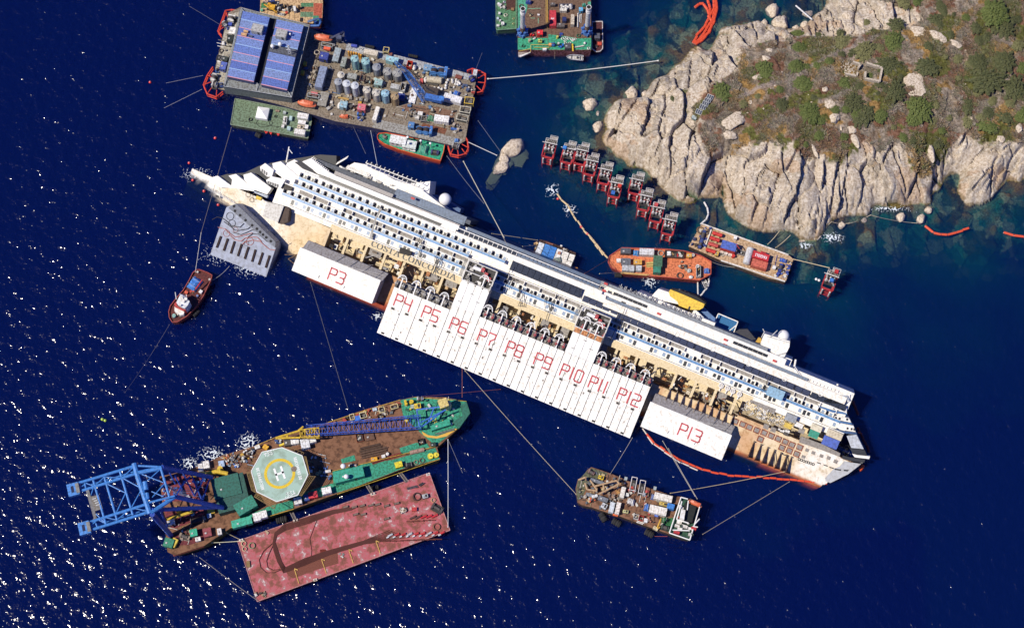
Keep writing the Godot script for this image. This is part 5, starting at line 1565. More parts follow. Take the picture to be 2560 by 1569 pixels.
			for s in [-1,1]: bx(o,"lashing",mt("#c8c4b8",0.8,""),Vector3(s*l*0.25,h*0.97,0),Vector3(0.08,0.06,w*0.9))
		"post":
			for s in [-1,1]:
				cy(o,"horn",m,Vector3(s*l*0.3,h/2,0),0.22,h)
				cy(o,"cap",m,Vector3(s*l*0.3,h,0),0.32,0.12)
			bx(o,"plate",m,Vector3(0,0.05,0),Vector3(l,0.1,w))
	return o
func gears(z: String,h: float,list: Array) -> void:
	use(z)
	deck_h=h
	for e in list:
		gear(e[0],e[1],e[2],e[3],e[4],e[5],e[6],e[7],e[8],e[9] if e.size()>9 else "",e[10] if e.size()>10 else "")
# a hull from its deck outline; parts: hull,deck_plate,bulwark
func hull_of(o: Node3D,poly: PackedVector2Array,h: float,hullm: Material,deckm: Material,bul:=0.0,bulm: Material=null,inset:=0.97,inside:=0.0) -> void:
	var b:=Mb.new()
	var c:=Vector2.ZERO
	for p in poly: c+=p
	c /= poly.size()
	var low:=PackedVector2Array()
	for p in poly: low.append(c+(p-c)*inset)
	for i in poly.size():
		var k:=(i+1) % poly.size()
		b.quad(Vector3(poly[i].x,h,poly[i].y)-o.position,Vector3(low[i].x,-1.2,low[i].y)-o.position,Vector3(low[k].x,-1.2,low[k].y)-o.position,Vector3(poly[k].x,h,poly[k].y)-o.position)
	build(o,"hull",b,hullm)
	b=Mb.new()
	b.prism(poly,h-0.15-inside,h-inside,o.position)
	build(o,"deck_plate",b,deckm)
	if bul>0:
		b=Mb.new()
		for i in poly.size():
			var k:=(i+1) % poly.size()
			b.bar(Vector3(poly[i].x,h+bul/2,poly[i].y)-o.position,Vector3(poly[k].x,h+bul/2,poly[k].y)-o.position,0.28,bul)
		build(o,"bulwark",b,bulm if bulm else hullm)
func vessel(n: String,label: String,cat: String,poly: PackedVector2Array,h: float,hullm: Material,deckm: Material,bul:=0.0,bulm: Material=null) -> Node3D:
	var c:=Vector2.ZERO
	for p in poly: c+=p
	c /= poly.size()
	var o:=thing(n,label,cat,Vector3(c.x,0,c.y))
	hull_of(o,poly,h,hullm,deckm,bul,bulm)
	return o
func truss(b: Mb,p: Vector3,q: Vector3,w0: float,h0: float,w1: float,h1: float,n: int,chord: float,lace: float) -> void:
	var d:=(q-p).normalized()
	var x:=Vector3.UP.cross(d).normalized()
	var y:=d.cross(x)
	var prev:=[]
	for i in n+1:
		var t:=float(i)/n
		var c:=p.lerp(q,t); var w:=lerpf(w0,w1,t)/2; var h:=lerpf(h0,h1,t)/2
		var r:=[c-x*w-y*h,c+x*w-y*h,c+x*w+y*h,c-x*w+y*h]
		for k in 4:
			b.bar(r[k],r[(k+1) % 4],lace)
			if prev.size():
				b.bar(prev[k],r[k],chord)
				b.bar(prev[k] if i % 2 else prev[(k+1) % 4],r[(k+1) % 4] if i % 2 else r[k],lace)
		prev=r
func line(n: String,label: String,cat: String,a: Vector3,z: Vector3,r: float,hex: String,sag:=0.0,group:="") -> void:
	var o:=thing(n,label,cat,a,0,group)
	var pts:=[]
	for i in 13:
		var t:=i/12.0
		pts.append((z-a)*t-Vector3.UP*sag*4.0*t*(1.0-t))
	var b:=Mb.new()
	r*=0.72
	b.tube(pts,r,6)
	build(o,"strand",b,mt(hex,0.8,""))
	b=Mb.new()
	b.tube([pts[0],pts[0].lerp(pts[1],0.12)],r*1.8,6)
	b.tube([pts[12].lerp(pts[11],0.12),pts[12]],r*1.8,6)
	build(o,"eye",b,mt(hex,0.8,""))
func boom(label: String,z: String,pts: Array,r: float,hex: String,seglen:=2.4,h:=0.15,n:="floating_boom") -> void:
	use(z)
	var w:=[]
	for i in range(0,pts.size(),2): w.append(at(pts[i],pts[i+1],h))
	var o:=thing(n,label,"boom",w[0])
	var m:=mt(hex,0.6,"grime",0.0,3.0)
	for i in w.size()-1:
		var p: Vector3=w[i]; var q: Vector3=w[i+1]
		var k:=maxi(1,int(p.distance_to(q)/seglen))
		for j in k:
			var a:=p.lerp(q,(j+0.04)/k)-o.position; var e:=p.lerp(q,(j+0.96)/k)-o.position
			var side_:=(q-p).cross(Vector3.UP).normalized()*rng.randf_range(-0.25,0.25)
			var b:=Mb.new()
			b.tube([a+side_,e+side_],r,7)
			build(o,"float",b,m)
	var c:=Mb.new()
	var rel:=[]
	for p in w: rel.append(p-o.position+Vector3.UP*0.02)
	c.tube(rel,r*0.35,5)
	build(o,"chain",c,mt("#b8b4ac",0.8,""))
func foam(label: String,z: String,x: float,y: float,rx: float,ry: float,n: int,sd: int) -> void:
	use(z)
	var c:=at(x,y,0.0)
	var a:=len_of(rx); var b:=len_of(ry)
	var f:=fnl(FastNoiseLite.TYPE_SIMPLEX,0.35,3,sd)
	var mm:=MultiMesh.new()
	mm.transform_format=MultiMesh.TRANSFORM_3D
	mm.mesh=usph()
	var xs:=[]
	var tries:=0
	n*=2
	while xs.size()<n and tries<n*12:
		tries+=1
		var u:=rng.randfn()*0.5; var v:=rng.randfn()*0.5
		var p:=Vector3(c.x+u*a,0.03,c.z+v*b)
		if absf(f.get_noise_2d(p.x,p.z))>0.09+0.16*exp(-4.0*(u*u+v*v)): continue
		var s:=rng.randf_range(0.03,0.1)
		xs.append(Transform3D(Basis.from_scale(Vector3(s*rng.randf_range(0.7,1.8),0.06,s)),p))
	mm.instance_count=xs.size()
	for i in xs.size(): mm.set_instance_transform(i,xs[i])
	var o:=MultiMeshInstance3D.new()
	o.name=numbered("foam")
	o.multimesh=mm
	o.material_override=mt("#e4eef4",0.9,"")
	add_child(o)
	tag(o,label,"foam")
	struct(o,"stuff")
# ============================================================ the big work barge with the blue roofed quarters,and what lies round it
func cage(label: String,z: String,pts: Array,h: float) -> void:
	use(z)
	var o:=thing("fender_cage",label,"fender cage",at(pts[0],pts[1],h)*Vector3(1,0,1),0.0,"orange tube fender cages at the corners of the work barge")
	var m:=mt("#e24a34",0.55,"grime")
	for k in 2:
		var b:=Mb.new()
		var w:=[]
		for i in range(0,pts.size(),2): w.append(at(pts[i],pts[i+1],h)-o.position+Vector3.DOWN*(k*1.8))
		b.tube(w,0.3,7)
		build(o,"hoop",b,m)
		if k==0:
			for i in w.size():
				b=Mb.new()
				b.tube([w[i],w[i]+Vector3.DOWN*1.8],0.2,6)
				build(o,"strut",b,m)
				if i>0 and i<w.size()-1:
					b=Mb.new()
					var c: Vector3=(w[0]+w[-1])/2
					b.tube([w[i],w[i].lerp(c,0.55)],0.2,6)
					build(o,"brace",b,m)
func lifeboat(z: String,x: float,y: float,lz: float,wz: float,deg: float,h: float,label: String) -> void:
	use(z)
	var l:=len_of(lz); var w:=len_of(wz)
	var p:=at(x,y,h)
	p.y=h-2.2
	var o:=thing("lifeboat",label,"lifeboat",p,deg)
	var m:=mt("#f08058",0.45,"grime")
	ball(o,"hull",m,Vector3(0,0.8,0),Vector3(l/2,1.0,w/2))
	ball(o,"canopy",m,Vector3(-l*0.03,1.3,0),Vector3(l*0.44,1.0,w*0.42))
	bx(o,"hatch",mt("#f8a888",0.5,""),Vector3(-l*0.2,2.25,0),Vector3(0.9,0.12,0.8))
	bx(o,"cockpit",mt("#d8643c",0.5,""),Vector3(l*0.26,2.1,0),Vector3(1.0,0.6,1.1))
	for s in [-1,1]: bx(o,"hook",mt("#5a5a5c",0.5,""),Vector3(s*l*0.38,1.9,0),Vector3(0.2,0.7,0.2))
	bx(o,"rubbing_strake",mt("#3a3836",0.8,""),Vector3(0,0.9,0),Vector3(l*0.9,0.16,w*1.01))
func work_barge() -> void:
	deck_h=4.0
	var grey:=mt("#a4a8ac",0.8,"deck"); var dk:=mt("#24262c",0.8)
	var poly:=outline(["0",[571,32,602,18,725,52,866,107,1146,177,1192,190,1188,212,1163,352,1140,366,930,319,838,303,700,262,546,222,538,170]],4.0)
	var o:=vessel("work_barge","long grey work barge crowded with silos and machinery, blue roofed quarters on it","barge",poly,4.0,mt("#3c3f70",0.6),mt("#94897a",0.85,"deck"))
	use("0")
	for e in [["side_deck",[866,108,966,132,1060,155,1146,178,1180,188,1170,200,1080,178,960,150,864,125],"#b4bac0"],["side_deck",[930,318,1040,343,1140,365,1158,350,1060,324,940,298],"#a8a8a4"],["side_deck",[572,36,540,170,548,220,562,224,590,110,600,30],"#bdb9ac"],["rust_deck",[1095,268,1140,280,1130,300,1060,292,1000,272,1010,262],"#8a6a58"],["rust_deck",[1058,308,1118,322,1112,336,1050,318],"#86543c"],["rust_deck",[930,240,1000,252,1000,262,925,250],"#84604c"]]:
		pp(o,e[0],mt(e[2],0.85,"deck"),e[1],3.9,4.01)
	fittings(o,outline(["0",[868,130,1140,195,1172,215,1150,335,1000,300,880,300,800,285]],4.0),4.0,230,31,["#d8d4cc","#b8b4ac","#8a8680","#4a4644","#a8937a","#e8e6e0","#5a7ca8","#7a5c48","#c8bca0"])
	fittings(o,outline(["0",[556,60,600,40,580,130,556,215,545,200,548,150]],4.0),4.0,24,32,["#e8e6e2","#8a8680","#3c4c90","#4a4644"])
	fittings(o,outline(["0",[775,80,850,120,830,290,740,270]],4.0),4.0,40,33,["#c8c4bc","#8a8680","#4a4644","#5a6488","#a8a49c"])
	# quarters
	use("A")
	var q:=thing("quarters_block","tall accommodation block with two blue panelled roofs, a dark trench between","deckhouse",at(600,520,4.0))
	pp(q,"lower_walls",mt("#6c7478",0.7),[420,95,1140,262,950,1005,245,905],4.0,10.4)
	pp(q,"gallery_deck",mt("#8f9698",0.8,"deck"),[432,84,1148,262,958,1022,248,905],10.4,10.7)
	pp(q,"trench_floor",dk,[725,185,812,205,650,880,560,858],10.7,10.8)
	var pk:=mt("#e2a2b4",0.6,""); var lb:=mt("#a4c4ea",0.6,"")
	for blk in [[[450,116],[730,184],[562,858],[287,800]],[[805,205],[1088,265],[912,945],[640,885]]]:
		var c:=[]
		for v in blk: c.append(Vector2(v[0],v[1]))
		var r: bool=blk[0][0]>700
		pp(q,"upper_walls",mt("#46507c",0.7),[c[0].x,c[0].y,c[1].x,c[1].y,c[2].x,c[2].y,c[3].x,c[3].y],10.7,13.3)
		for i in 8:
			var a: Vector2=c[0].lerp(c[3],i/8.0); var e: Vector2=c[1].lerp(c[2],i/8.0); var f: Vector2=c[1].lerp(c[2],(i+0.93)/8.0); var g: Vector2=c[0].lerp(c[3],(i+0.93)/8.0)
			if r and (i==3 or i==2 and false):
				pp(q,"roof_deck",mt("#5f6470",0.8,"deck"),[a.x,a.y,e.x,e.y,f.x,f.y,g.x,g.y],13.3,13.4)
				continue
			pp(q,"roof_panel",mt(["#6d86cc","#7c93d0","#6279c2","#8398cc"][(i*3+int(r)) % 4],0.5,"grime",0.0,7.0),[a.x,a.y,e.x,e.y,f.x,f.y,g.x,g.y],13.3,13.6)
			var h: Vector2=c[0].lerp(c[3],(i+1.0)/8.0); var k: Vector2=c[1].lerp(c[2],(i+1.0)/8.0)
			pp(q,"roof_joint",pk if (i+int(r)) % 3 else lb,[g.x,g.y,f.x,f.y,k.x,k.y,h.x,h.y],13.3,13.7)
	for e in [[284,800,250,905],[912,945,958,1020],[450,116,432,86],[600,870,590,950]]:
		var b:=Mb.new()
		b.bar(at(e[0],e[1],12.0)-q.position,at(e[2],e[3],11.2)-q.position,0.2)
		build(q,"gallery_rail",b,mt("#c0c4c8",0.6))
	for e in [[432,84,248,905],[248,905,958,1022],[958,1022,1148,262],[1148,262,432,84]]:
		var b:=Mb.new()
		b.bar(at(e[0],e[1],11.6)-q.position,at(e[2],e[3],11.6)-q.position,0.14)
		build(q,"gallery_rail",b,mt("#c0c4c8",0.6))
	gears("A",13.7,[["box",600,295,118,92,2.4,13,"#b8b8b6","grey roof house on the left blue roof, above the dark trench"],["box",852,350,116,90,2.4,13,"#b4b4b2","grey roof house on the right blue roof"],["chest",480,328,48,24,0.8,13,"#e0b483","small tan crate on the left blue roof, upper one"],["chest",460,360,58,26,0.8,13,"#dcae7c","long tan crate on the left blue roof, lower one"],["chest",530,378,40,16,0.7,13,"#5a6478","low dark crate beside the two tan crates"]])
	for e in [[758,482,22,"white radar dome on the right blue roof, left of a pair"],[838,462,23,"white radar dome on the right blue roof, right of a pair"],[944,352,12,"small white ball antenna beside the right grey roof house"]]:
		var d:=thing("radome",e[3],"radome",top_at(e[0],e[1],2.0))
		var r:=len_of(e[2])
		cy(d,"stand",mt("#e8e6e2",0.5,""),Vector3(0,0.6,0),r*0.4,1.2)
		ball(d,"dome",mt("#f4f2ee",0.4,""),Vector3(0,1.2+r*0.8,0),Vector3(r,r,r))
	var mast:=thing("lattice_mast","white lattice mast with antennas at the right edge of the blue roof","mast",top_at(945,560,0.0))
	for k in 4:
		var b:=Mb.new()
		var x:=(k % 2-0.5)*1.0; var z:=(k/2-0.5)*1.0
		b.bar(Vector3(x,0,z),Vector3(x*0.4,6.5,z*0.4),0.14)
		for j in 5: b.bar(Vector3(x*(1-j*0.12),j*1.3,z*(1-j*0.12)),Vector3(-x*(0.9-j*0.12),j*1.3+1.2,z*(0.9-j*0.12)),0.09)
		build(mast,"leg",b,mt("#e4e2dc",0.5,""))
	for k in 4: bx(mast,"antenna",mt("#f2f0ec",0.5,""),Vector3(0,3.0+k,0),Vector3(2.4-k*0.4,0.15,0.15),k*50)
	cage("orange tube cage at the quarters' upper left corner","A",[395,112,330,104,268,112,222,240,188,330,226,372],3.6)
	cage("orange tube cage at the quarters' lower left corner","A",[135,705,78,790,36,890,76,985,170,1018,238,962],3.6)
	cage("orange tube cage at the work barge's upper right corner","S",[800,305,868,278,960,308,1045,350,1040,470,1000,585,930,602],3.6)
	cage("orange tube cage at the work barge's lower right corner","S",[540,1322,575,1430,680,1452,775,1425,815,1345,800,1240,765,1190],3.6)
	gears("A",4.0,[["winch",325,180,70,110,2.6,105,"#eceae6","white thruster winch at the quarters' upper left corner"],["box",342,322,70,80,2.6,13,"#fbfaf6","white square box on the quarters' left deck"],["box",318,402,62,76,2.4,13,"#1e2a28","blackish square box below the white one on the left deck"],["box",245,690,64,88,2.4,13,"#5a6ec0","blue container on the quarters' left deck"],["box",262,614,56,52,2.0,13,"#3a4440","dark box above the blue container on the left deck"],
		["coil",218,524,50,50,0.8,0,"#5a4a40","brown hose wheel on the quarters' left deck"],["frame",195,605,40,60,1.0,13,"#3c3c38","dark frame left of the blue container"],["winch",140,800,90,70,2.6,105,"#dcdad6","white thruster winch at the lower left corner, upper half"],["winch",150,870,60,90,2.6,15,"#d4d2ce","white thruster winch at the lower left corner, lower half"],["winch",222,885,46,60,1.8,80,"#3c5a9c","blue winch at the lower left corner of the left deck"],["chest",315,250,40,34,1.4,13,"#3c52b0","small blue box beside the upper left thruster winch"],["winch",255,240,60,50,2.0,60,"#c8c8c8","grey winch against the upper left orange cage"],["heap",180,720,60,60,1.6,30,"#2f5c9c","heap of blue gear above the lower left thruster winch"]])
	lifeboat("T",390,178,300,120,10,8.0,"orange lifeboat hanging at the upper side behind the blue roofs")
	lifeboat("T",155,1135,300,120,12,7.0,"orange lifeboat hanging at the lower side of the quarters")
	gears("T",5.0,[["box",405,462,130,120,2.6,12,"#3c4c9c","blue pump house in the shade behind the quarters"],["cont",362,765,350,112,2.8,102,"#8e9cba","long pale blue grey engine casing behind the quarters"],["heap",245,700,250,90,2.2,102,"#b4a894","machinery bed with cream pipes left of the long engine casing"],["chest",128,572,44,66,1.4,10,"#d8b03a","yellow locker in the shade under the quarters, upper"],["chest",94,704,44,60,1.4,10,"#d8b03a","yellow locker in the shade under the quarters, lower"],
		["coil",300,400,90,90,1.0,0,"#d4c8b4","pale hose reel beside the blue pump house"],["chest",450,352,100,50,1.0,12,"#f06a48","orange raft canister row between lifeboat and pump house"],["frame",450,300,180,60,1.6,12,"#b4b8b8","grey rack of square bays below the upper lifeboat"],["frame",250,1040,180,60,1.6,12,"#b4b8b8","grey rack of square bays above the lower lifeboat"],["chest",265,1005,100,40,1.0,12,"#d07878","pink locker above the lower grey rack"],["box",590,445,90,230,1.2,12,"#a4b2b8","grey walkway platform right of the blue pump house"],["box",690,550,70,160,1.6,12,"#9aa29a","grey stair tower between the platform and the framed silos"],["box",395,1090,130,230,0.8,12,"#a09c92","empty grey deck landing right of the lower lifeboat"]])
	use("T")
	var cr:=thing("knuckle_crane","folded dark blue knuckle crane at the barge's upper edge by the lifeboat","crane",at(620,250,5.0))
	cy(cr,"pedestal",mt("#4a506a",0.6),Vector3(0,1.8,0),0.9,3.6)
	for e in [[640,150,8,500,215,7],[640,150,8,690,120,7.5],[690,120,7.5,680,270,6]]:
		var b:=Mb.new()
		b.bar(at(e[0],e[1],e[2])-cr.position,at(e[3],e[4],e[5])-cr.position,0.8,0.9)
		build(cr,"jib",b,mt("#343a5c",0.5))
	bx(cr,"cab",mt("#5a6078",0.5),Vector3(0.6,3.4,0.4),Vector3(1.8,1.6,1.6))
	gears("R",4.0,[["silo",38,780,0,150,8.0,0,"#a2a8b2","tall grey silo, leftmost of the row of three","silo","three tall smooth silos"],["silo",195,815,0,152,8.0,0,"#d4dae2","tall pale silo, middle of the row of three","silo","three tall smooth silos"],["silo",350,852,0,152,8.0,0,"#d6dce4","tall pale silo, rightmost of the row of three","silo","three tall smooth silos"],["silo",350,345,1,150,8.0,0,"#a2ccd0","light blue framed silo below the yellow cylinders, left one"],["silo",556,392,1,160,8.0,0,"#a0cacf","light blue framed silo below the yellow cylinders, right one"],["silo",762,505,0,160,6.0,0,"#9aa0aa","round grey tank with a half shaded conical top"],["silo",968,585,1,170,5.6,0,"#a8a8a6","grey tank with dark crossed bands, left of a pair"],["silo",1150,612,1,185,5.6,0,"#a6a6a4","grey tank with dark crossed bands, right of a pair"],["silo",90,650,0,140,3.6,0,"#dcd8ce","cream domed tank above the three tall silos"],
		["silo",578,935,1,150,6.4,0,"#d8d2c6","cream strapped silo, first right of the tall three"],["silo",755,985,1,155,6.4,0,"#d4cfc4","cream strapped silo, second right of the tall three"],["silo",925,1000,1,150,7.0,0,"#a8d2e6","sky blue framed silo in the lower silo row"],["silo",1108,1055,1,155,6.4,0,"#b49c78","brownish strapped silo at the right end of the lower row"],
		["cont",655,232,270,105,3.0,12,"#e6dcc8","beige container on the upper deck edge right of yellow cylinders"],["box",305,680,180,110,3.0,12,"#a4a8a4","grey machine house between the framed silos and the tall three"],["frame",500,715,90,130,2.6,12,"#6a4c44","brown open frame right of the grey machine house"],["heap",720,745,220,120,2.6,12,"#b4ccc8","grey green mixing plant in the middle of the silo field"],["box",800,800,150,120,2.6,12,"#a2c2c4","pale blue green hopper right of the mixing plant"],["cont",1115,875,165,100,2.6,12,"#c4c6c6","grey container above the brownish silo"],["skip",1265,880,95,180,2.2,12,"#d2d2ce","pale open skip beside the blue crane boom"],["box",1060,365,240,110,2.8,15,"#a4d4e0","pale cyan machine box at the upper deck edge"],["skip",1390,450,100,140,2.4,10,"#ec4a30","red skip with a white load at the upper deck edge"],["bag",1475,500,80,120,2.0,10,"#ffffff","big white sack right of the red skip"],["cont",1225,1060,140,120,2.2,10,"#3c4a90","dark blue container in the shade right of the brownish silo"],["chest",1220,1010,70,50,1.0,12,"#f0efec","white chest on top side of the dark blue container"],
		["box",140,1215,140,130,2.6,10,"#a4c8d8","light blue machine box on the lower deck, left of the red one"],["heap",292,1250,120,110,2.2,10,"#5c5854","dark block of barrels between light blue and red boxes"],["box",482,1265,150,130,2.8,10,"#e07884","pink red machine box on the lower deck"],["cont",755,1385,290,80,2.8,104,"#f2eee6","narrow white container lying across the lower deck"],["bag",60,1220,70,150,1.4,10,"#ffffff","white sacks left of the light blue machine box"],["winch",460,1385,140,80,1.8,8,"#4478c4","blue winch below the pink red machine box"],["heap",470,1480,120,70,1.6,10,"#3a5cb0","dark blue drum gear at the lower edge, under the blue winch"],["chest",340,105,110,46,1.2,12,"#4a58b8","blue and red crates at the upper edge left of the beige container"],["coil",430,145,46,46,1.0,0,"#f0efe8","white ring at the upper deck edge, left"],["coil",480,150,46,46,1.0,0,"#f2f1ec","white ring at the upper deck edge, right"],["frame",945,185,110,110,2.2,10,"#e8d48a","cream yellow fender frame at the upper deck edge"],["chest",1025,270,66,60,1.0,10,"#905848","rust red hatch at the upper deck edge by the fender frame"],["box",470,1115,60,70,1.6,10,"#8a8682","grey pump box under the cream strapped silos, left"],["box",565,1135,66,60,1.6,10,"#8a8682","grey pump box under the cream strapped silos, right"],["heap",260,1050,100,80,1.4,10,"#c2bcae","pale valves under the tall silos"],["pipes",140,1090,250,60,1.0,12,"#caa45c","yellowish brown pipe run below the tall silos"],["chest",450,1180,60,40,0.8,10,"#d8a840","yellow chest above the pink red machine box"]])
	var yn:=["leftmost","second from the left","third from the left","third from the right","second from the right","rightmost"]
	use("R")
	for i in 6:
		deck_h=4.0
		var e: Array=[[238,215],[288,225],[338,232],[382,242],[436,258],[470,280]][i]
		var d:=thing("gas_cylinder","tall yellow cylinder by the beige container, %s of six" % yn[i],"gas cylinder",top_at(e[0],e[1],3.6),0,"six yellow cylinders")
		cy(d,"shell",mt("#eeb040",0.5),Vector3(0,1.7,0),0.42,3.4)
		ball(d,"cap",mt("#e8a838",0.5),Vector3(0,3.4,0),Vector3(0.42,0.3,0.42))
	lifeboat("R",150,1425,200,85,8,5.4,"small red orange raft boat on the lower deck edge")
	gears("S",4.0,[["reel",350,290,66,90,3.6,98,"#5a9ce4","blue cable reel at the upper edge, left of the pair","cable reel","two pairs of blue cable reels"],["reel",452,295,76,90,3.8,98,"#5a9ce4","blue cable reel at the upper edge, right of the pair","cable reel","two pairs of blue cable reels"],["box",508,312,40,140,3.0,8,"#4c84cc","blue reel drive cabinet at the upper edge, throwing a dark shadow"],["reel",155,1082,66,84,3.2,98,"#5a9ce4","blue cable reel at the lower edge, left of the pair","cable reel","two pairs of blue cable reels"],["reel",242,1092,70,86,3.2,98,"#5a9ce4","blue cable reel at the lower edge, right of the pair","cable reel","two pairs of blue cable reels"],["box",308,1105,34,120,3.0,8,"#4c84cc","blue reel drive cabinet at the lower edge"],["box",42,1035,80,84,2.4,8,"#5a8cc4","blue winch house left of the lower pair of reels"],
		["tank",355,410,210,96,2.6,8,"#cfc4aa","beige ribbed tank below the upper pair of reels"],["cont",602,672,250,100,2.6,17,"#f4f4f6","white container roof right of the blue crane's cab"],["cont",452,948,200,96,2.8,8,"#fcfbf8","bright white container beside the green tarpaulin"],["tarp",305,925,92,90,2.0,8,"#5a9a78","green tarpaulin heap left of the bright white container"],["chest",682,388,92,50,0.8,18,"#8a4c3c","rust red plate stack at the right end of the upper deck"],["tarp",650,600,90,90,1.8,20,"#3c78d4","bright blue tarpaulin near the white bags"],["heap",790,520,100,90,2.0,15,"#4a5a7c","dark winch gear by the upper right orange cage"],["winch",860,400,80,70,2.2,60,"#3448b0","deep blue winch at the barge's upper right corner"],["box",905,330,50,90,2.0,10,"#d4d8da","white control box at the upper right corner"],["frame",825,708,130,100,2.2,8,"#ecc84c","yellow gangway frame on the right edge"],["frame",770,830,150,90,2.2,12,"#dcd8c4","cream fairlead frame on the right edge, upper"],["frame",730,935,160,90,2.2,14,"#dcd8c4","cream fairlead frame on the right edge, lower"],["heap",870,570,60,60,1.8,0,"#c8564a","reddish valves near the upper right cage"],["heap",640,1060,90,130,2.0,10,"#c8b8a8","pinkish winch gear near the lower right corner"],["tarp",655,1232,60,50,1.2,0,"#4c8cd8","little blue tarpaulin at the lower right corner"],["winch",640,1300,100,80,2.2,20,"#b8b8b4","grey thruster winch at the lower right corner"],["chest",165,880,66,50,1.6,8,"#f0eee8","white box in the clutter left of the green tarpaulin"],["chest",122,932,56,44,1.6,8,"#ece8de","cream box in the clutter left of the green tarpaulin"],["frame",215,950,80,80,1.8,8,"#9a9a98","grey rack left of the green tarpaulin"],["heap",55,860,90,120,2.0,0,"#b0aca4","heap of pale valves near the lower deck's middle"],["chest",620,1090,90,26,1.0,10,"#3a68b4","blue beam near the lower right corner"],["cont",70,640,90,240,0.6,12,"#f4f4f6","white flat platform under the blue crane boom"],["bag",235,415,50,90,2.0,0,"#ffffff","white sack left of the beige ribbed tank"],["box",265,265,110,90,2.0,8,"#7ea2c2","pale blue pump unit left of the upper reels"],["heap",230,350,90,70,1.8,8,"#c4b898","cream valves under the pale blue pump unit"],["pipes",320,478,180,36,0.9,10,"#54504c","dark hose bundle below the beige ribbed tank"],["chest",182,440,40,60,1.6,0,"#d86058","red and white drum left of the white sack"]])
	use("S")
	deck_h=4.0
	var BL:="white bulk bags on the work barge's right part"
	for e in [[540,420],[520,455],[512,495],[505,530],[415,530],[455,545],[650,440],[680,450],[640,475],[670,480],[700,470],[575,590],[580,620],[600,450],[596,420]]:
		gear("bag",e[0],e[1],40,42,1.3,0,"#ffffff","white bulk bag on the work barge right of the beige ribbed tank","bag",BL)
	var c2:=thing("lattice_crane","blue lattice boom crane in the middle of the work barge, boom lowered left","crane",at(340,690,4.0))
	cy(c2,"pedestal",mt("#4a4a50",0.7),Vector3(0,2.0,0),1.5,4.0)
	bx(c2,"engine_house",mt("#3f74c4",0.6),Vector3(0.4,5.0,2.2),Vector3(7.0,2.2,2.2),14)
	bx(c2,"cab",mt("#4c88d8",0.5),Vector3(3.6,5.2,2.6),Vector3(2.0,2.0,1.8),14)
	bx(c2,"slewing_frame",mt("#4c423e",0.8),Vector3(-0.4,4.6,-0.8),Vector3(5.0,1.2,4.0),14)
	var b:=Mb.new()
	truss(b,at(235,700,6.5)-c2.position,at(-5,360,8.5)-c2.position,2.8,2.0,2.2,1.6,12,0.2,0.09)
	build(c2,"boom",b,mt("#3f7cd4",0.5))
	b=Mb.new()
	truss(b,at(-5,360,8.5)-c2.position,at(-175,185,9.0)-c2.position,2.2,1.6,1.0,0.8,8,0.16,0.08)
	build(c2,"boom_tip",b,mt("#3468b4",0.5))
	for k in 3:
		b=Mb.new()
		b.bar(Vector3(0.3*k,6.0,0),at(40-k*40,430-k*40,10.0)-c2.position,0.1)
		build(c2,"stay",b,mt("#3a3a40",0.6,""))
	# fenders on the upper side
	use("B")
	for e in [[375,160,"dark tyre fender cluster on the barge's upper side, left"],[855,265,"dark tyre fender cluster on the barge's upper side, right"]]:
		fender(e[0],e[1],110,38,13.0,e[2])
func fender(x: float,y: float,lz: float,wz: float,deg: float,label: String) -> void:
	var p:=at(x,y,0.8)
	p.y=0.6
	var o:=thing("tyre_fender",label,"fender",p,deg,"dark tyre covered fenders at the hulls")
	var l:=len_of(lz); var r:=len_of(wz)/2
	cy(o,"core",mt("#2c2c2e",0.9),Vector3.ZERO,r*0.85,l,1.0,0)
	for i in maxi(3,int(l/(r*0.55))):
		ring(o,"tyre",mt("#26262a" if i % 2 else "#3a3a3c",0.95),Vector3(l*((i+0.5)/maxi(3,int(l/(r*0.55)))-0.5),0,0),r,0.66,0)
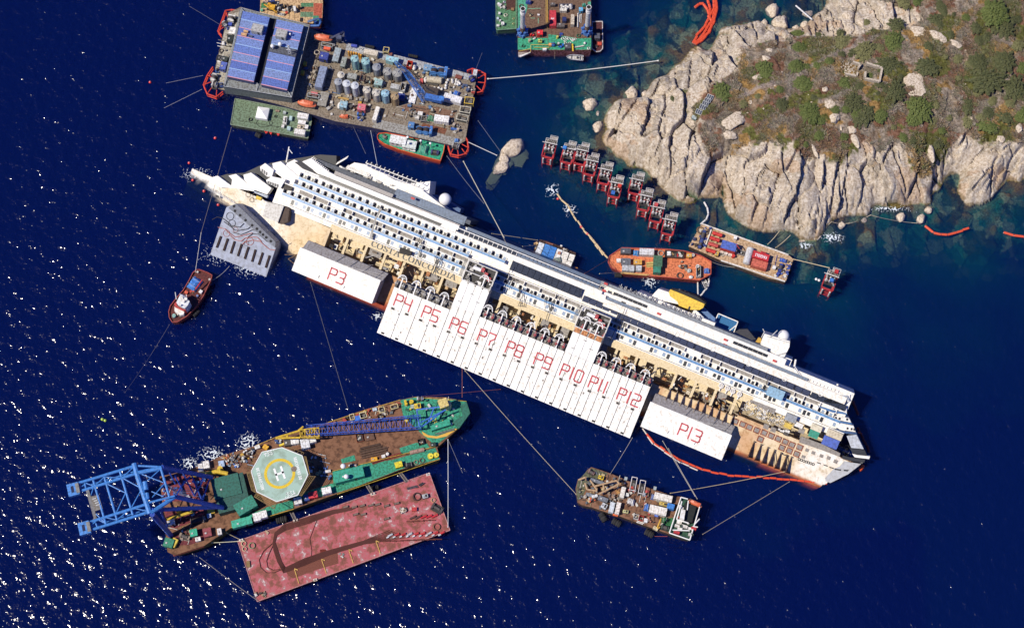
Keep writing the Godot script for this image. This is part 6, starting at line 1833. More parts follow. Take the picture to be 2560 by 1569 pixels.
func small_barges() -> void:
	# green flat pontoon under the quarters
	var o:=vessel("flat_pontoon","grey green flat pontoon moored below the blue roofed quarters","pontoon",outline(["A",[368,1035,1172,1190,1168,1280,1132,1452,690,1372,322,1308]],2.0),2.0,mt("#5a6a58",0.8,"rust"),mt("#7a9278",0.85,"deck"),0.25,mt("#8a9a84",0.8))
	gears("A",2.0,[["coil",790,1215,30,30,0.5,0,"#262626","black tyre on the green pontoon right of the white house"],["coil",526,1248,44,46,0.6,0,"#2c2e2a","black hose ring on the green pontoon left of the white house"],["cont",1078,1212,116,60,2.6,10,"#f8f7f4","white container at the pontoon's right end, upper"],["cont",1045,1380,114,58,2.6,10,"#f4f2ec","white container at the pontoon's right end, lower"],["chest",1068,1282,80,40,1.6,10,"#f6f4f0","white chest between the two white containers"],["gen",1052,1330,70,40,1.6,10,"#e8d8bc","cream machine right of the small white chests on the pontoon"],["chest",1116,1328,36,40,1.4,10,"#f2f0ea","white cube at the pontoon's right edge"],["gen",890,1258,40,90,1.8,5,"#ecebe6","white generator in the middle of the pontoon's gear"],["chest",950,1238,30,46,1.4,10,"#bcd8da","pale blue chest on the pontoon, upper"],["chest",930,1345,34,40,1.4,10,"#bcd8da","pale blue chest on the pontoon, lower"],["chest",868,1322,28,28,1.2,10,"#f0f0ec","small white chest below the white generator on the pontoon"],["chest",886,1180,30,30,1.0,10,"#b8c4c4","grey chest at the pontoon's upper edge"],["chest",812,1162,40,18,0.6,10,"#a08878","brown crate at the pontoon's upper edge"]])
	use("A")
	deck_h=2.0
	var t:=thing("tent","white tent with a pyramid roof on the green pontoon","tent",top_at(652,1172,3.0),9.0)
	for s in [[-1,-1],[1,-1],[1,1],[-1,1]]: cy(t,"pole",mt("#c8c8c8",0.5,""),Vector3(s[0]*2.2,1.0,s[1]*2.3),0.08,2.0)
	var b:=Mb.new()
	var c:=[Vector3(-2.4,2.0,-2.5),Vector3(2.4,2.0,-2.5),Vector3(2.4,2.0,2.5),Vector3(-2.4,2.0,2.5)]
	for i in 4: b.tri(c[i],c[(i+1) % 4],Vector3(0,3.3,0))
	build(t,"roof",b,mt("#fbfbfa",0.7,""))
	b=Mb.new()
	for i in 4: b.quad(c[i],c[(i+1) % 4],c[(i+1) % 4]+Vector3.DOWN*1.8,c[i]+Vector3.DOWN*1.8)
	build(t,"wall",b,mt("#f2f2f0",0.7,""))
	line("hose","black hose snaking across the green pontoon's deck","hose",at(400,1262,2.1),at(820,1335,2.1),0.12,"#3a4238")
	use("A")
	var hs:=thing("hose","looped thin hose on the green pontoon right of the white tent","hose",at(640,1280,2.1))
	b=Mb.new()
	var pts:=[]
	for i in 24: pts.append(Vector3(cos(i*0.42)*4.5+i*0.35,0.05,sin(i*0.42)*2.2))
	b.tube(pts,0.1,5)
	build(hs,"strand",b,mt("#4a5248",0.8,""))
	for i in 9:
		var f:=put(self,"float_ball",usph(),mt("#e04038",0.5,""),at([685,705,695,735,750,745,815,830,822][i],[1375,1385,1392,1385,1390,1402,1400,1405,1415][i],1.2),Basis.from_scale(Vector3.ONE*0.42))
		tag(f,"red float ball hanging on the green pontoon's lower side","float","red float balls on the green pontoon")
	fender(610,1415,60,60,30.0,"dark round fender below the green pontoon")
	# top barge behind the quarters
	o=vessel("tan_barge","tan decked barge with green and red patches behind the quarters, cut by the frame","barge",outline(["U",[150,-300,2050,-300,2060,130,2040,560,1990,760,1300,680,120,430]],3.0),3.0,mt("#9a5240",0.8,"rust"),mt("#dcbc90",0.85,"deck"))
	use("U")
	for e in [[[170,85,340,85,330,250,150,255],"#3f8a58"],[[1390,95,1770,95,1765,215,1380,215],"#5a9068"],[[1370,370,1760,375,1765,535,1360,525],"#6f9474"],[[1385,220,1765,220,1765,370,1370,365],"#b47a58"],[[1775,100,2050,110,2030,560,1770,550],"#c4664c"]]:
		pp(o,"painted_deck",mt(e[1],0.85,"deck"),e[0],2.95,3.02)
	for i in 5:
		var s:=Mb.new()
		var x: float=[360,580,1040,1195,1520][i]
		s.bar(at(x,270+i*20,3.02)-o.position,at(x-15,470+i*40,3.02)-o.position,0.14,0.05)
		build(o,"deck_seam",s,mt("#6a5a48",0.9,""))
	gears("U",3.0,[["heap",880,190,560,230,2.6,8,"#2e2c2c","black heap of machinery on the tan barge"],["cont",1190,265,170,80,2.2,80,"#f6f6f4","white box right of the black machinery on the tan barge"],["drum",1320,195,90,90,2.2,0,"#6a5238","brown drum right of the white box on the tan barge"],["chest",855,312,90,36,1.0,4,"#fafafa","small white chest at the front of the black machinery"],["chest",940,385,70,46,1.0,0,"#d84838","small red chest beside the white dinghy on the tan barge"],["chest",1390,610,70,130,0.4,4,"#2a1c16","dark open hatch at the tan barge's lower edge"],["chest",175,305,70,70,1.0,0,"#7ac8a8","pale green drums at the tan barge's left end"],["box",480,20,200,80,2.4,0,"#3a4c90","blue box at the top edge above the yellow excavator"],["heap",280,40,160,60,1.2,0,"#e8c8b8","pinkish heap at the top edge above the green patch"]])
	use("U")
	deck_h=3.0
	var ex:=thing("excavator","yellow excavator on the tan barge behind the quarters","excavator",top_at(450,170,2.4),14.0)
	for s in [-1,1]: bx(ex,"track",mt("#2c2a28",0.9),Vector3(0,0.4,s*1.0),Vector3(3.2,0.8,0.55))
	bx(ex,"house",mt("#ecb432",0.5),Vector3(0.6,1.5,0.2),Vector3(2.4,1.3,2.0))
	bx(ex,"cab",mt("#e2a92c",0.5),Vector3(-0.7,1.7,-0.6),Vector3(1.2,1.6,0.9))
	b=Mb.new()
	b.bar(Vector3(-0.4,1.8,0.4),Vector3(-2.6,3.0,0.6),0.45)
	build(ex,"boom_arm",b,mt("#f0b838",0.5))
	b=Mb.new()
	b.bar(Vector3(-2.6,3.0,0.6),Vector3(2.6,2.2,2.0),0.4)
	build(ex,"dipper_arm",b,mt("#f0b838",0.5))
	bx(ex,"bucket",mt("#c89428",0.6),Vector3(2.8,1.6,2.1),Vector3(0.9,0.9,0.9))
	dinghy("U",770,448,210,66,3.6,2,"#f2f2f0","white dinghy with dark seats on the tan barge's deck",0.0)
	cr_arm()
	# side barge left of the jack-up,jack-up,its boats
	jackup()
func cr_arm() -> void:
	use("U")
	var o:=thing("knuckle_crane","blue knuckle crane curled over the tan barge's lower right corner","crane",at(1850,720,3.0))
	cy(o,"pedestal",mt("#3c68b4",0.5),Vector3(0,1.5,0),1.0,3.0)
	var b:=Mb.new()
	b.tube([at(1590,680,6)-o.position,at(1760,620,6.4)-o.position,at(1930,580,6)-o.position],0.5,8)
	build(o,"jib",b,mt("#5a78a8",0.5))
	b=Mb.new()
	b.tube([at(1930,580,6)-o.position,at(1990,680,5)-o.position,at(1940,790,4.6)-o.position,at(1680,800,4.4)-o.position],0.5,8)
	build(o,"boom_arm",b,mt("#3f74c0",0.5))
	bx(o,"platform",mt("#4f9068",0.7),Vector3(0.2,3.1,-0.6),Vector3(2.4,0.3,2.2))
func dinghy(z: String,x: float,y: float,lz: float,wz: float,h: float,deg: float,hex: String,label: String,base:=-0.2) -> void:
	use(z)
	var l:=len_of(lz); var w:=len_of(wz)
	var p:=at(x,y,h)
	p.y=maxf(base,h-0.9)
	var o:=thing("small_boat",label,"boat",p,deg)
	var m:=mt(hex,0.5)
	var pl:=PackedVector2Array()
	for i in 9:
		var t:=i/8.0
		pl.append(Vector2(-l/2+l*t,-w/2*minf(1.0,pow(t/0.35,0.6))))
	for i in 9:
		var t:=1.0-i/8.0
		if i==8: continue
		pl.append(Vector2(-l/2+l*t,w/2*minf(1.0,pow(t/0.35,0.6))))
	var b:=Mb.new()
	var low:=PackedVector2Array()
	for q in pl: low.append(q*Vector2(0.9,0.75))
	for i in pl.size():
		var k:=(i+1) % pl.size()
		b.quad(Vector3(pl[i].x,0.9,pl[i].y),Vector3(low[i].x,-0.3,low[i].y),Vector3(low[k].x,-0.3,low[k].y),Vector3(pl[k].x,0.9,pl[k].y))
	build(o,"hull",b,m)
	b=Mb.new()
	b.prism(low,0.35,0.4)
	build(o,"floor",b,mt("#d4d4d2",0.7))
	b=Mb.new()
	for i in pl.size():
		var k:=(i+1) % pl.size()
		b.bar(Vector3(pl[i].x,0.92,pl[i].y),Vector3(pl[k].x,0.92,pl[k].y),0.2)
	build(o,"gunwale",b,m)
	bx(o,"console",mt("#4a4c50",0.6),Vector3(l*0.15,0.8,0),Vector3(l*0.1,0.8,w*0.3))
	for k in 2: bx(o,"thwart",mt("#5a5c60",0.7),Vector3(-l*0.2+k*l*0.52,0.7,0),Vector3(0.3,0.1,w*0.85))
	bx(o,"outboard_motor",mt("#26282c",0.5),Vector3(l*0.5+0.1,0.9,0),Vector3(0.4,0.9,0.4))
func jackup() -> void:
	deck_h=5.0
	var o:=vessel("jack_up_barge","green and brown decked jack-up barge with two tall legs, cut by the frame's top","barge",outline(["C",[470,-300,2085,-300,2095,1105,1040,1110,815,1105,560,1100,478,1100]],5.0),5.0,mt("#96606a",0.75,"rust"),mt("#7c6250",0.85,"deck"))
	use("C")
	for e in [[[470,-290,690,-290,690,200,560,560,480,640],"#58b494"],[[480,840,1140,840,1140,1098,480,1098],"#3fb28a"],[[1150,760,1480,790,1800,850,2095,840,2092,1096,1150,1098],"#3fae88"],[[2020,40,2085,40,2085,150,2010,150],"#58b494"]]:
		pp(o,"painted_deck",mt(e[1],0.8,"deck"),e[0],4.95,5.02)
	for e in [[1100,-200,1105,605],[1128,-200,1135,605],[770,985,1165,990],[765,1000,760,1140],[840,1045,1165,1050],[500,1130,760,1075]]:
		var b:=Mb.new()
		b.bar(at(e[0],e[1],5.9)-o.position,at(e[2],e[3],5.9)-o.position,0.14)
		for k in 7: b.bar(at(lerpf(e[0],e[2],k/6.0),lerpf(e[1],e[3],k/6.0),5.9)-o.position,at(lerpf(e[0],e[2],k/6.0),lerpf(e[1],e[3],k/6.0),5.9)-o.position+Vector3.DOWN*0.9,0.1)
		build(o,"handrail",b,mt("#e8c04c",0.5,""))
	for e in [[710,195,860,195],[860,188,985,188],[760,402,855,402],[930,400,930,520]]:
		var b:=Mb.new()
		b.bar(at(e[0],e[1],5.03)-o.position,at(e[2],e[3],5.03)-o.position,0.16,0.02)
		build(o,"deck_line",b,mt("#7ad0a8",0.8,""))
	use("C")
	var rp:=thing("ramp","white edged boarding ramp at the jack-up's lower left corner","ramp",at(620,1170,3.0))
	pp(rp,"plate",mt("#a89c98",0.7),[490,1120,750,1085,760,1150,540,1245,490,1250],2.4,3.0)
	pp(rp,"edge",mt("#e8e4e2",0.6),[490,1232,750,1140,760,1158,545,1256],3.0,3.5)
	for e in [[585,735,602,285,60,"white jack-up leg with a blue jacking collar, left one"],[2000,700,2050,190,60,"white jack-up leg with a blue jacking collar, right one"]]:
		var base:=at(e[0],e[1],5.0)
		var lg:=thing("jack_up_column",e[5],"jack-up leg",base)
		var H:=20.0
		cy(lg,"tube",mt("#e6e6ea",0.45,"grime"),Vector3(0,H/2,0),0.98,H)
		cy(lg,"worn_band",mt("#9a8a7a",0.7,"rust"),Vector3(0,3.4,0),1.0,4.0)
		cy(lg,"opening",mt("#1e1a18",0.9,""),Vector3(0,H+0.01,0),0.82,0.06)
		for k in 2: ring(lg,"band",mt("#f4f2f2",0.4,""),Vector3(0,H-2.2-k*1.2,0),1.12,0.84)
		ring(lg,"rim",mt("#f4f2f2",0.4,""),Vector3(0,H,0),1.06,0.8)
		cy(lg,"jacking_collar",mt("#5a8cd8",0.5),Vector3(0,0.9,0),2.2,1.6)
		for k in 6:
			bx(lg,"jack",mt("#4c78c4",0.5),Vector3(cos(k*TAU/6)*1.7,2.2,sin(k*TAU/6)*1.7),Vector3(0.8,2.0,0.8),rad_to_deg(k*TAU/6))
			bx(lg,"gusset",mt("#6a9ae0",0.5),Vector3(cos(k*TAU/6+0.5)*2.3,0.7,sin(k*TAU/6+0.5)*2.3),Vector3(1.0,1.4,0.2),rad_to_deg(k*TAU/6+0.5))
	gears("C",5.0,[["cont",1252,400,390,150,2.6,90,"#d03c48","long red container in the middle of the jack-up's deck"],["box",965,715,130,115,2.4,0,"#f02c34","bright red square box below the brown deck"],["heap",790,760,110,110,1.6,0,"#e82830","heap of red gear beside the bright red box"],["bag",845,830,80,60,1.0,-30,"#ffffff","white sack pile below the red gear heap"],["drum",738,880,60,60,1.6,0,"#ccc0a4","cream drum on the green deck below the red gear"],["gen",968,892,90,64,1.6,0,"#e2ec70","yellow green machine on the green deck"],["coil",600,998,76,76,0.9,0,"#1f3028","black ring bollard on the green deck, lower left"],["chest",1068,1082,84,40,1.2,0,"#f8f8f6","white chest at the jack-up's lower edge"],["chest",1190,980,56,60,1.4,0,"#f0b06a","orange chest beside the blue winch on the green deck"],["winch",1258,960,70,100,1.8,90,"#3a78c8","blue winch right of the orange chest"],["heap",1430,985,130,120,1.8,0,"#2c78e0","bright blue pump cluster on the green deck"],["box",1578,1010,140,130,1.8,0,"#54545a","dark grey grating block at the lower edge"],["tank",1690,1040,190,46,1.4,85,"#ecc834","yellow long tank at the jack-up's lower edge"],["cont",1480,215,150,60,2.0,0,"#f0ece0","small white container under the framed white sacks"],["cont",1685,430,250,80,2.6,92,"#d4c8b4","beige container standing lengthwise left of the right leg"],["pipes",1805,430,390,34,1.0,92,"#f2efe8","white long pipe on the jack-up's right side"],["pipes",1862,390,240,60,1.2,94,"#eeeae2","pair of white pipes beside the right leg"],["box",1420,555,90,180,2.0,90,"#6a625e","grey brown machine block right of the red container"],["cont",1505,420,100,90,2.2,90,"#22306e","dark blue box in the middle of the brown deck"],["box",1250,95,60,110,1.6,90,"#6a6460","grey box above the red container"],["bag",1565,300,10,10,0.3,0,"#ffffff","tiny white sack below the framed white sacks"],["tarp",720,10,140,90,2.2,10,"#2f4aa0","blue hooked load at the top edge over the brown deck"],["coil",555,115,110,110,1.2,0,"#6a4a38","brown hawser reel on the left green side deck"],["heap",745,300,70,70,1.2,0,"#e0cc9c","cream fittings right of the left leg's top"],["chest",935,325,50,26,0.8,10,"#f0ece8","small white fitting alone on the brown deck"],["box",1870,205,90,90,2.2,0,"#6ac0ee","sky blue crane base near the right leg's top"],["tarp",1945,90,100,70,1.6,0,"#2fa088","green tarpaulin at the jack-up's right edge"],["coil",1815,765,90,70,1.0,0,"#2c6a50","dark green rope ring left of the right leg's foot"],["heap",1420,750,120,70,1.4,-20,"#2c48a0","dark blue pipes above the ring of white tubes"],["drum",1350,805,50,50,1.6,0,"#ecd86a","yellow drum above the blue pump cluster"],["coil",2038,1050,70,60,0.8,0,"#f2f0ec","white ring at the jack-up's lower right corner"],["pipes",1840,1010,240,40,0.9,-12,"#e6e0d8","bundle of pale pipes at the lower right of the green deck"],["bag",1955,935,60,60,1.2,0,"#ffffff","white sack near the right leg's collar"],["skip",1540,130,310,110,1.6,0,"#6a6a7c","grey tray framed deck holding the big white sacks"]])
	for e in [[1450,105],[1450,160],[1545,115],[1545,165],[1640,100],[1650,155],[1500,140],[1600,140]]: gear("bag",e[0],e[1],84,60,1.8,0,"#ffffff","big white sack in the grey tray on the jack-up's deck","bag","big white sacks in the jack-up's tray")
	for e in [[1460,830],[1510,815],[1560,815],[1590,830],[1660,840],[1700,850],[1740,845],[1520,875],[1690,870],[1620,930],[1525,930]]: gear("coil",e[0],e[1],62,62,1.0,0,"#f4f2ee","white hose coil in the cluster on the jack-up's green deck","hose","white hose coils on the jack-up")
	use("C")
	words(put(self,"painted_sign",ubox(),mt("#d03c48",0.6,""),at(1245,412,7.66),Basis.from_scale(Vector3(2.2,0.04,1.0))),"lettering","Art","Droid Sans",mt("#ffffff",0.6,""),Vector3(0,1.2,0),Vector3(0.6,0,0),Vector3(0,0,-1),1.0,0.8,1.0,700)
	tag(get_node("painted_sign"),"white lettering panel on the long red container's roof","sign")
	# green barge alongside to the left
	o=vessel("green_side_barge","narrow green barge lying along the jack-up's left side","barge",outline(["C",[0,-300,450,-300,445,640,30,670,5,640]],3.0),3.0,mt("#4a7458",0.8),mt("#5a9068",0.85,"deck"),0.4,mt("#7aa286",0.7))
	use("C")
	pp(o,"brown_deck",mt("#5a3830",0.85,"deck"),[215,-200,440,-200,430,190,230,230],2.95,3.02)
	gears("C",3.0,[["heap",105,100,160,190,1.2,90,"#f4f4f2","jumble of white bags and pipes at the side barge's top left"],["coil",210,320,90,60,0.8,0,"#e8e0d0","cream hose coil on the green side barge"],["box",148,515,64,66,1.4,0,"#f6f6f4","white box at the green side barge's lower left"],["drum",92,445,44,44,1.2,0,"#f2f2ee","white drum above the white box on the side barge"],["chest",40,405,44,60,1.2,0,"#c8d4dc","pale grey chest at the side barge's left edge"],["chest",72,290,50,50,1.2,0,"#e0e0dc","white crate at the side barge's left edge, upper"],["coil",378,510,50,80,0.6,0,"#c8c890","yellowish rope coil at the side barge's right edge"],["coil",385,400,50,70,0.6,0,"#c4c48c","yellowish rope heap above the yellowish coil"],["chest",365,205,64,60,0.8,0,"#a07850","brown crate at the edge of the brown deck patch"],["chest",45,560,60,46,1.0,0,"#e8e6e0","pale low crate at the side barge's lower left corner"]])
	# red workboat on the right,grey launch below
	o=vessel("dark_red_boat","small dark red workboat with white side pipes right of the jack-up","boat",outline(["C",[2115,490,2340,485,2345,1080,2290,1140,2200,1150,2110,1080]],1.4),1.4,mt("#4a2028",0.7),mt("#5c2a30",0.8,"deck"),0.5,mt("#e4dedc",0.5))
	gears("C",1.4,[["house",2225,790,130,140,2.4,0,"#5a5c68","small grey wheelhouse on the dark red workboat"],["chest",2280,960,90,70,1.0,0,"#d8543c","orange red hatch on the dark red workboat"],["heap",2190,990,90,80,0.9,0,"#3a3034","dark gear at the dark red workboat's stern"]])
	dinghy("C",1735,1262,390,130,1.4,6,"#b8bac8","grey motor launch moored below the jack-up")
	supply_boat()
func supply_boat() -> void:
	use("B")
	var o:=vessel("supply_boat","small green decked supply boat with orange bulwark below the work barge","boat",outline(["B",[458,1160,475,1132,560,1125,900,1190,1210,1235,1195,1330,1160,1435,1000,1395,700,1310,530,1245,465,1195]],2.2),2.2,mt("#d4512c",0.6),mt("#2fae88",0.8,"deck"),0.6,mt("#ee6434",0.5))
	gears("B",2.2,[["house",690,1195,190,100,3.2,12,"#f0f2f0","white wheelhouse of the green supply boat"],["house",815,1245,160,100,2.6,12,"#dfe8e4","white after cabin of the green supply boat"],["tarp",965,1290,120,120,1.8,10,"#4fa88c","green tarpaulin amidships on the supply boat"],["winch",1095,1325,90,70,1.4,10,"#4a4a80","dark winch on the supply boat's after deck"],["chest",780,1285,70,40,1.0,12,"#eef2f0","white locker beside the supply boat's after cabin"],["heap",545,1160,70,60,0.9,10,"#3a5a50","anchor gear on the supply boat's foredeck"],["chest",855,1300,60,46,1.0,12,"#f4f6f4","white chest before the supply boat's green tarpaulin"],["chest",900,1240,40,90,1.4,12,"#3a2c28","dark funnel casing before the green tarpaulin"]])
	for e in [[940,1205,"left"],[1047,1235,"right"],[795,1165,"front"],[805,1230,"middle"]]:
		deck_h=2.2
		var d:=thing("mast_lamp","white domed post on the supply boat, %s one" % e[2],"lamp post",top_at(e[0],e[1],4.0))
		cy(d,"pole",mt("#d8d8d4",0.5,""),Vector3(0,1.8,0),0.14,3.6)
		ball(d,"dome",mt("#ffffff",0.4,""),Vector3(0,3.9,0),Vector3(0.5,0.45,0.5))
# ============================================================ crane ship,red barge,tug and the other craft
func tubes(o: Node3D,n: String,m: Material,list: Array,r: float) -> void:      # [x,y,h,x,y,h] in the current zoom
	for e in list:
		var b:=Mb.new()
		b.tube([at(e[0],e[1],e[2])-o.position,at(e[3],e[4],e[5])-o.position],r if e.size()<7 else e[6],8)
		build(o,n,b,m)
func fittings(o: Node3D,poly: PackedVector2Array,h: float,n: int,sd: int,tones: Array) -> void:     # small fixed gear all over a working deck
	var r:=RandomNumberGenerator.new()
	r.seed=sd
	var a:=Rect2(poly[0],Vector2.ZERO)
	for p in poly: a=a.expand(p)
	var k:=0
	while k<n:
		var p:=Vector2(r.randf_range(a.position.x,a.end.x),r.randf_range(a.position.y,a.end.y))
		if not Geometry2D.is_point_in_polygon(p,poly): continue
		k+=1
		var m:=mt(tones[r.randi() % tones.size()],0.7)
		var hh:=r.randf_range(0.3,1.3)
		var c:=Vector3(p.x,h+hh/2,p.y)-o.position
		match r.randi() % 4:
			0: cy(o,"valve",m,c,r.randf_range(0.15,0.5),hh)
			1: bx(o,"pipe_run",m,Vector3(c.x,h+0.2-o.position.y,c.z),Vector3(r.randf_range(1.5,5.0),0.22,0.22),14.0+90.0*(r.randi() % 2))
			_: bx(o,"deck_fitting",m,c,Vector3(r.randf_range(0.4,1.7),hh,r.randf_range(0.4,1.3)),r.randf_range(0,90))
func crane_ship() -> void:
	var green:=mt("#35a484",0.75,"deck"); var dkgreen:=mt("#23705c",0.75,"deck"); var blue:=mt("#4a90e0",0.45,"grime"); var yel:=mt("#e8c43a",0.5)
	var poly:=outline(["J",[1990,345,1935,182,1760,150,1620,122,1200,122,1012,160,500,300,0,475],"I",[950,264,690,372,280,492,0,622],"H",[1640,300,1290,380,1335,830,1395,1395,1490,1440,1890,1312],"I",[390,1400,1180,1166],"J",[440,1362,1010,1140,1570,992,1525,830,1820,560]],5.0)
	var o:=vessel("crane_ship","long green and brown crane ship with an octagonal helideck","ship",poly,5.0,mt("#6a6428",0.7,"rust"),mt("#8a6248",0.85,"deck",0.0,26.0))
	use("J")
	pp(o,"fore_deck",green,[1012,165,1210,128,1760,156,1930,186,1984,345,1820,554,1505,800,1380,700,1260,590,1050,390],4.95,5.05)
	pp(o,"side_deck",green,[60,1160,480,1060,900,1000,1500,830,1562,985,1010,1132,440,1355,90,1470],4.95,5.05)
	pp(o,"green_patch",green,[1000,835,1230,760,1390,770,1420,830,1020,915],4.95,5.06)
	pp(o,"green_patch",green,[180,990,370,930,385,1010,195,1050],4.95,5.06)
	pp(o,"bow_bulwark",mt("#2c7460",0.7),[1850,240,1935,186,1988,345,1830,560,1740,470,1880,380],5.05,6.4)
	pp(o,"crane_track",mt("#e0b048",0.7,""),[1310,600,1400,655,1520,670,1640,630,1790,560,1800,575,1660,670,1520,700,1390,685,1330,650],5.05,5.25)
	use("I")
	pp(o,"side_deck",green,[395,1395,400,1320,680,1210,900,1120,1170,1050,1180,1150],4.95,5.05)
	pp(o,"side_deck",green,[1180,1000,1640,850,1812,800,1812,920,1650,970,1200,1100],4.95,5.05)
	use("H")
	pp(o,"stern_deck",mt("#843840",0.85,"deck"),[1350,830,1900,800,1900,930,1460,1090,1390,1000],4.95,5.05)
	pp(o,"stern_deck",mt("#7a343c",0.85,"deck"),[1450,1200,1700,1120,1960,1080,1990,1170,1860,1240,1700,1300,1480,1310],4.95,5.05)
	pp(o,"stern_deck",mt("#8c3c44",0.85,"deck"),[1300,400,1640,320,1960,420,1900,700,1340,720],4.95,5.05)
	for e in [["J",60,1158,1500,812],["J",130,1480,1560,992],["J",1012,160,0,475],["I",395,1330,660,1270],["I",390,1400,1180,1166],["J",1210,124,1935,182],["I",940,268,690,372]]:
		use(e[0])
		var b:=Mb.new()
		var p:=at(e[1],e[2],6.0)-o.position; var q:=at(e[3],e[4],6.0)-o.position
		b.bar(p,q,0.13)
		var n:=int(p.distance_to(q)/2.0)
		for k in n+1: b.bar(p.lerp(q,float(k)/n),p.lerp(q,float(k)/n)+Vector3.DOWN*0.95,0.1)
		build(o,"handrail",b,yel)
	use("I")
	fittings(o,outline(["J",[0,490,480,320,1000,190,1000,330,500,440,0,560]],5.0),5.0,40,3,["#e0a050","#9a6a50","#d8d4c8","#4a3c34","#b84838","#e8d088"])
	fittings(o,outline(["H",[1300,400,1640,320,1960,420,1900,700,1340,720]],5.0),5.0,40,4,["#5a90d8","#d8d8dc","#3a3a44","#8a98b0","#2c5cb0"])
	fittings(o,outline(["I",[280,500,690,380,690,440,640,640,300,640]],5.0),5.0,26,5,["#e0e0dc","#c8a040","#5a7090","#6a4038","#9ab8d8"])
	fittings(o,outline(["I",[1390,430,1600,500,1660,650,1640,800,1400,740,1350,560]],5.0),5.0,24,6,["#e0e0dc","#a89868","#5a80c0","#4a3c34","#9aa8b8"])
	fittings(o,outline(["J",[1060,180,1740,160,1900,260,1700,560,1300,560,1080,380]],5.0),5.0,50,7,["#2f8a72","#56bc9c","#1f5c4c","#e0c850","#d8d8d0"])
	fittings(o,outline(["H",[1400,840,1900,810,1960,1150,1480,1300]],5.0),5.0,34,8,["#d8b468","#4a2c2c","#9a8a80","#6a3036","#d8d4cc"])
	# helideck
	use("I")
	var H:=14.0
	var d:=thing("helideck","pale green octagonal helicopter deck with a yellow ring and white H","helideck",at(1005,725,H)*Vector3(1,0,1)+Vector3(0,5,0))
	var oc:=[780,450,1030,393,1285,495,1358,735,1230,990,965,1072,715,948,645,690]
	pp(d,"deck",mt("#a9c6b6",0.75,"white",0.0,30.0),oc,H-0.5,H)
	var edge:=mt("#f0f2ee",0.6,"")
	for i in 8:
		var b:=Mb.new()
		var k:=(i+1) % 8
		b.bar(at(oc[i*2],oc[i*2+1],H+0.05)-d.position,at(oc[k*2],oc[k*2+1],H+0.05)-d.position,0.3,0.14)
		build(d,"border",b,edge)
	var c:=at(1003,720,H)-d.position
	var yr:=Mb.new()
	var ro:=len_of(186); var ri:=len_of(152)
	for i in 48:
		var a:=TAU*i/48; var e:=TAU*(i+1)/48
		yr.quad(c+Vector3(cos(a)*ro,0.03,sin(a)*ro),c+Vector3(cos(e)*ro,0.03,sin(e)*ro),c+Vector3(cos(e)*ri,0.03,sin(e)*ri),c+Vector3(cos(a)*ri,0.03,sin(a)*ri))
	build(d,"landing_ring",yr,mt("#f2d02c",0.7,"grime",0.0,3.0))
	var w:=mt("#fbfbf8",0.7,"")
	var hr:=(at(1085,700,H)-at(1000,730,H)).normalized(); var hu:=-Vector3(-hr.z,0,hr.x)
	if hu.z>0: hu=-hu
	strokes(d,"lettering","H",w,c-hr*1.35-hu*2.1+Vector3.UP*0.05,hr,hu,4.3,0.8,0.75)
	var rd:=(at(725,650,H)-at(795,920,H)).normalized()
	words(d,"lettering","MICOPERI 30","Droid Sans",w,at(757,785,H)-d.position+Vector3.UP*0.05,rd,Vector3(rd.z,0,-rd.x),len_of(278),len_of(38),0.04,700)
	rd=-rd
	words(d,"lettering","MICOPERI 30","Droid Sans",w,at(1232,655,H)-d.position+Vector3.UP*0.05,rd,Vector3(rd.z,0,-rd.x),len_of(285),len_of(38),0.04,700)
	strokes(d,"lettering","^55'",w,at(1190,930,H)-d.position+Vector3.UP*0.05,-hr,-hu,1.5,0.8,0.22)
	strokes(d,"lettering","^55'",w,at(815,510,H)-d.position+Vector3.UP*0.05,hr,hu,1.5,0.8,0.22)
	cy(d,"hatch",mt("#8a7a6c",0.7),at(1182,662,H)-d.position,len_of(34),0.2)
	for e in [[600,660,735,425,775,460,665,680],[1130,385,1310,460,1285,495,1120,415],[1290,505,1335,505,1385,740,1350,700],[1360,750,1455,755,1280,1000,1235,985],[965,1075,935,1165,680,1010,715,955],[585,700,640,705,700,960,650,930]]:
		for k in 4:
			tubes(d,"safety_net_frame",mt("#8a7048",0.7),[[e[k*2],e[k*2+1],H-0.4,e[(k*2+2) % 8],e[(k*2+3) % 8],H-0.4]],0.1)
		for k in 4:
			var t:=(k+0.5)/4.0
			tubes(d,"safety_net_bar",mt("#a88c50",0.7),[[lerpf(e[0],e[2],t),lerpf(e[1],e[3],t),H-0.4,lerpf(e[6],e[4],t),lerpf(e[7],e[5],t),H-0.4]],0.08)
	for i in 8:
		tubes(d,"leg",mt("#c8ccc8",0.6),[[lerpf(oc[i*2],1003,0.3),lerpf(oc[i*2+1],720,0.3),H-0.5,lerpf(oc[i*2],1003,0.36),lerpf(oc[i*2+1],720,0.36),5.0]],0.3)
	# main sheer legs at the stern
	use("H")
	var g:=thing("main_crane","huge bright blue tubular crane frame leaning out over the stern","crane",at(1800,640,5.0)*Vector3(1,0,1)+Vector3(0,5,0))
	var z1:=26.0; var z2:=30.0
	tubes(g,"cross_tube",blue,[[945,205,z2,1000,400,z2,0.95],[1000,400,z2,1160,880,z2,0.95]],0.95)
	tubes(g,"boom_chord",blue,[[90,500,z2,940,240,z2],[110,612,z2,1000,330,z2],[230,1030,z2,1120,750,z2],[260,1132,z2,1165,850,z2],[110,560,z1,990,300,z1,0.35],[240,1090,z1,1150,810,z1,0.35]],0.55)
	tubes(g,"cross_beam",blue,[[395,430,z2,565,1020,z2],[545,385,z2,718,970,z2],[755,310,z2,930,900,z2],[280,470,z2,300,560,z2,0.3],[430,1010,z2,455,1075,z2,0.3]],0.42)
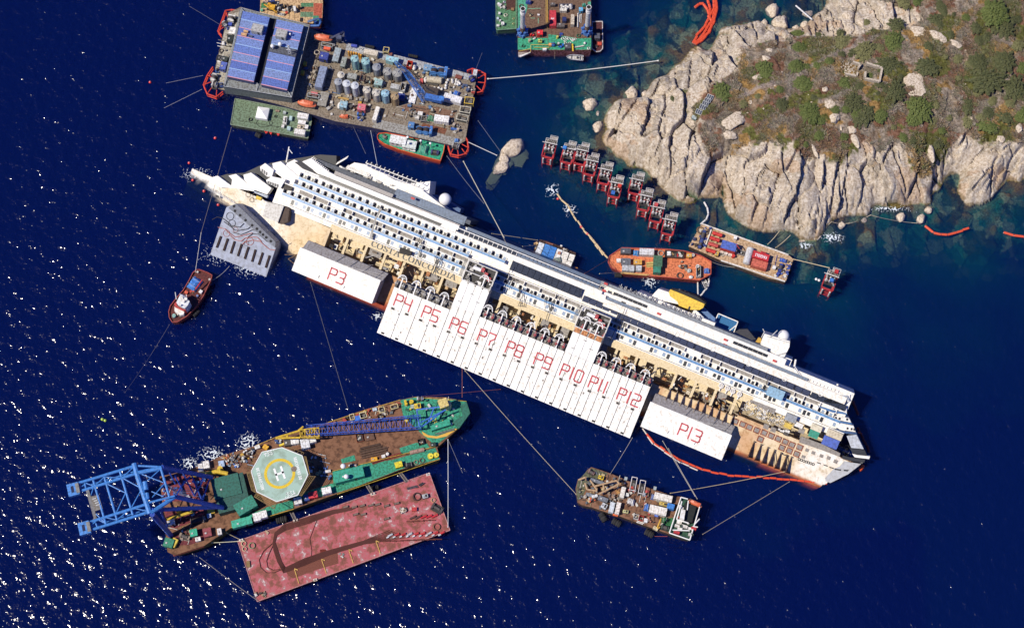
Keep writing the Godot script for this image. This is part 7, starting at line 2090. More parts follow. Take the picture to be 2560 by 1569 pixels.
	tubes(g,"diagonal",blue,[[120,600,z2,300,470,z2],[300,470,z2,410,510,z2],[410,510,z2,545,385,z2],[545,385,z2,780,400,z2],[780,400,z2,940,250,z2],[565,470,z2,830,600,z2],[830,600,z2,700,880,z2],[780,395,z2,1010,520,z2],[1035,570,z2,915,790,z2],[260,1120,z2,460,960,z2],[460,960,z2,560,1010,z2],[430,880,z2,560,1010,z2],[560,930,z2,715,965,z2],[715,965,z2,910,800,z2],[910,800,z2,1150,850,z2],[400,520,z2,365,630,z2]],0.22)
	for e in [[130,560],[280,1080]]:
		var p:=at(e[0],e[1],z2)-g.position
		bx(g,"boom_head",blue,p,Vector3(4.0,2.0,4.6),-16)
		bx(g,"sheave_block",mt("#8a8a88",0.6),p+Vector3(1.6,0.6,-0.4),Vector3(1.2,1.6,3.6),-16)
		bx(g,"head_opening",mt("#16204a",0.8,""),p+Vector3(-0.2,1.02,0),Vector3(1.0,0.06,2.4),-16)
	for e in [[300,560,420,960,1.2],[370,640,520,640,0.5]]:
		pass
	pp(g,"gantry_walkway",mt("#7c7c7e",0.7),[290,560,335,560,450,970,360,1000,400,940],z2-0.6,z2+0.2)
	pp(g,"hook_platform",mt("#86827c",0.7),[355,650,465,625,520,810,415,845],z2-0.6,z2+0.3)
	for k in 4: tubes(g,"hook_sheave",mt("#dcdcd8",0.5,""),[[385+k*16,685+k*28,z2+0.6,435+k*16,670+k*28,z2+0.6]],0.16)
	tubes(g,"upper_frame",blue,[[1000,235,z2,1320,250,z2,0.4],[1000,330,z2,1320,262,z2,0.8],[1300,250,z2,1420,650,z2,0.45],[1170,870,z2,1500,650,z2-2,0.8],[1130,735,z2,1495,640,z2,0.4],[1050,350,z2,1340,460,z2,0.2],[1110,450,z2,1290,290,z2,0.2],[1190,660,z2,1350,480,z2,0.2],[1340,650,z2,1180,580,z2,0.2]],0.3)
	var dark:=mt("#2a4fb4",0.45,"grime")  # shaded copy of the crane blue, shade put into the colour
	tubes(g,"back_leg",dark,[[1320,255,z2,1990,390,10,0.9],[1500,650,z2-2,2140,800,10,0.9],[1190,830,z2,2100,790,9,0.8]],0.9)
	tubes(g,"front_leg",dark,[[1190,890,z2,1440,1170,6,1.0],[1300,840,20,1395,1050,8,0.4]],0.8)
	tubes(g,"lacing",dark,[[1400,280,26,1500,480,22],[1500,380,24,1600,560,20],[1600,330,22,1760,640,18],[1720,360,18,1860,700,14],[1880,400,14,1800,480,12],[1760,640,18,1880,420,14],[1560,540,20,1700,380,18],[1500,660,24,1620,440,22],[1860,720,13,1960,420,11],[1560,690,22,1800,700,16]],0.28)
	for k in 14: tubes(g,"hoist_wire",mt("#d4d8e0",0.4,""),[[1330+k*14,420+k*16,24-k*0.4,1460+k*30,560+(k % 5)*30,12]],0.08)
	tubes(g,"winch_drum",blue,[[1090,450,z2+1,1110,560,z2+1,0.9],[1120,600,z2,1130,690,z2,0.7]],0.9)
	bx(g,"slewing_house",mt("#2a5e54",0.7),at(2030,600,9.0)-g.position+Vector3(6,-2.2,0),Vector3(12,4.4,13),-16)
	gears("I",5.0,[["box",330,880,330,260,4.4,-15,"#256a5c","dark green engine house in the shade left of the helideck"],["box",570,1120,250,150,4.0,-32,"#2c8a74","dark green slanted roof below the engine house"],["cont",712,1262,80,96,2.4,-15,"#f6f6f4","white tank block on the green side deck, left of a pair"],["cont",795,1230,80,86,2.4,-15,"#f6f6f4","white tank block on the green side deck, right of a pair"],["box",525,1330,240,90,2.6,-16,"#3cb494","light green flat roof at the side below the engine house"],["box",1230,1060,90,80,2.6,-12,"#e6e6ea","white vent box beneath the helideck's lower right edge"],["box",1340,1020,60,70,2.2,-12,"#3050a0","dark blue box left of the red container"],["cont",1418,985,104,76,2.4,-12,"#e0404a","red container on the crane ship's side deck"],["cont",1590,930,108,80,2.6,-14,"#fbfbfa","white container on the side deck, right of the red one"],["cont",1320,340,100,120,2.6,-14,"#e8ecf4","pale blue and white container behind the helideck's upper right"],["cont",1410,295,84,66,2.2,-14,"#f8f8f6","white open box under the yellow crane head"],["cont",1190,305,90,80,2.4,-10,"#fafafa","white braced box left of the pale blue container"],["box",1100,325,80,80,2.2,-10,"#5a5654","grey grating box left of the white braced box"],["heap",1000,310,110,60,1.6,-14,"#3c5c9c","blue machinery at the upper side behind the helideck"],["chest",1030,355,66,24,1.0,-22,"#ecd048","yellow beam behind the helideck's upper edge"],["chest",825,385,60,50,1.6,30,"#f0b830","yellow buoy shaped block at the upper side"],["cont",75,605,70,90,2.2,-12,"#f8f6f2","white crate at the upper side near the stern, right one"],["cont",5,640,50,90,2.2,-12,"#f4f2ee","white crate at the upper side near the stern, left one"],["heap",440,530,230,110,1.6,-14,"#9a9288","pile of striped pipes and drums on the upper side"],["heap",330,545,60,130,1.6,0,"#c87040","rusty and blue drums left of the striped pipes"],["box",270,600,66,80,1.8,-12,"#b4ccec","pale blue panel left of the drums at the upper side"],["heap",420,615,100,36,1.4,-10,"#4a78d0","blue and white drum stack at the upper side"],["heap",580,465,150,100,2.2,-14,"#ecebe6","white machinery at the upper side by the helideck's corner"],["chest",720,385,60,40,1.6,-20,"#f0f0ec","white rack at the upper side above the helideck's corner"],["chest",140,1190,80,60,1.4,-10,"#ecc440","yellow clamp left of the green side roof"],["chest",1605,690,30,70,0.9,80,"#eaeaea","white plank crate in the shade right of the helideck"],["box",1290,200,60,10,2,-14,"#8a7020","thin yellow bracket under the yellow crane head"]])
	gears("J",5.0,[["drum",1432,945,80,80,1.2,0,"#f0e040","yellow round buoy at the ship's right end, left one"],["drum",1512,930,74,74,1.2,0,"#f0e040","yellow round buoy at the ship's right end, right one"],["cont",985,1062,96,76,2.0,-16,"#f0e034","yellow container on the green side deck"],["tarp",1130,1058,130,70,1.6,-10,"#2c2c30","black covered load beside the yellow container"],["coil",1228,1025,66,66,0.8,0,"#9a9078","pale hawser coil on the side deck, left one"],["coil",1312,1002,74,74,0.8,0,"#7a6a54","brown hawser coil on the side deck, right one"],["tank",1245,870,200,60,1.2,-14,"#b09080","brown long boom roll on the green patch"],["box",645,988,80,46,1.0,-8,"#f0b020","orange yellow float on the pipe deck"],["cont",775,948,46,40,1.2,-14,"#f0eee8","white cube on the brown deck among the pipes"],["drum",830,915,42,42,1.4,0,"#f6f4ee","white drum beside the white cube on the brown deck"],["pipes",590,830,330,90,1.0,-14,"#5a4436","rack of brown pipes on the main deck, upper"],["pipes",640,890,400,100,1.2,-14,"#6a5040","rack of brown pipes on the main deck, lower"],["pipes",820,970,480,50,1.2,-18,"#8a3c30","reddish pipe bundle along the handrail"],["skip",440,690,90,110,0.8,-14,"#8a4028","rust red plate bin under the blue boom"],["box",580,670,120,110,0.6,-14,"#6a4a38","brown ribbed plate stack under the blue boom"],["skip",1300,745,80,80,1.2,-16,"#1c1c1c","black open box at the fore deck's edge"],["box",1470,785,66,56,1.4,-14,"#18382e","dark box at the fore deck's lower corner"],["drum",1080,180,60,36,1.8,0,"#f0d030","yellow tank at the fore deck's upper left, top"],["drum",1090,215,66,40,1.8,0,"#e8c828","yellow tank at the fore deck's upper left, bottom"],["drum",1165,185,50,60,1.8,0,"#f0d030","yellow tank at the fore deck's upper left, right"],["gen",1250,245,90,70,2.0,-8,"#f0d040","yellow machine house on the green fore deck"],["chest",1180,255,50,50,1.4,-8,"#aab8b0","grey box left of the yellow machine house on the fore deck"],["drum",1100,440,60,60,1.6,0,"#e8cc40","yellow winch drum under the blue boom"],["winch",1285,135,90,60,1.8,0,"#c8d0d4","grey anchor winch at the fore deck's upper edge"],["box",1570,510,270,80,2.2,-18,"#2fa888","green roof house with white vents on the fore deck"],["pipes",1640,600,280,40,1.0,-16,"#7a8a80","grey pipe run beneath the green roof house"],["frame",335,400,60,80,1.6,-16,"#e8dcb0","cream frame at the upper side of the brown deck, left"],["chest",412,415,80,60,1.4,-16,"#3478e0","blue box at the upper side of the brown deck"],["frame",490,375,90,80,1.6,-16,"#e8dcb0","cream frame at the upper side of the brown deck, middle"],["chest",652,292,54,40,1.2,-14,"#c8d8e4","white rimmed blue hatch at the upper side"],["frame",750,300,80,80,1.6,-16,"#ecdca0","cream frame at the upper side of the brown deck, right"],["frame",925,255,100,60,1.6,-16,"#ecdca0","cream portal at the fore deck's edge"],["skip",735,395,80,70,1.2,-10,"#5a2c22","dark red hopper above the blue boom"],["heap",850,335,80,40,1.0,-14,"#6a7074","grey pumps right of the dark red hopper"],["box",290,1200,400,150,3.6,-15,"#2fa488","green bridge house with yellow roof lines on the side deck"],["heap",330,1090,120,90,2.0,0,"#e8ecec","white radar gear behind the green bridge house"],["tarp",400,1100,130,60,1.4,60,"#d86858","red and white hose bundle on the bridge house"]])
	use("J")
	deck_h=8.6
	for e in [[210,1085,36,"white satellite dome on the bridge house, upper one"],[255,1230,33,"white satellite dome on the bridge house, lower one"]]:
		var s:=thing("radome",e[3],"radome",top_at(e[0],e[1],2.4))
		cy(s,"stand",w,Vector3(0,0.8,0),0.4,1.6)
		ball(s,"dome",mt("#f6f6f6",0.4,""),Vector3(0,2.2,0),Vector3.ONE*len_of(e[2]))
	# yellow headed lattice crane lying along the ship
	var k:=thing("deck_crane","long blue lattice crane with a yellow head laid along the crane ship","crane",at(1680,270,5.0))
	cy(k,"pedestal",mt("#e8dcae",0.6),Vector3(0,2.5,0),1.3,5.0)
	bx(k,"cab",mt("#e4ce80",0.6),Vector3(-1.6,6.0,0.4),Vector3(3.4,2.4,3.4),-20)
	var b2:=Mb.new()
	truss(b2,at(1300,470,9.5)-k.position,at(-300,595,10.5)-k.position,4.6,2.6,3.6,2.2,22,0.28,0.12)
	build(k,"boom",b2,mt("#2f5cc4",0.5))
	tubes(k,"backstay",mt("#3f78d8",0.5),[[1640,250,12,1240,300,10],[1650,300,12,1290,480,10],[1600,330,11,1310,540,10],[1240,300,10,1280,540,10],[1480,280,11,1400,480,10]],0.28)
	use("I")
	b2=Mb.new()
	truss(b2,at(1500,210,10.5)-k.position,at(1260,225,10.8)-k.position,3.4,2.0,2.8,1.8,4,0.34,0.17)
	build(k,"boom_tip",b2,yel)
	tubes(k,"jib",yel,[[1255,180,11,950,272,11.5],[1260,268,11,950,276,11.5],[1100,232,11,1100,262,11],[1300,130,11,1230,190,11]],0.42)
	# small yellow crane near the stern
	use("I")
	var y:=thing("yellow_crane","yellow bent crane arm at the upper side, partly under the blue frame","crane",at(270,690,5.0))
	cy(y,"pedestal",yel,Vector3(0,2,0),1.0,4.0)
	tubes(y,"jib",yel,[[-120,740,10,100,720,9.5],[100,720,9.5,260,680,9.5],[200,690,9.6,350,720,9]],0.8)
	use("H")
	y=thing("yellow_crane","straight yellow jib crane on the maroon stern deck","crane",at(1560,855,5.0))
	cy(y,"pedestal",yel,Vector3(0,2.4,0),1.1,4.8)
	tubes(y,"jib",yel,[[1385,960,10,1740,850,10]],0.55)
	for e in [[1440,990,90,70,2.2,"#fbfaf8","white box at the tip of the stern's yellow jib"],[1745,1135,90,90,2.4,"#2fb490","light green box on the maroon stern deck"],[1805,1222,64,50,1.6,"#fbfaf6","white box at the crane ship's lower stern edge"],[1930,1130,100,110,2.0,"#98444c","maroon hatch house right of the light green box"],[2095,1120,50,80,1.8,"#e4e0dc","pale drum rack at the stern's side deck"],[1955,905,50,50,1.6,"#b4c0d8","pale grey box near the yellow clamp"]]:
		deck_h=5.0
		gear("box",e[0],e[1],e[2],e[3],e[4],-12,e[5],e[6])
	gears("H",5.0,[["box",1410,1270,120,110,2.4,15,"#2f8a6c","green and blue control cabin at the stern's lower corner"],["chest",1480,1270,70,110,1.8,25,"#e8cc4c","yellow bracket beside the stern control cabin"],["reel",1790,955,160,90,2.6,-12,"#a89c90","grey cable reels on the maroon stern deck"],["winch",1620,1180,140,80,1.8,20,"#9a8878","grey winch at the stern by the two yellow posts"]])
	for e in [["I",1155,1215,1200,1310,"left"],["J",550,1360,610,1460,"middle"],["J",1010,1185,1105,1310,"right"]]:
		use(e[0])
		var p:=at(e[1],e[2],4.6); var q:=at(e[3],e[4],2.7)
		var gw:=thing("gangway","narrow gangway from the crane ship to the red barge, %s one" % e[5],"gangway",p)
		var b:=Mb.new()
		b.bar(Vector3.ZERO,q-p,1.3,0.15)
		build(gw,"walkway",b,mt("#7a7068",0.8))
		for s in [-0.6,0.6]:
			b=Mb.new()
			b.bar(Vector3(s,0.8,0),q-p+Vector3(s,0.8,0),0.1)
			build(gw,"handrail",b,mt("#c8c0b0",0.6))
	use("I")
	fender(1025,1300,130,90,-12,"dark tyre fender between crane ship and red barge, left one")
	use("J")
	fender(650,1390,110,70,-14,"dark tyre fender between crane ship and red barge, right one")
	use("H")
	var rk:=thing("stern_rack","rust red open rack of gear hanging off the crane ship's stern","rack",at(1680,1380,3.0))
	tubes(rk,"frame_tube",mt("#8a3c34",0.7),[[1470,1400,4,1890,1270,4],[1480,1450,4,1890,1320,4],[1470,1400,4,1480,1450,4],[1890,1270,4,1890,1320,4],[1600,1360,4,1610,1410,4],[1740,1315,4,1750,1365,4]],0.2)
	for i in 14: bx(rk,"stored_part",mt(["#c8c8cc","#5a5658","#8a8a90"][i % 3],0.7),at(1500+i*27,1415-i*8.5,3.4)-rk.position,Vector3(1.0,0.7,1.2),i*25)
func red_barge() -> void:
	use("K")
	var poly:=zpoly([60,805,2070,90,2285,690,265,1437],2.6)
	var o:=vessel("red_barge","flat empty pinkish red deck barge moored below the crane ship","barge",poly,2.6,mt("#8a4848",0.8,"rust"),mt("#ffffff",0.85,"redpaint",0.0,42.0),0.2,mt("#c08a88",0.8))
	for e in [[[540,1090,700,1020,860,962,1000,925,1105,902,1112,960,1118,1038,900,1100,640,1195,590,1160],"#8a5a48"],[[920,893,960,888,992,892,985,930,950,942,928,932],"#7a3020"]]:
		pp(o,"worn_patch",mt(e[1],0.9,"speck",0.0,8.0),e[0],2.5,2.604+0.004*float(e[0][0]>900))
	var hm:=mt("#5c3028",0.85,"")
	for i in 9:
		var hs:=thing("deck_hose","brown hose of the bundle looped round the red barge's deck, strand %d from the inside" % (i+1),"hose",at(1000,900,2.7),0,"brown hoses laid in a long loop on the red barge")
		var pts:=[]
		var k:=i*9.0
		for q in [[1650+k*3,690+k],[1380,800+k*0.5],[1000,905+k*0.7],[760,985+k],[560-k*0.3,1080+k*0.8],[520-k*0.6,1020],[480-k*0.6,900],[450-k*0.3,820],[470-k*0.3,745-k*0.4],[560,690-k],[800,620-k],[1060,520-k*0.6],[1250+k,480-k*0.5]]: pts.append(at(q[0],q[1],2.75+0.05*(i % 2))-hs.position)
		var b:=Mb.new()
		b.tube(pts,0.13,5)
		build(hs,"strand",b,hm)
	for e in [[[420,830,330,910,285,1000,300,1080,360,1135,440,1135,520,1100],"outer"],[[430,850,390,930,362,1010,375,1080,430,1108,500,1100],"inner"]]:
		var hs:=thing("deck_hose","brown hose bulging out of the loop towards the red barge's left end, %s one" % e[1],"hose",at(400,1000,2.7))
		var pts:=[]
		for i in range(0,e[0].size(),2): pts.append(at(e[0][i],e[0][i+1],2.8)-hs.position)
		var b:=Mb.new()
		b.tube(pts,0.16,5)
		build(hs,"strand",b,hm)
	var hs2:=thing("deck_hose","long thin dark hose wandering across the middle of the red barge","hose",at(840,800,2.7))
	var b3:=Mb.new()
	b3.tube([at(900,560,2.75)-hs2.position,at(860,660,2.75)-hs2.position,at(815,780,2.75)-hs2.position,at(835,900,2.75)-hs2.position,at(830,990,2.75)-hs2.position],0.12,5)
	build(hs2,"strand",b3,hm)
	var nm:=["leftmost","second from the left","third from the left","rightmost"]
	for i in 4:
		var e: Array=[[655,1100,702,1248],[940,1000,990,1142],[1226,900,1272,1036],[1510,808,1556,936]][i]
		var g:=thing("spreader_bar","thin yellow bar across the red barge's lower edge, %s of four" % nm[i],"bar",at(e[0],e[1],2.8),0,"four thin yellow bars")
		var b:=Mb.new()
		b.bar(Vector3.ZERO,at(e[2],e[3],2.8)-g.position,0.28,0.2)
		build(g,"beam",b,mt("#e0b45c",0.6))
		bx(g,"hook",mt("#e0b45c",0.6),Vector3(0.6,0.1,0),Vector3(1.4,0.2,0.3),20)
	for i in 9:
		var x:=1660+i*68.0; var y:=745-i*3.0
		var g:=thing("hose_end","red and white coupled hose end in the lower right row, %s from the left" % ORD[i],"hose end",at(x,y,2.6),-28,"hose ends at the red barge's right end")
		cy(g,"coupling",mt("#d03a3c" if i % 3 else "#c8ccd0",0.5),Vector3(0,0.4,0),0.4,2.0,1.0,0)
		bx(g,"valve",mt("#d8dcdc",0.5),Vector3(-1.2,0.5,0.3),Vector3(1.0,0.6,0.5))
		cy(g,"hose",mt("#6a3028",0.8),Vector3(-2.6,0.25,1.2),0.2,3.4,1.0,0,30)
	for i in 5:
		var x:=1895+i*58.0
		var g:=thing("hose_end","red hose end in the short upper row at the right end, %s from the left" % ORD[i],"hose end",at(x,560-i*4.0,2.6),-26,"hose ends at the red barge's right end")
		cy(g,"coupling",mt("#d0303c" if i>1 else "#6a4a44",0.5),Vector3(0,0.4,0),0.36,2.4,1.0,0)
		cy(g,"hose",mt("#6a3028",0.8),Vector3(-1.6,0.25,0.9),0.18,2.6,1.0,0,30)
	for i in 10:
		var e: Array=[[1195,448],[1285,450],[1370,435],[1460,430],[1530,422],[1625,435],[1730,410],[1300,525],[1380,525],[1625,570]][i]
		var g:=thing("strand_anchor","brown anchor block on the red barge's upper half, %s of the scattered row" % ORD[i],"anchor block",at(e[0],e[1],2.6),-16,"anchor blocks on the red barge")
		cy(g,"barrel",mt("#8a7468",0.7),Vector3(0,0.4,0),0.4,1.8,1.0,0)
		bx(g,"bed",mt("#5a4038",0.8),Vector3(0,0.1,0),Vector3(2.4,0.2,0.9))
	gears("K",2.6,[["coil",205,845,70,70,1.0,0,"#9a9c74","greenish hawser coil at the red barge's left corner"],["coil",120,825,56,56,1.0,0,"#d0bc98","cream hawser coil at the left corner, upper"],["coil",128,880,50,50,1.0,0,"#d4c09c","cream hawser coil at the left corner, lower"],["chest",170,1045,34,60,0.5,-10,"#8a7040","brown hatch at the red barge's left edge"],["pipes",1890,238,130,30,0.8,-14,"#54505a","dark pipe end on the upper right of the red barge"],["pipes",1985,205,60,30,0.8,-36,"#4a464e","dark pipe elbow at the barge's upper right corner"],["coil",2145,650,80,80,0.8,0,"#8a5c48","brown hose coil at the barge's right corner"],["coil",1940,335,90,70,0.6,0,"#4a2c28","thin black loop on the barge's upper right"],["gen",2025,330,56,40,1.4,-14,"#c8ccd0","small white pump beside the thin black loop"],["heap",1810,480,90,70,1.2,0,"#dcd0c0","pale rope and tools heap on the barge's right half"],["chest",1910,468,50,36,1.0,0,"#c83838","small red pump right of the pale heap"],["winch",2150,455,120,80,1.4,30,"#4a4446","dark winch on the barge's right edge"],["coil",2110,370,50,60,0.8,0,"#c49a6c","tan rope coil on the barge's right edge"],["heap",300,1370,110,70,0.9,0,"#a89070","mooring gear at the barge's lower left corner"],["chest",365,710,40,20,0.4,40,"#c0a488","wood plank at the barge's upper left"],["post",1475,305,50,30,0.8,-16,"#e0d0c0","double bollard on the red barge's upper edge, right"],["post",665,585,50,30,0.8,-16,"#e0d0c0","double bollard on the red barge's upper edge, middle"],["post",95,790,40,26,0.8,-16,"#e8e0d8","double bollard on the red barge's upper left corner"],["post",870,1205,40,26,0.8,-16,"#d8c8b8","double bollard on the red barge's lower edge"],["post",2055,100,40,26,0.8,-16,"#f0e8e0","double bollard on the red barge's top corner"],["heap",1150,950,50,40,0.5,0,"#8a9490","grey scrap on the brown patch's right side"]])
func tug() -> void:
	use("L")
	var o:=vessel("tugboat","small red brown tugboat with a white wheelhouse and a blue tarpaulin aft","tugboat",outline(["L",[290,1375,225,1270,212,1130,250,1000,380,830,560,620,690,400,780,220,860,150,940,145,1130,215,1235,275,1200,400,1030,760,820,1060,640,1240,420,1372]],2.4),2.4,mt("#8a3c34",0.7),mt("#6a302c",0.8,"deck"),0.8,mt("#a84a40",0.6))
	deck_h=2.4
	pp(o,"lower_cabin",mt("#f8f6f0",0.5,"white"),[340,1000,575,1110,555,1190,480,1200,345,1110],2.4,4.6)
	pp(o,"cabin_rim",mt("#c8403c",0.6),[330,930,375,890,600,1050,605,1085,560,1090,345,985],2.4,6.4)
	pp(o,"wheelhouse",mt("#e8edf0",0.5,"white"),[385,905,440,790,480,700,560,720,700,880,640,990,585,1040,520,1015,430,965],2.4,7.6)
	pp(o,"window_band",mt("#22262c",0.3,""),[392,935,440,975,525,1028,590,1055,580,1070,515,1045,425,990,385,950],5.4,6.5)
	pp(o,"side_deck",mt("#4a5878",0.6),[600,1040,700,920,720,960,610,1130],2.4,4.0)
	tubes(o,"mast",mt("#f0efe8",0.5,""),[[470,700,8,500,760,12],[500,720,10,640,800,10],[620,720,9,640,860,9],[360,660,10,385,830,8]],0.16)
	for e in [[545,860,0.5],[510,800,0.4],[600,830,0.35],[480,965,0.25]]: bx(o,"roof_gear",mt("#f4f2ec",0.5),at(e[0],e[1],8.2)-o.position,Vector3(e[2]*3,0.8,e[2]*2),30)
	for e in [[890,190],[1170,365]]: cy(o,"capstan",mt("#e8e4d8",0.5),at(e[0],e[1],3.0)-o.position,0.4,0.9)
	tubes(o,"crane_arm",mt("#c8383c",0.6),[[840,590,5,1000,370,6]],0.3)
	gears("L",2.4,[["tarp",800,430,320,260,2.4,-55,"#4a8ce0","bright blue tarpaulin over the tug's after deck"],["chest",960,645,70,70,1.2,30,"#fafafa","white box on the tug's after deck"],["drum",325,1210,50,90,1.2,0,"#9ac8c0","pale green drum on the tug's bow"],["heap",780,640,150,80,1.0,0,"#d0483c","red and blue gear between wheelhouse and tarpaulin"],["chest",620,660,70,60,1.0,30,"#e86848","orange red locker left of the tug's gear"],["winch",455,1185,110,70,1.2,30,"#e8e0d0","cream anchor winch on the tug's foredeck"],["drum",880,740,50,50,1.0,0,"#8aa0d8","pale blue drum behind the tug's wheelhouse"]])
	use("L")
	fender(850,1150,190,110,-50,"dark round fender at the tug's right side, lower")
	fender(1145,650,160,90,-60,"dark round fender at the tug's right side, upper")
func workboat() -> void:
	var poly:=outline(["M",[330,165,395,115,470,135,700,215,870,280,1000,345,1330,455,1480,500,1800,610,1930,620,2270,720,2210,1000,2085,1365,1980,1345,1720,1255,1560,1200,1240,1085,860,945,600,870,400,800,260,775,160,720,130,480,165,340,260,260]],3.2)
	var o:=vessel("anchor_barge","cluttered brown decked work vessel with an A-frame and white deckhouse at its right end","ship",poly,3.2,mt("#4a3c30",0.8,"rust"),mt("#8e674f",0.85,"deck",0.0,26.0))
	use("M")
	pp(o,"green_deck",mt("#6a6f58",0.85,"deck"),[170,345,330,175,400,130,680,220,560,380,320,460,260,600,160,700,140,500],3.15,3.22)
	pp(o,"green_deck",mt("#2f7a4c",0.85,"deck"),[1620,1000,1830,980,1760,1230,1560,1180],3.15,3.22)
	fittings(o,outline(["M",[200,360,340,200,700,250,1000,390,1000,700,700,850,300,760,170,640]],3.2),3.2,110,11,["#d8d4c8","#4a4038","#8a8a88","#b4854c","#3a3634","#6a7078","#c8b488"])
	fittings(o,outline(["M",[1000,420,1500,560,1700,700,1650,1150,1200,1050,950,900]],3.2),3.2,40,12,["#d8d4c8","#5a3c30","#b84a40","#8a6a50","#e0dcd4"])
	tubes(o,"a_frame",mt("#c0a07c",0.7),[[465,440,6,830,345,8],[520,580,6,880,400,8],[830,345,8,880,400,8],[600,400,6.5,620,500,6.5],[180,335,5,300,290,7],[300,290,7,310,340,5],[290,390,5,330,500,5],[330,500,5,500,520,5.5],[380,340,5,500,510,5.5]],0.36)
	var g:=thing("deck_house","white railed deckhouse block at the anchor vessel's right end","deckhouse",at(2000,980,3.2))
	pp(g,"lower_house",mt("#2c5a44",0.7,"deck"),[1935,640,2265,740,2090,1355,1740,1240],3.2,5.6)
	pp(g,"upper_house",mt("#1e2420",0.8),[2000,720,2200,790,2120,1060,1930,1010],5.6,8.0)
	pp(g,"bridge_roof",mt("#f2f2ee",0.5,"white"),[1940,830,2010,850,1985,1020,1910,1000],8.0,10.0)
	tubes(g,"handrail",mt("#f6f4ee",0.5,""),[[1935,630,7,1735,1240,7],[1735,1240,7,2085,1360,7],[2085,1360,7,2270,740,7],[1935,630,7,2050,660,7],[1860,1010,8.6,2060,1070,8.6],[1950,700,8.6,1860,1010,8.6],[2060,690,8.6,2040,850,8.6],[1790,1190,7.6,2080,1200,7.6],[2160,1100,7,2250,1000,7],[2200,980,7,2160,1110,7],[2130,1130,7,2220,1140,7]],0.24)
	for i in 30: bx(g,"roof_gear",mt(["#f4f2ee","#e0dcd4","#3a4a40","#c83a40","#f8f6f0"][i % 5],0.6),at(rng.randf_range(1850,2150),rng.randf_range(760,1280),6.4)-g.position,Vector3(rng.randf_range(0.5,2.4),rng.randf_range(0.6,2.2),rng.randf_range(0.4,1.6)),16)
	lifeboat("M",2180,725,250,95,26,8.0,"salmon pink lifeboat at the anchor vessel's deckhouse")
	gears("M",3.2,[["cont",938,545,170,70,2.4,104,"#ece8e0","white container left of the two white portal frames"],["cont",752,800,160,78,2.4,104,"#dce4ea","pale blue white container at the lower edge, left of a pair"],["cont",855,815,185,70,2.4,104,"#f4ece4","cream white container at the lower edge, right of a pair"],["cont",1630,630,290,110,2.6,14,"#f4f0e6","long white tent roofed container, upper of two"],["cont",1540,850,280,130,2.6,14,"#f6f2ea","long white tent roofed container, lower of two"],["cont",1758,785,110,90,2.6,14,"#3f88d8","blue container right of the lower white one"],["gen",1640,745,150,50,1.6,14,"#dcc060","yellow machine between the two long white containers"],["tarp",1455,610,60,100,1.6,14,"#6a84c8","blue bags at the upper white container's left end"],["tarp",1350,790,80,130,1.6,14,"#3a78d0","blue tarpaulin at the lower white container's left end"],["tarp",1080,695,130,110,2.0,14,"#dcdcde","grey white covered load in the middle of the brown deck"],["frame",1120,400,90,230,4.0,12,"#ece8e4","white portal frame over the upper edge, left of two"],["frame",1265,455,90,230,4.0,12,"#ece8e4","white portal frame over the upper edge, right of two"],["heap",1110,480,130,90,1.6,12,"#d07a70","pinkish winch gear between the white frames' feet"],["heap",1365,570,60,120,1.6,0,"#c8544c","red rack right of the white portal frames"],["chest",1015,585,50,50,1.4,10,"#e8ecea","white pump box under the left portal frame"],["chest",1302,580,46,50,1.4,10,"#e0e4e2","white pump box under the right portal frame"],["gen",565,290,90,54,1.6,22,"#f0cc20","yellow winch motor on the green foredeck"],["winch",400,195,110,80,1.6,30,"#9a7a78","pinkish anchor winch at the vessel's upper left corner"],["heap",410,665,180,80,1.4,25,"#f0643c","orange red buoys on the left deck"],["drum",290,620,56,56,1.4,0,"#c0b4a4","pale drum left of the orange red buoys"],["cont",455,610,90,46,1.6,-15,"#e8ecee","white small container above the orange buoys"],["box",500,360,230,50,1.6,20,"#787e88","slanted grey roof plate on the foredeck, upper"],["box",600,660,160,70,1.6,22,"#7a808a","slanted grey roof plate on the foredeck, lower"],["box",370,590,120,50,1.4,18,"#828890","grey plate by the orange buoys"],["heap",770,620,160,90,1.6,14,"#a08878","brown blocks in the middle left of the deck"],["gen",620,775,90,80,1.8,30,"#d8dce0","white pump engine at the lower left edge"],["skip",1170,960,80,80,1.6,14,"#e4e0dc","white framed bin at the lower edge, left"],["skip",1255,985,80,80,1.6,14,"#c84a38","red framed bin at the lower edge, right"],["chest",1330,1025,56,60,1.4,10,"#f0f0f0","white cube right of the red framed bin"],["heap",1420,1020,100,90,1.4,14,"#c08068","reddish engine parts at the lower edge"],["pipes",1240,1060,140,50,0.8,20,"#ece8e2","bundle of white pipes at the lower edge"],["gen",985,870,90,46,1.4,10,"#e0dc9c","pale yellow compressor right of the cream container"],["chest",810,935,80,26,0.7,12,"#e0682c","orange float at the vessel's lower edge"],["tarp",1660,1010,110,90,1.2,0,"#2c6a44","dark green net heap by the deckhouse"],["winch",1660,1140,130,90,1.8,16,"#4a5a50","dark towing winch before the deckhouse"],["chest",1500,1160,80,50,1.2,30,"#d8cca8","cream crane foot at the lower edge"],["skip",1560,690,80,40,1.0,14,"#c0bcb4","pale tray between the long white containers"],["chest",1510,945,60,26,0.9,14,"#5a78d0","small blue chest under the lower white container"]])
	use("M")
	var yc:=thing("small_crane","slim yellow crane standing at the anchor vessel's lower edge","crane",at(1540,1160,3.2))
	tubes(yc,"jib",mt("#e8b84c",0.5),[[1530,1150,5,1590,1000,9]],0.3)
	cy(yc,"pedestal",mt("#e0b048",0.5),Vector3(0,1,0),0.6,2.0)
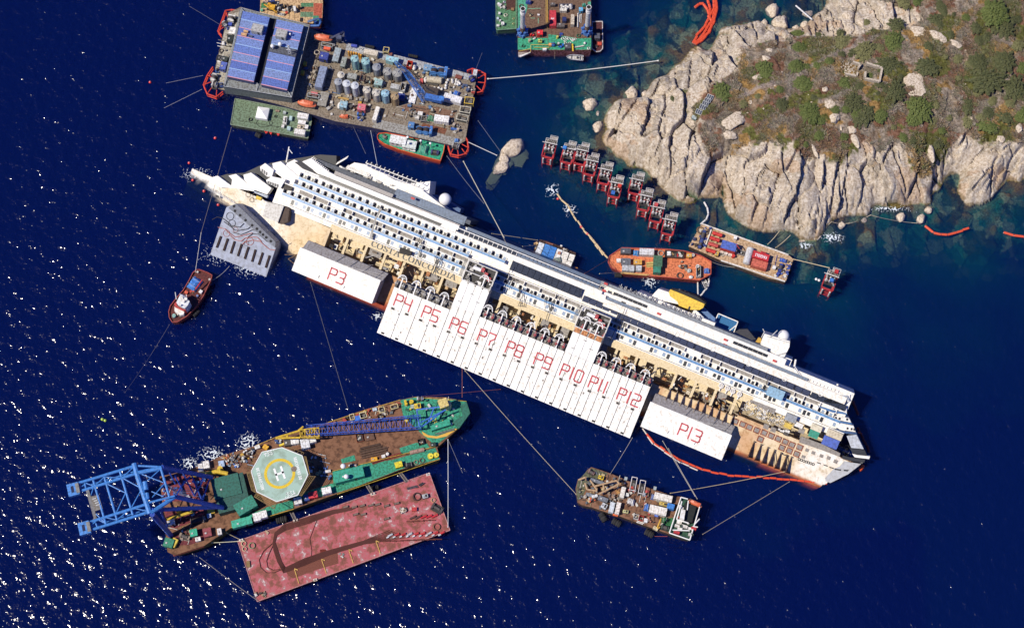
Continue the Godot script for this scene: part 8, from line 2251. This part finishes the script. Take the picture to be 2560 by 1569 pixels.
	for e in [[600,970,60,"first"],[830,1060,30,"second"],[1390,1245,30,"third"]]: fender(e[0],e[1],150,120,e[2],"dark tyre fender under the anchor vessel's lower side, %s from the left" % e[3])
	line("crane_rope","thin red rope hanging under the anchor vessel's lower side","rope",at(1480,1298,0.3),at(1700,1300,1.0),0.1,"#b4564c")
	for e in [[990,310,"left"],[1487,475,"right"]]:
		deck_h=3.2
		gear("chest",e[0],e[1],44,50,1.6,12,"#a8b4b4","grey roller box on the anchor vessel's upper edge, %s one" % e[2])
func shore_barges() -> void:
	# flat tan barge with red containers
	use("Q")
	var poly:=zpoly([320,55,1590,510,1665,575,1550,905,1300,850,600,590,125,385],2.6)
	var o:=vessel("supply_barge","flat tan deck barge with red containers and a blue roofed shed near the cliff","barge",poly,2.6,mt("#6a5c4c",0.8,"rust"),mt("#d2b492",0.85,"deck"))
	for e in [[320,55,1590,512],[470,105,365,400],[600,592,1540,900]]:
		var b:=Mb.new()
		b.bar(at(e[0],e[1],3.0)-o.position,at(e[2],e[3],3.0)-o.position,0.5,0.5)
		build(o,"kerb",b,mt("#f0ebe2",0.6))
	fittings(o,zpoly([330,80,460,120,360,390,150,380],2.6),2.6,22,21,["#3a4a8c","#5a4a40","#d8d0c0","#8a7a68"])
	fittings(o,zpoly([1430,520,1640,580,1540,880,1330,800],2.6),2.6,26,22,["#3a4a9c","#5a4a40","#e8e4d8","#8a7a68","#4a68c0"])
	var rn:=["topmost","second from the top","third from the top","lowest"]
	deck_h=2.6
	for i in 4:
		use("Q")
		var e: Array=[[552,195,"#d83c34"],[515,268,"#d43634"],[492,352,"#cc524c"],[455,440,"#d63830"]][i]
		gear("tank",e[0],e[1],150,56,2.4,20,e[2],"red bottle shaped tank on the tan barge, %s of four" % rn[i],"tank","four red tanks in a column")
	gears("Q",2.6,[["winch",340,220,180,70,1.8,108,"#3c4e8c","dark blue winch at the tan barge's left end, upper"],["winch",300,350,110,60,1.8,108,"#44589c","dark blue winch at the tan barge's left end, lower"],["coil",300,140,120,60,0.7,0,"#7a6048","brown hawser at the tan barge's upper left corner"],["chest",812,258,44,40,1.8,16,"#f8f6f4","small white box at the tan barge's upper kerb"],["tank",1010,505,260,110,3.0,108,"#dcdcde","silvery tank container standing across the tan barge"],["cont",1165,640,230,110,2.8,18,"#d8705a","plain brick red container at the tan barge's right end"],["box",540,490,50,60,1.6,18,"#e8c060","yellow box right of the lowest red tank"],["chest",620,450,50,70,1.4,18,"#e0d4c4","pale pallet stack under the blue roofed shed, left"],["chest",675,475,50,60,1.4,18,"#ece4da","white pallet stack under the blue roofed shed, right"],["chest",735,505,50,40,1.2,18,"#e8dcd0","pale crate below the blue roofed shed"],["drum",785,520,44,50,1.6,0,"#d83a34","red drum at the blue shed's lower corner"],["skip",890,470,70,110,1.2,108,"#a8a4a0","grey frame rack left of the silvery tank"],["tarp",1520,580,110,60,1.2,20,"#3c64c4","blue float at the tan barge's upper right"],["winch",1480,690,130,60,1.8,108,"#34489c","dark blue winch at the tan barge's right end"],["chest",1380,690,50,50,1.4,18,"#f2f0ec","white box beside the right dark blue winch"],["chest",1605,672,34,34,1.0,0,"#3c4c98","dark blue block on the right edge, upper"],["chest",1570,762,34,34,1.0,0,"#3c4c98","dark blue block on the right edge, lower"],["chest",1400,755,60,30,0.9,18,"#d8b480","tan crate near the right end's dark blue winch"],["heap",600,500,120,50,1.0,18,"#c8bcac","pale pipes and tanks between yellow box and shed"],["chest",208,268,36,36,1.0,0,"#4a4c68","dark block at the tan barge's left edge"]])
	use("Q")
	var sh:=thing("shed","blue roofed red shed in the middle of the tan barge","shed",top_at(715,385,4.2),18)
	bx(sh,"wall",mt("#c83434",0.6),Vector3(0,1.9,0),Vector3(5.8,3.8,2.9))
	bx(sh,"roof",mt("#5a74c8",0.55),Vector3(0,4.0,-0.3),Vector3(6.0,0.3,3.4))
	bx(sh,"door",mt("#8a2424",0.6),Vector3(-1,1.2,1.48),Vector3(1.2,2.2,0.08))
	bx(sh,"awning_frame",mt("#d8d4d0",0.6),Vector3(3.4,2.0,0.6),Vector3(0.2,4.0,0.2))
	bx(sh,"jib",mt("#c83838",0.6),Vector3(3.4,4.6,-0.8),Vector3(2.2,0.25,0.25),40)
	var rc:=thing("container","bright red container with white roof lettering on the tan barge","container",top_at(1185,525,2.8),18)
	bx(rc,"body",mt("#d03238",0.6),Vector3(0,1.4,0),Vector3(6.4,2.8,2.9))
	bx(rc,"side_locker",mt("#b82c30",0.6),Vector3(0.6,2.0,-1.8),Vector3(2.0,1.2,0.7))
	for s in [-1,1]: bx(rc,"end_frame",mt("#b02a30",0.6),Vector3(s*3.24,1.4,0),Vector3(0.12,2.9,3.0))
	words(rc,"lettering","FAGIOLI","Droid Sans",mt("#ffffff",0.6,""),Vector3(0.1,2.83,0.1),Vector3(-1,0,0),Vector3(0,0,1),4.6,1.2,0.04,700)
	# orange decked workboat
	use("N")
	o=vessel("orange_workboat","orange decked workboat lying between the wreck and the tan barge","boat",zpoly([80,460,95,400,215,318,640,330,840,350,1000,395,1105,455,1100,580,985,640,640,608,230,575,110,510],2.6),2.6,mt("#a84438",0.7,"rust"),mt("#ec8a5c",0.8,"deck"),0.5,mt("#c4584a",0.6))
	gears("N",2.6,[["box",255,345,100,56,2.0,2,"#5a5e66","dark grey roof at the orange boat's upper left"],["tarp",360,355,56,60,1.6,5,"#4a98e0","bright blue tarpaulin on the orange boat's upper edge"],["cont",465,352,140,66,2.6,3,"#e4e4e4","white double container on the orange boat"],["box",258,450,90,66,2.0,2,"#6c7078","grey hatch roof on the orange boat's left half"],["box",375,455,80,50,2.0,2,"#e8b050","yellow machine on the orange boat's left half"],["cont",250,512,56,56,2.2,4,"#ccd0d4","grey white box in the lower row, leftmost"],["cont",312,515,54,60,2.2,4,"#ccd0d4","grey white box in the lower row, middle"],["cont",385,515,54,56,2.2,4,"#ccd0d4","grey white box in the lower row, rightmost"],["house",575,445,90,116,3.4,4,"#4a7458","dark green wheelhouse roof of the orange boat, upper"],["house",568,515,76,100,3.0,4,"#3c8a74","teal wheelhouse roof of the orange boat, lower"],["coil",605,362,66,50,1.0,0,"#a8a49c","grey hose reel above the orange boat's wheelhouse"],["skip",740,375,190,70,1.6,4,"#5c4a44","dark tray with red pieces at the orange boat's upper right"],["chest",685,370,36,40,1.4,0,"#f6f6f2","white cube in the dark tray"],["heap",780,380,60,30,1.4,0,"#d03030","red crossed beams in the dark tray"],["box",885,390,50,40,1.6,5,"#e8b458","yellow box right of the dark tray"],["drum",925,385,34,34,1.2,0,"#e8e4dc","pale drum right of the yellow box"],["heap",840,490,100,70,1.4,35,"#b0a08c","grey yellow anchor gear on the open orange deck"],["drum",885,540,40,40,1.0,0,"#c8ccc8","grey drum beside the anchor gear"],["coil",795,583,70,44,1.0,0,"#5a504a","dark tyres on the orange deck's lower edge"],["bag",905,600,44,36,1.2,0,"#f0eee8","white sack on the orange deck's lower edge"],["skip",980,545,44,120,2.0,2,"#c0c4c4","grey steel door frame at the orange boat's stern"],["tarp",1065,535,56,56,1.4,0,"#4a80d8","blue bundle at the orange boat's stern"],["drum",970,495,40,36,1.6,0,"#f2f0ec","white cylinder at the orange boat's stern frame"],["pipes",500,475,90,60,1.0,-5,"#d8c47c","cream pipes left of the wheelhouse"],["chest",185,440,40,36,1.2,0,"#f0efec","white locker at the orange boat's bow"],["pipes",340,570,300,22,0.8,5,"#d8b070","long tan pipe along the orange boat's lower rail"]])
	use("N")
	fender(180,585,70,50,0,"dark tyre bundle at the orange boat's lower bow")
	dinghy("N",1040,660,100,44,0.8,68,"#e4e4e6","small white rowing boat tied behind the orange workboat")
	# houseboat
	use("O")
	o=vessel("quarters_pontoon","small pontoon with blue and white container roofs against the wreck's upper side","pontoon",zpoly([400,110,620,160,1000,300,1640,570,1640,660,1480,1250,1250,1220,560,960,140,690,220,430],1.6),1.6,mt("#4a3a34",0.8),mt("#4a3430",0.85,"rust"))
	for e in [[[390,200,570,265,390,745,190,690],"#e6ecf2","pale blue white container roof, leftmost on the small pontoon"],[[595,265,790,330,600,800,415,740],"#4a8cd8","bright blue container roof, left half of the blue pair"],[[800,335,1000,405,820,885,612,805],"#3f84d4","bright blue container roof, right half of the blue pair"],[[1015,425,1190,490,1020,950,835,890],"#eef0f0","white container roof with a small brown hatch"],[[1205,495,1415,580,1225,1090,1030,1010],"#f6f2e8","cream white container roof partly under a grey tarpaulin"],[[1435,600,1625,660,1535,890,1365,825],"#f8f4ea","square white roof at the pontoon's right end, upper"],[[1330,835,1520,905,1430,1165,1235,1095],"#faf6ee","square white roof at the pontoon's right end, lower"]]:
		var c:=Vector2.ZERO
		for i in range(0,8,2): c+=Vector2(e[0][i],e[0][i+1])/4.0
		var h:=thing("cabin_container",e[2],"container",at(c.x,c.y,4.6)*Vector3(1,0,1)+Vector3(0,1.6,0))
		var m:=mt(e[1],0.6,"grime")
		pp(h,"walls",mt("#c8ccd0",0.7),e[0],1.6,4.4)
		pp(h,"roof",m,e[0],4.4,4.65)
		var a:=at(e[0][0],e[0][1],4.7)-h.position; var z:=at(e[0][6],e[0][7],4.7)-h.position; var a2:=at(e[0][2],e[0][3],4.7)-h.position; var z2:=at(e[0][4],e[0][5],4.7)-h.position
		for k in 3:
			var b:=Mb.new()
			b.bar(a.lerp(z,0.25+k*0.25),a2.lerp(z2,0.25+k*0.25),0.12,0.06)
			build(h,"roof_rib",b,m)
	gears("O",4.7,[["tarp",1030,800,260,190,0.9,-10,"#7f8f88","grey green tarpaulin thrown over the cream white roof"],["chest",1070,580,90,90,0.4,18,"#c89070","small brown hatch on the white roof of the pontoon"]])
	gears("O",1.6,[["tarp",270,760,190,90,1.4,18,"#34489c","dark blue cover at the pontoon's lower left end"],["chest",1650,1120,90,90,0.9,10,"#c88a3c","orange fender block at the pontoon's right end"],["heap",260,300,120,260,1.2,20,"#d8b480","tan ropes and timber at the pontoon's left end"],["pipes",760,240,300,30,0.8,18,"#a86a5c","rusty pipe along the pontoon's upper edge"],["chest",1140,330,60,40,0.9,18,"#f0f0ec","small white float at the pontoon's upper edge"],["heap",1300,440,160,50,0.9,18,"#d8d0c4","pale pumps at the pontoon's upper right edge"],["heap",600,850,200,60,0.9,18,"#a07068","dark red gear at the pontoon's lower edge"]])
func towers() -> void:
	use("0")
	var spots:=[[1371,398,14],[1417,411,14],[1449,415,14],[1473,441,14],[1508,463,14],[1534,496,14],[1585,488,14],[1607,528,14],[1637,557,14],[1667,588,14]]
	var red:=mt("#c0343a",0.6,"grime"); var gr:=mt("#c0bcb6",0.7,"deck"); var dk:=mt("#3a3638",0.8); var wh:=mt("#e8e4e0",0.5)
	var pr: Node3D
	for i in spots.size()+1:
		var last:=i==spots.size()
		var p:=at(spots[mini(i,9)][0],spots[mini(i,9)][1],0.0) if not last else at(2066,722,0.0)
		var label:="red legged jacking tower standing in the sea, %s from the left in the row" % ORD[i] if not last else "single red legged jacking tower standing apart, right of the tan barge"
		var o: Node3D
		if i==0:
			o=thing("jacking_tower",label,"tower",p,14,"jacking towers off the cliff")
			var b: Mb
			for s in [[-1.9,-2.6],[1.9,-2.6],[1.9,2.6],[-1.9,2.6]]:
				b=Mb.new()
				b.tube([Vector3(s[0],-3,s[1]),Vector3(s[0],7.0,s[1])],0.34,8)
				build(o,"leg",b,red)
				b=Mb.new()
				b.tube([Vector3(s[0]*0.8,2.2,s[1]+0.5),Vector3(s[0]*0.8,6.6,s[1]+0.5)],0.3,8)
				if s[1]>0: build(o,"jack_tube",b,wh)
			for h in [0.8,3.4,6.4]:
				for e in [[-1.9,-2.6,1.9,-2.6],[1.9,-2.6,1.9,2.6],[1.9,2.6,-1.9,2.6],[-1.9,2.6,-1.9,-2.6]]:
					b=Mb.new()
					b.bar(Vector3(e[0],h,e[1]),Vector3(e[2],h,e[3]),0.3)
					b.bar(Vector3(e[0],h-0.6,e[1]),Vector3(e[2],h-3.0 if h>1 else h,e[3]),0.2)
					build(o,"brace",b,red)
			bx(o,"machine_deck",dk,Vector3(0,7.1,-1.2),Vector3(4.2,0.3,4.0))
			for s in [-1,1]: bx(o,"side_girder",red,Vector3(s*2.3,7.2,-0.2),Vector3(0.4,0.7,5.4))
			bx(o,"front_girder",red,Vector3(0,7.0,2.4),Vector3(4.4,0.4,0.4))
			bx(o,"upper_deck",gr,Vector3(0.2,8.8,-3.6),Vector3(4.6,0.25,1.8))
			bx(o,"lookout_deck",gr,Vector3(1.0,9.8,-4.8),Vector3(3.0,0.25,1.5))
			for q in [[1.0,9.95,-4.8,3.0,1.5],[0.2,8.95,-3.6,4.6,1.8]]:
				for s in [-1,1]:
					bx(o,"handrail",wh,Vector3(q[0],q[1]+0.7,q[2]+s*q[4]/2),Vector3(q[3],0.12,0.12))
					bx(o,"handrail",wh,Vector3(q[0]+s*q[3]/2,q[1]+0.7,q[2]),Vector3(0.12,0.12,q[4]))
			for k in 3: bx(o,"deck_post",dk,Vector3(-1.8+k*1.9,8.2,-3.4),Vector3(0.25,2.2,0.25))
			for k in 6: cy(o,"jack",wh,Vector3(-1.6+(k % 3)*1.4,8.0,-1.9+(k/3)*1.4),0.36,1.8)
			for k in 14: bx(o,"machine",mt(["#f0eeea","#2c2a2c","#a8a6a4","#8a3436"][k % 4],0.7),Vector3(rng.randf_range(-2.2,2.2),7.7,rng.randf_range(-2.8,0.6)),Vector3(rng.randf_range(0.4,1.2),rng.randf_range(0.5,1.4),rng.randf_range(0.4,1.0)),rng.randf()*60)
			b=Mb.new()
			b.tube([Vector3(-3.2,9.8,-2.4),Vector3(2.8,9.6,-2.6)],0.16,6)
			build(o,"guide_beam",b,wh)
			for k in 5:
				b=Mb.new()
				b.tube([Vector3(-1.6+k*0.8,8.8,-1.6),Vector3(-1.2+k*0.8,9.6,-3.0),Vector3(-0.6+k*0.7,9.5,-4.4)],0.12,5)
				build(o,"cable",b,dk)
			pr=o
		else:
			o=pr.duplicate()
			o.name=numbered("jacking_tower")
			add_child(o)
			o.position=p
			o.rotation.y=-deg_to_rad(14 if not last else 22)
			tag(o,label,"tower","jacking towers off the cliff")
		if last: o.position.y=-1.0
	for e in [["P",515,425,"blue box on the second jacking tower","#3c8ce0"],["P",1385,1235,"blue box on the sixth jacking tower","#3c78d0"],["Q",2225,880,"blue cover on the single jacking tower","#3c84d8"],["Q",2295,755,"red box on the single jacking tower","#d0282c"],["D",555,1000,"red box on the sixth jacking tower's upper deck","#d8402c"],["D",855,1155,"pinkish red box on the ninth jacking tower","#d85858"]]:
		use(e[0])
		var b:=put(self,"tower_box",ubox(),mt(e[4],0.6),at(e[1],e[2],9.9),Basis(Vector3.UP,-0.25)*Basis.from_scale(Vector3(1.4,1.0,1.4)))
		tag(b,e[3],"box")
func ropes() -> void:
	var list:=[["W",1172,190,4,1585,146,2,0.24,"#e8e4dc","thick white hawser from the work barge to the island's cove"],["W",1127,342,4,1196,374,1,0.22,"#e8e4e0","thick white hawser from the work barge to the lone islet rock"],["W",1115,388,3,1213,572,20,0.2,"#d8d0b8","pale hawser from the orange cage to the wreck's upper side"],["W",1075,375,3,1165,490,4,0.1,"#8a8a90","thin grey line from the work barge down to the water by the wreck"],["W",557,306,2,484,560,6,0.11,"#8a8078","dark line from the green pontoon down past the ship's bow"],["W",484,560,6,470,655,3,0.13,"#d8d4cc","pale tow line from the bow tank to the tug"],["W",552,640,2,508,676,2,0.12,"#a8a49c","grey tow line from the tug towards the bow tank"],["W",892,315,4,908,398,30,0.12,"#e0e0e0","white line from the work barge to the wreck's top deck"],["W",850,305,4,880,370,1,0.09,"#7a7a84","thin dark line off the work barge's lower side"],["W",747,678,6,838,985,4,0.11,"#6a6a6c","dark line from the box P3 to the crane ship"],["W",1118,890,2,1388,1190,3,0.15,"#b4a890","tan mooring line from the long row of boxes to the anchor vessel"],["W",1112,880,2,1112,955,6,0.11,"#b06a50","short rusty line from the long row of boxes to the crane ship's bow"],["W",1205,936,0.5,1000,955,5,0.09,"#8a4c40","thin reddish line from the row of boxes to the crane ship"],["W",1522,1052,3,1468,1140,4,0.11,"#b4aca0","grey line from the box P12 to the anchor vessel"],["W",1608,1078,3,1678,1200,7,0.13,"#b8b0a0","pale line from P13 to the anchor vessel's deckhouse"],["W",1888,1134,4,1612,1186,4,0.14,"#c8b890","tan mooring line from the ship's stern to the anchor vessel, upper"],["W",1900,1158,2,1690,1285,5,0.12,"#a89c88","tan mooring line from the ship's stern to the anchor vessel, lower"],["W",1078,1056,5,1078,1268,3,0.16,"#e8e8e8","straight white line from the crane ship's bow down the red barge's end"],["W",480,1340,4,620,1444,3,0.12,"#9a948c","grey line from the crane ship's stern to the red barge's corner"],["W",432,1306,5,588,1300,3,0.17,"#dcd8b8","cream hawser from the crane ship's stern to the red barge"],["W",540,1278,4,590,1302,3,0.14,"#c8b890","tan hawser crossing to the red barge's upper left corner"],["W",408,780,2,300,945,0,0.1,"#5a5a6a","dark tow line trailing from the tug to the lower left"],["W",488,182,4,400,200,0,0.1,"#8a8a94","grey anchor line from the quarters' left end, upper"],["W",486,215,4,395,260,0,0.1,"#9a9aa2","grey anchor line from the quarters' left end, lower"],["W",530,60,4,455,15,0,0.09,"#6a6a78","dark anchor line from the quarters' top corner"],["W",1140,180,4,1160,128,0,0.08,"#7a7a88","thin dark anchor line from the barge's upper right"],["W",1150,290,4,1215,380,0,0.09,"#8a8a94","thin anchor line from the barge's right edge"],["Q",1660,572,3,2195,700,9,0.2,"#d8c8a4","cream hawser from the tan barge to the single jacking tower"],["Q",450,605,3,800,692,1,0.12,"#a8a498","grey line from the orange boat under the tan barge"],["4",205,15,14,690,85,3,0.12,"#d8c8a0","cream line from the wreck to the small pontoon, upper"],["4",530,150,12,670,138,3,0.12,"#e0d4b4","cream line from the wreck to the small pontoon, lower"],["4",1180,435,30,1430,285,3,0.11,"#a06048","rusty line from the wreck to the orange boat's bow"],["5",330,100,32,560,85,3,0.13,"#d8c8a8","cream line from the wreck's mast to the orange boat"],["4",300,0,20,370,140,30,0.1,"#c0b8a8","taut line ending at the wreck's glass screen"],["G",205,1250,0.4,330,1150,1.0,0.16,"#c8b89c","tan rope round the foot of the cliff, left part"],["G",330,1150,1.0,520,1165,0.5,0.16,"#c8bca4","tan rope round the foot of the cliff, second part"],["G",520,1165,0.5,740,1080,0.6,0.16,"#c8bca4","tan rope along the shallows, third part"],["G",740,1080,0.6,1230,1165,0.4,0.16,"#b8b098","tan rope along the shallows to the pointed block"],["Q",1460,160,3,1285,355,0.3,0.16,"#d8c8a8","pale rope hanging down the cliff to the water, left"],["Q",1620,220,3,1400,405,0.3,0.16,"#d0c0a0","pale rope hanging down the cliff to the water, right"],["I",1800,-20,7,1812,-20,7,0.1,"#aaaaaa",""],["J",1690,740,5,1880,1180,0,0.1,"#8a8a94","thin line from the crane ship's bow running down right"],["C",1300,1090,5,1290,1290,0.2,0.12,"#9a8a78","line from the jack-up's davit down to the water"],["7",520,760,0.5,960,1510,5,0.13,"#b8b4a8","pale line crossing the orange boom below P13"]]
	for e in list:
		if e[9]=="": continue
		use(e[0])
		line("rope",e[9],"rope",at(e[1],e[2],e[3]),at(e[4],e[5],e[6]),e[7],e[8],1.2 if absf(e[3]-e[6])<3 else 0.0)
	boom("long orange floating boom curving from P13 to the ship's stern","W",[1556,1042,1575,1065,1600,1083,1640,1108,1690,1130,1750,1142,1820,1147,1900,1152,1990,1162],0.42,"#f4552e")
	boom("thin white floating line alongside the orange boom","W",[1545,1030,1572,1068,1598,1086,1638,1112,1680,1130],0.26,"#ece4dc",3.0)
	for e in [[[240,0,245,60,215,120,170,200,120,260,90,310],"left"],[[250,-60,255,60,232,140,190,215,140,275,100,315],"second"],[[258,-60,262,70,245,150,205,235,160,285,110,318],"third"],[[200,0,215,60,205,110,230,150,215,230,130,290],"crossing"],[[105,55,135,32,170,30,200,70,210,105],"short hooked"]]:
		boom("orange boom strand floating in the upper cove, %s strand" % e[1],"E",e[0],0.6,"#f25a34",1.6)
	boom("orange floating boom off the cliff at the right, curved one","G",[1310,1190,1400,1262,1480,1280,1545,1285,1640,1262,1775,1222],0.5,"#f4603c")
	boom("orange floating boom at the right edge of the picture","G",[2130,1265,2240,1298,2349,1312,2500,1340],0.5,"#f4603c")
	boom("white floating boom under the tan barge's lower side","Q",[610,590,720,640,870,705,1020,765,1180,815,1330,868,1430,890,1545,898],0.34,"#f4f2ee")
	boom("white floating boom behind the rowing boat","Q",[440,818,425,880,410,965,375,1020,330,1080,295,1112],0.34,"#f2f0ec")
	boom("straight white pole floating below the orange boat","Q",[265,870,270,1112],0.3,"#eceae6",40.0)
	boom("white floating boom at the cliff's foot above the tan barge","F",[1030,1045,1055,1090,1065,1150,1045,1200,1000,1240],0.36,"#f2f2f0")
	boom("cream floating hose with red floats from the towers towards the orange boat","D",[40,1065,75,1115,135,1165,180,1245,235,1330,290,1395,330,1440,385,1515,420,1570],0.36,"#e4cca0",2.0,0.2,"floating_hose")
	boom("cream hose between splash and the orange boat's bow","4",[1190,0,1240,50,1300,120,1350,185,1430,270],0.36,"#e4cca0",2.0,0.2,"floating_hose")
	boom("dark red boom behind the ship's stern, upper piece","8",[1215,540,1235,590,1252,650,1270,700],0.5,"#8a2c24")
	boom("dark red boom behind the ship's stern, lower piece","8",[1262,830,1290,900,1320,960,1360,1030,1385,1120],0.5,"#8a2c24")
	boom("bright orange boom end floating at the ship's stern corner","8",[1318,1250,1300,1285,1278,1305],0.7,"#f06030",1.4)
	for e in [["W",361,198,"red marker buoy in the open sea left of the work barge"],["W",518,332,"red marker buoy between the green pontoon and the ship's bow"],["1",145,210,"red marker buoy beyond the ship's bow tip"],["1",185,400,"red marker buoy at the bow's left side, first"],["1",310,522,"red marker buoy at the bow's left side, second"],["1",468,674,"red marker buoy beside the bow tank"],["A",158,1448,"red buoy left of the green pontoon"],["D",48,1105,"red float on the cream hose, first"],["D",240,1335,"red float on the cream hose, second"],["D",290,1392,"red float on the cream hose, third"],["Q",1998,865,"white float left of the single tower, left one"],["Q",2040,882,"white float left of the single tower, right one"],["W",246,1008,"yellow green float in the open sea at the left"],["W",253,1011,"smaller yellow green float at the left"]]:
		use(e[0])
		var hex:="#f4f4f2" if e[3].begins_with("white") else ("#b8d838" if "yellow" in e[3] else "#ea4038")
		var b:=thing("buoy",e[3],"buoy",at(e[1],e[2],0.2)*Vector3(1,0,1))
		ball(b,"float",mt(hex,0.5,""),Vector3(0,0.2,0),Vector3(0.55,0.45,0.55))
		cy(b,"ring",mt("#f0f0ee",0.5,""),Vector3(0,0.7,0),0.12,0.3)
	foam("white thruster wash at the crane ship's upper side, left","I",150,500,130,90,1500,1)
	foam("white thruster wash at the crane ship's upper side, right","I",600,340,110,100,1500,2)
	foam("white wash at the crane ship's upper stern","H",1690,210,90,80,500,3)
	foam("foam washing over the bow tank's lower edge","1",560,1230,220,90,1300,4)
	foam("foam along the bow tank's lower right edge","1",860,1380,180,80,900,5)
	foam("round splash where the cream hose discharges","P",290,1190,90,100,700,6)
	foam("small white splash halfway along the cream hose","D",148,1195,50,36,700,7)
	foam("white surf at the cliff's tip","Q",2240,255,130,60,900,8)
	foam("white surf round the smooth rock at the cliff's foot","Q",1830,375,70,40,500,9)
	foam("splash between the orange boat and the wreck","5",860,180,60,60,400,10)
	foam("thin surf under the middle cliff","G",930,1015,200,30,400,11)
	foam("foam at the ship's bow tip","1",230,330,160,70,350,12)
	foam("foam under the left boxes' edge at the rusty hull","3",10,1380,60,40,200,13)
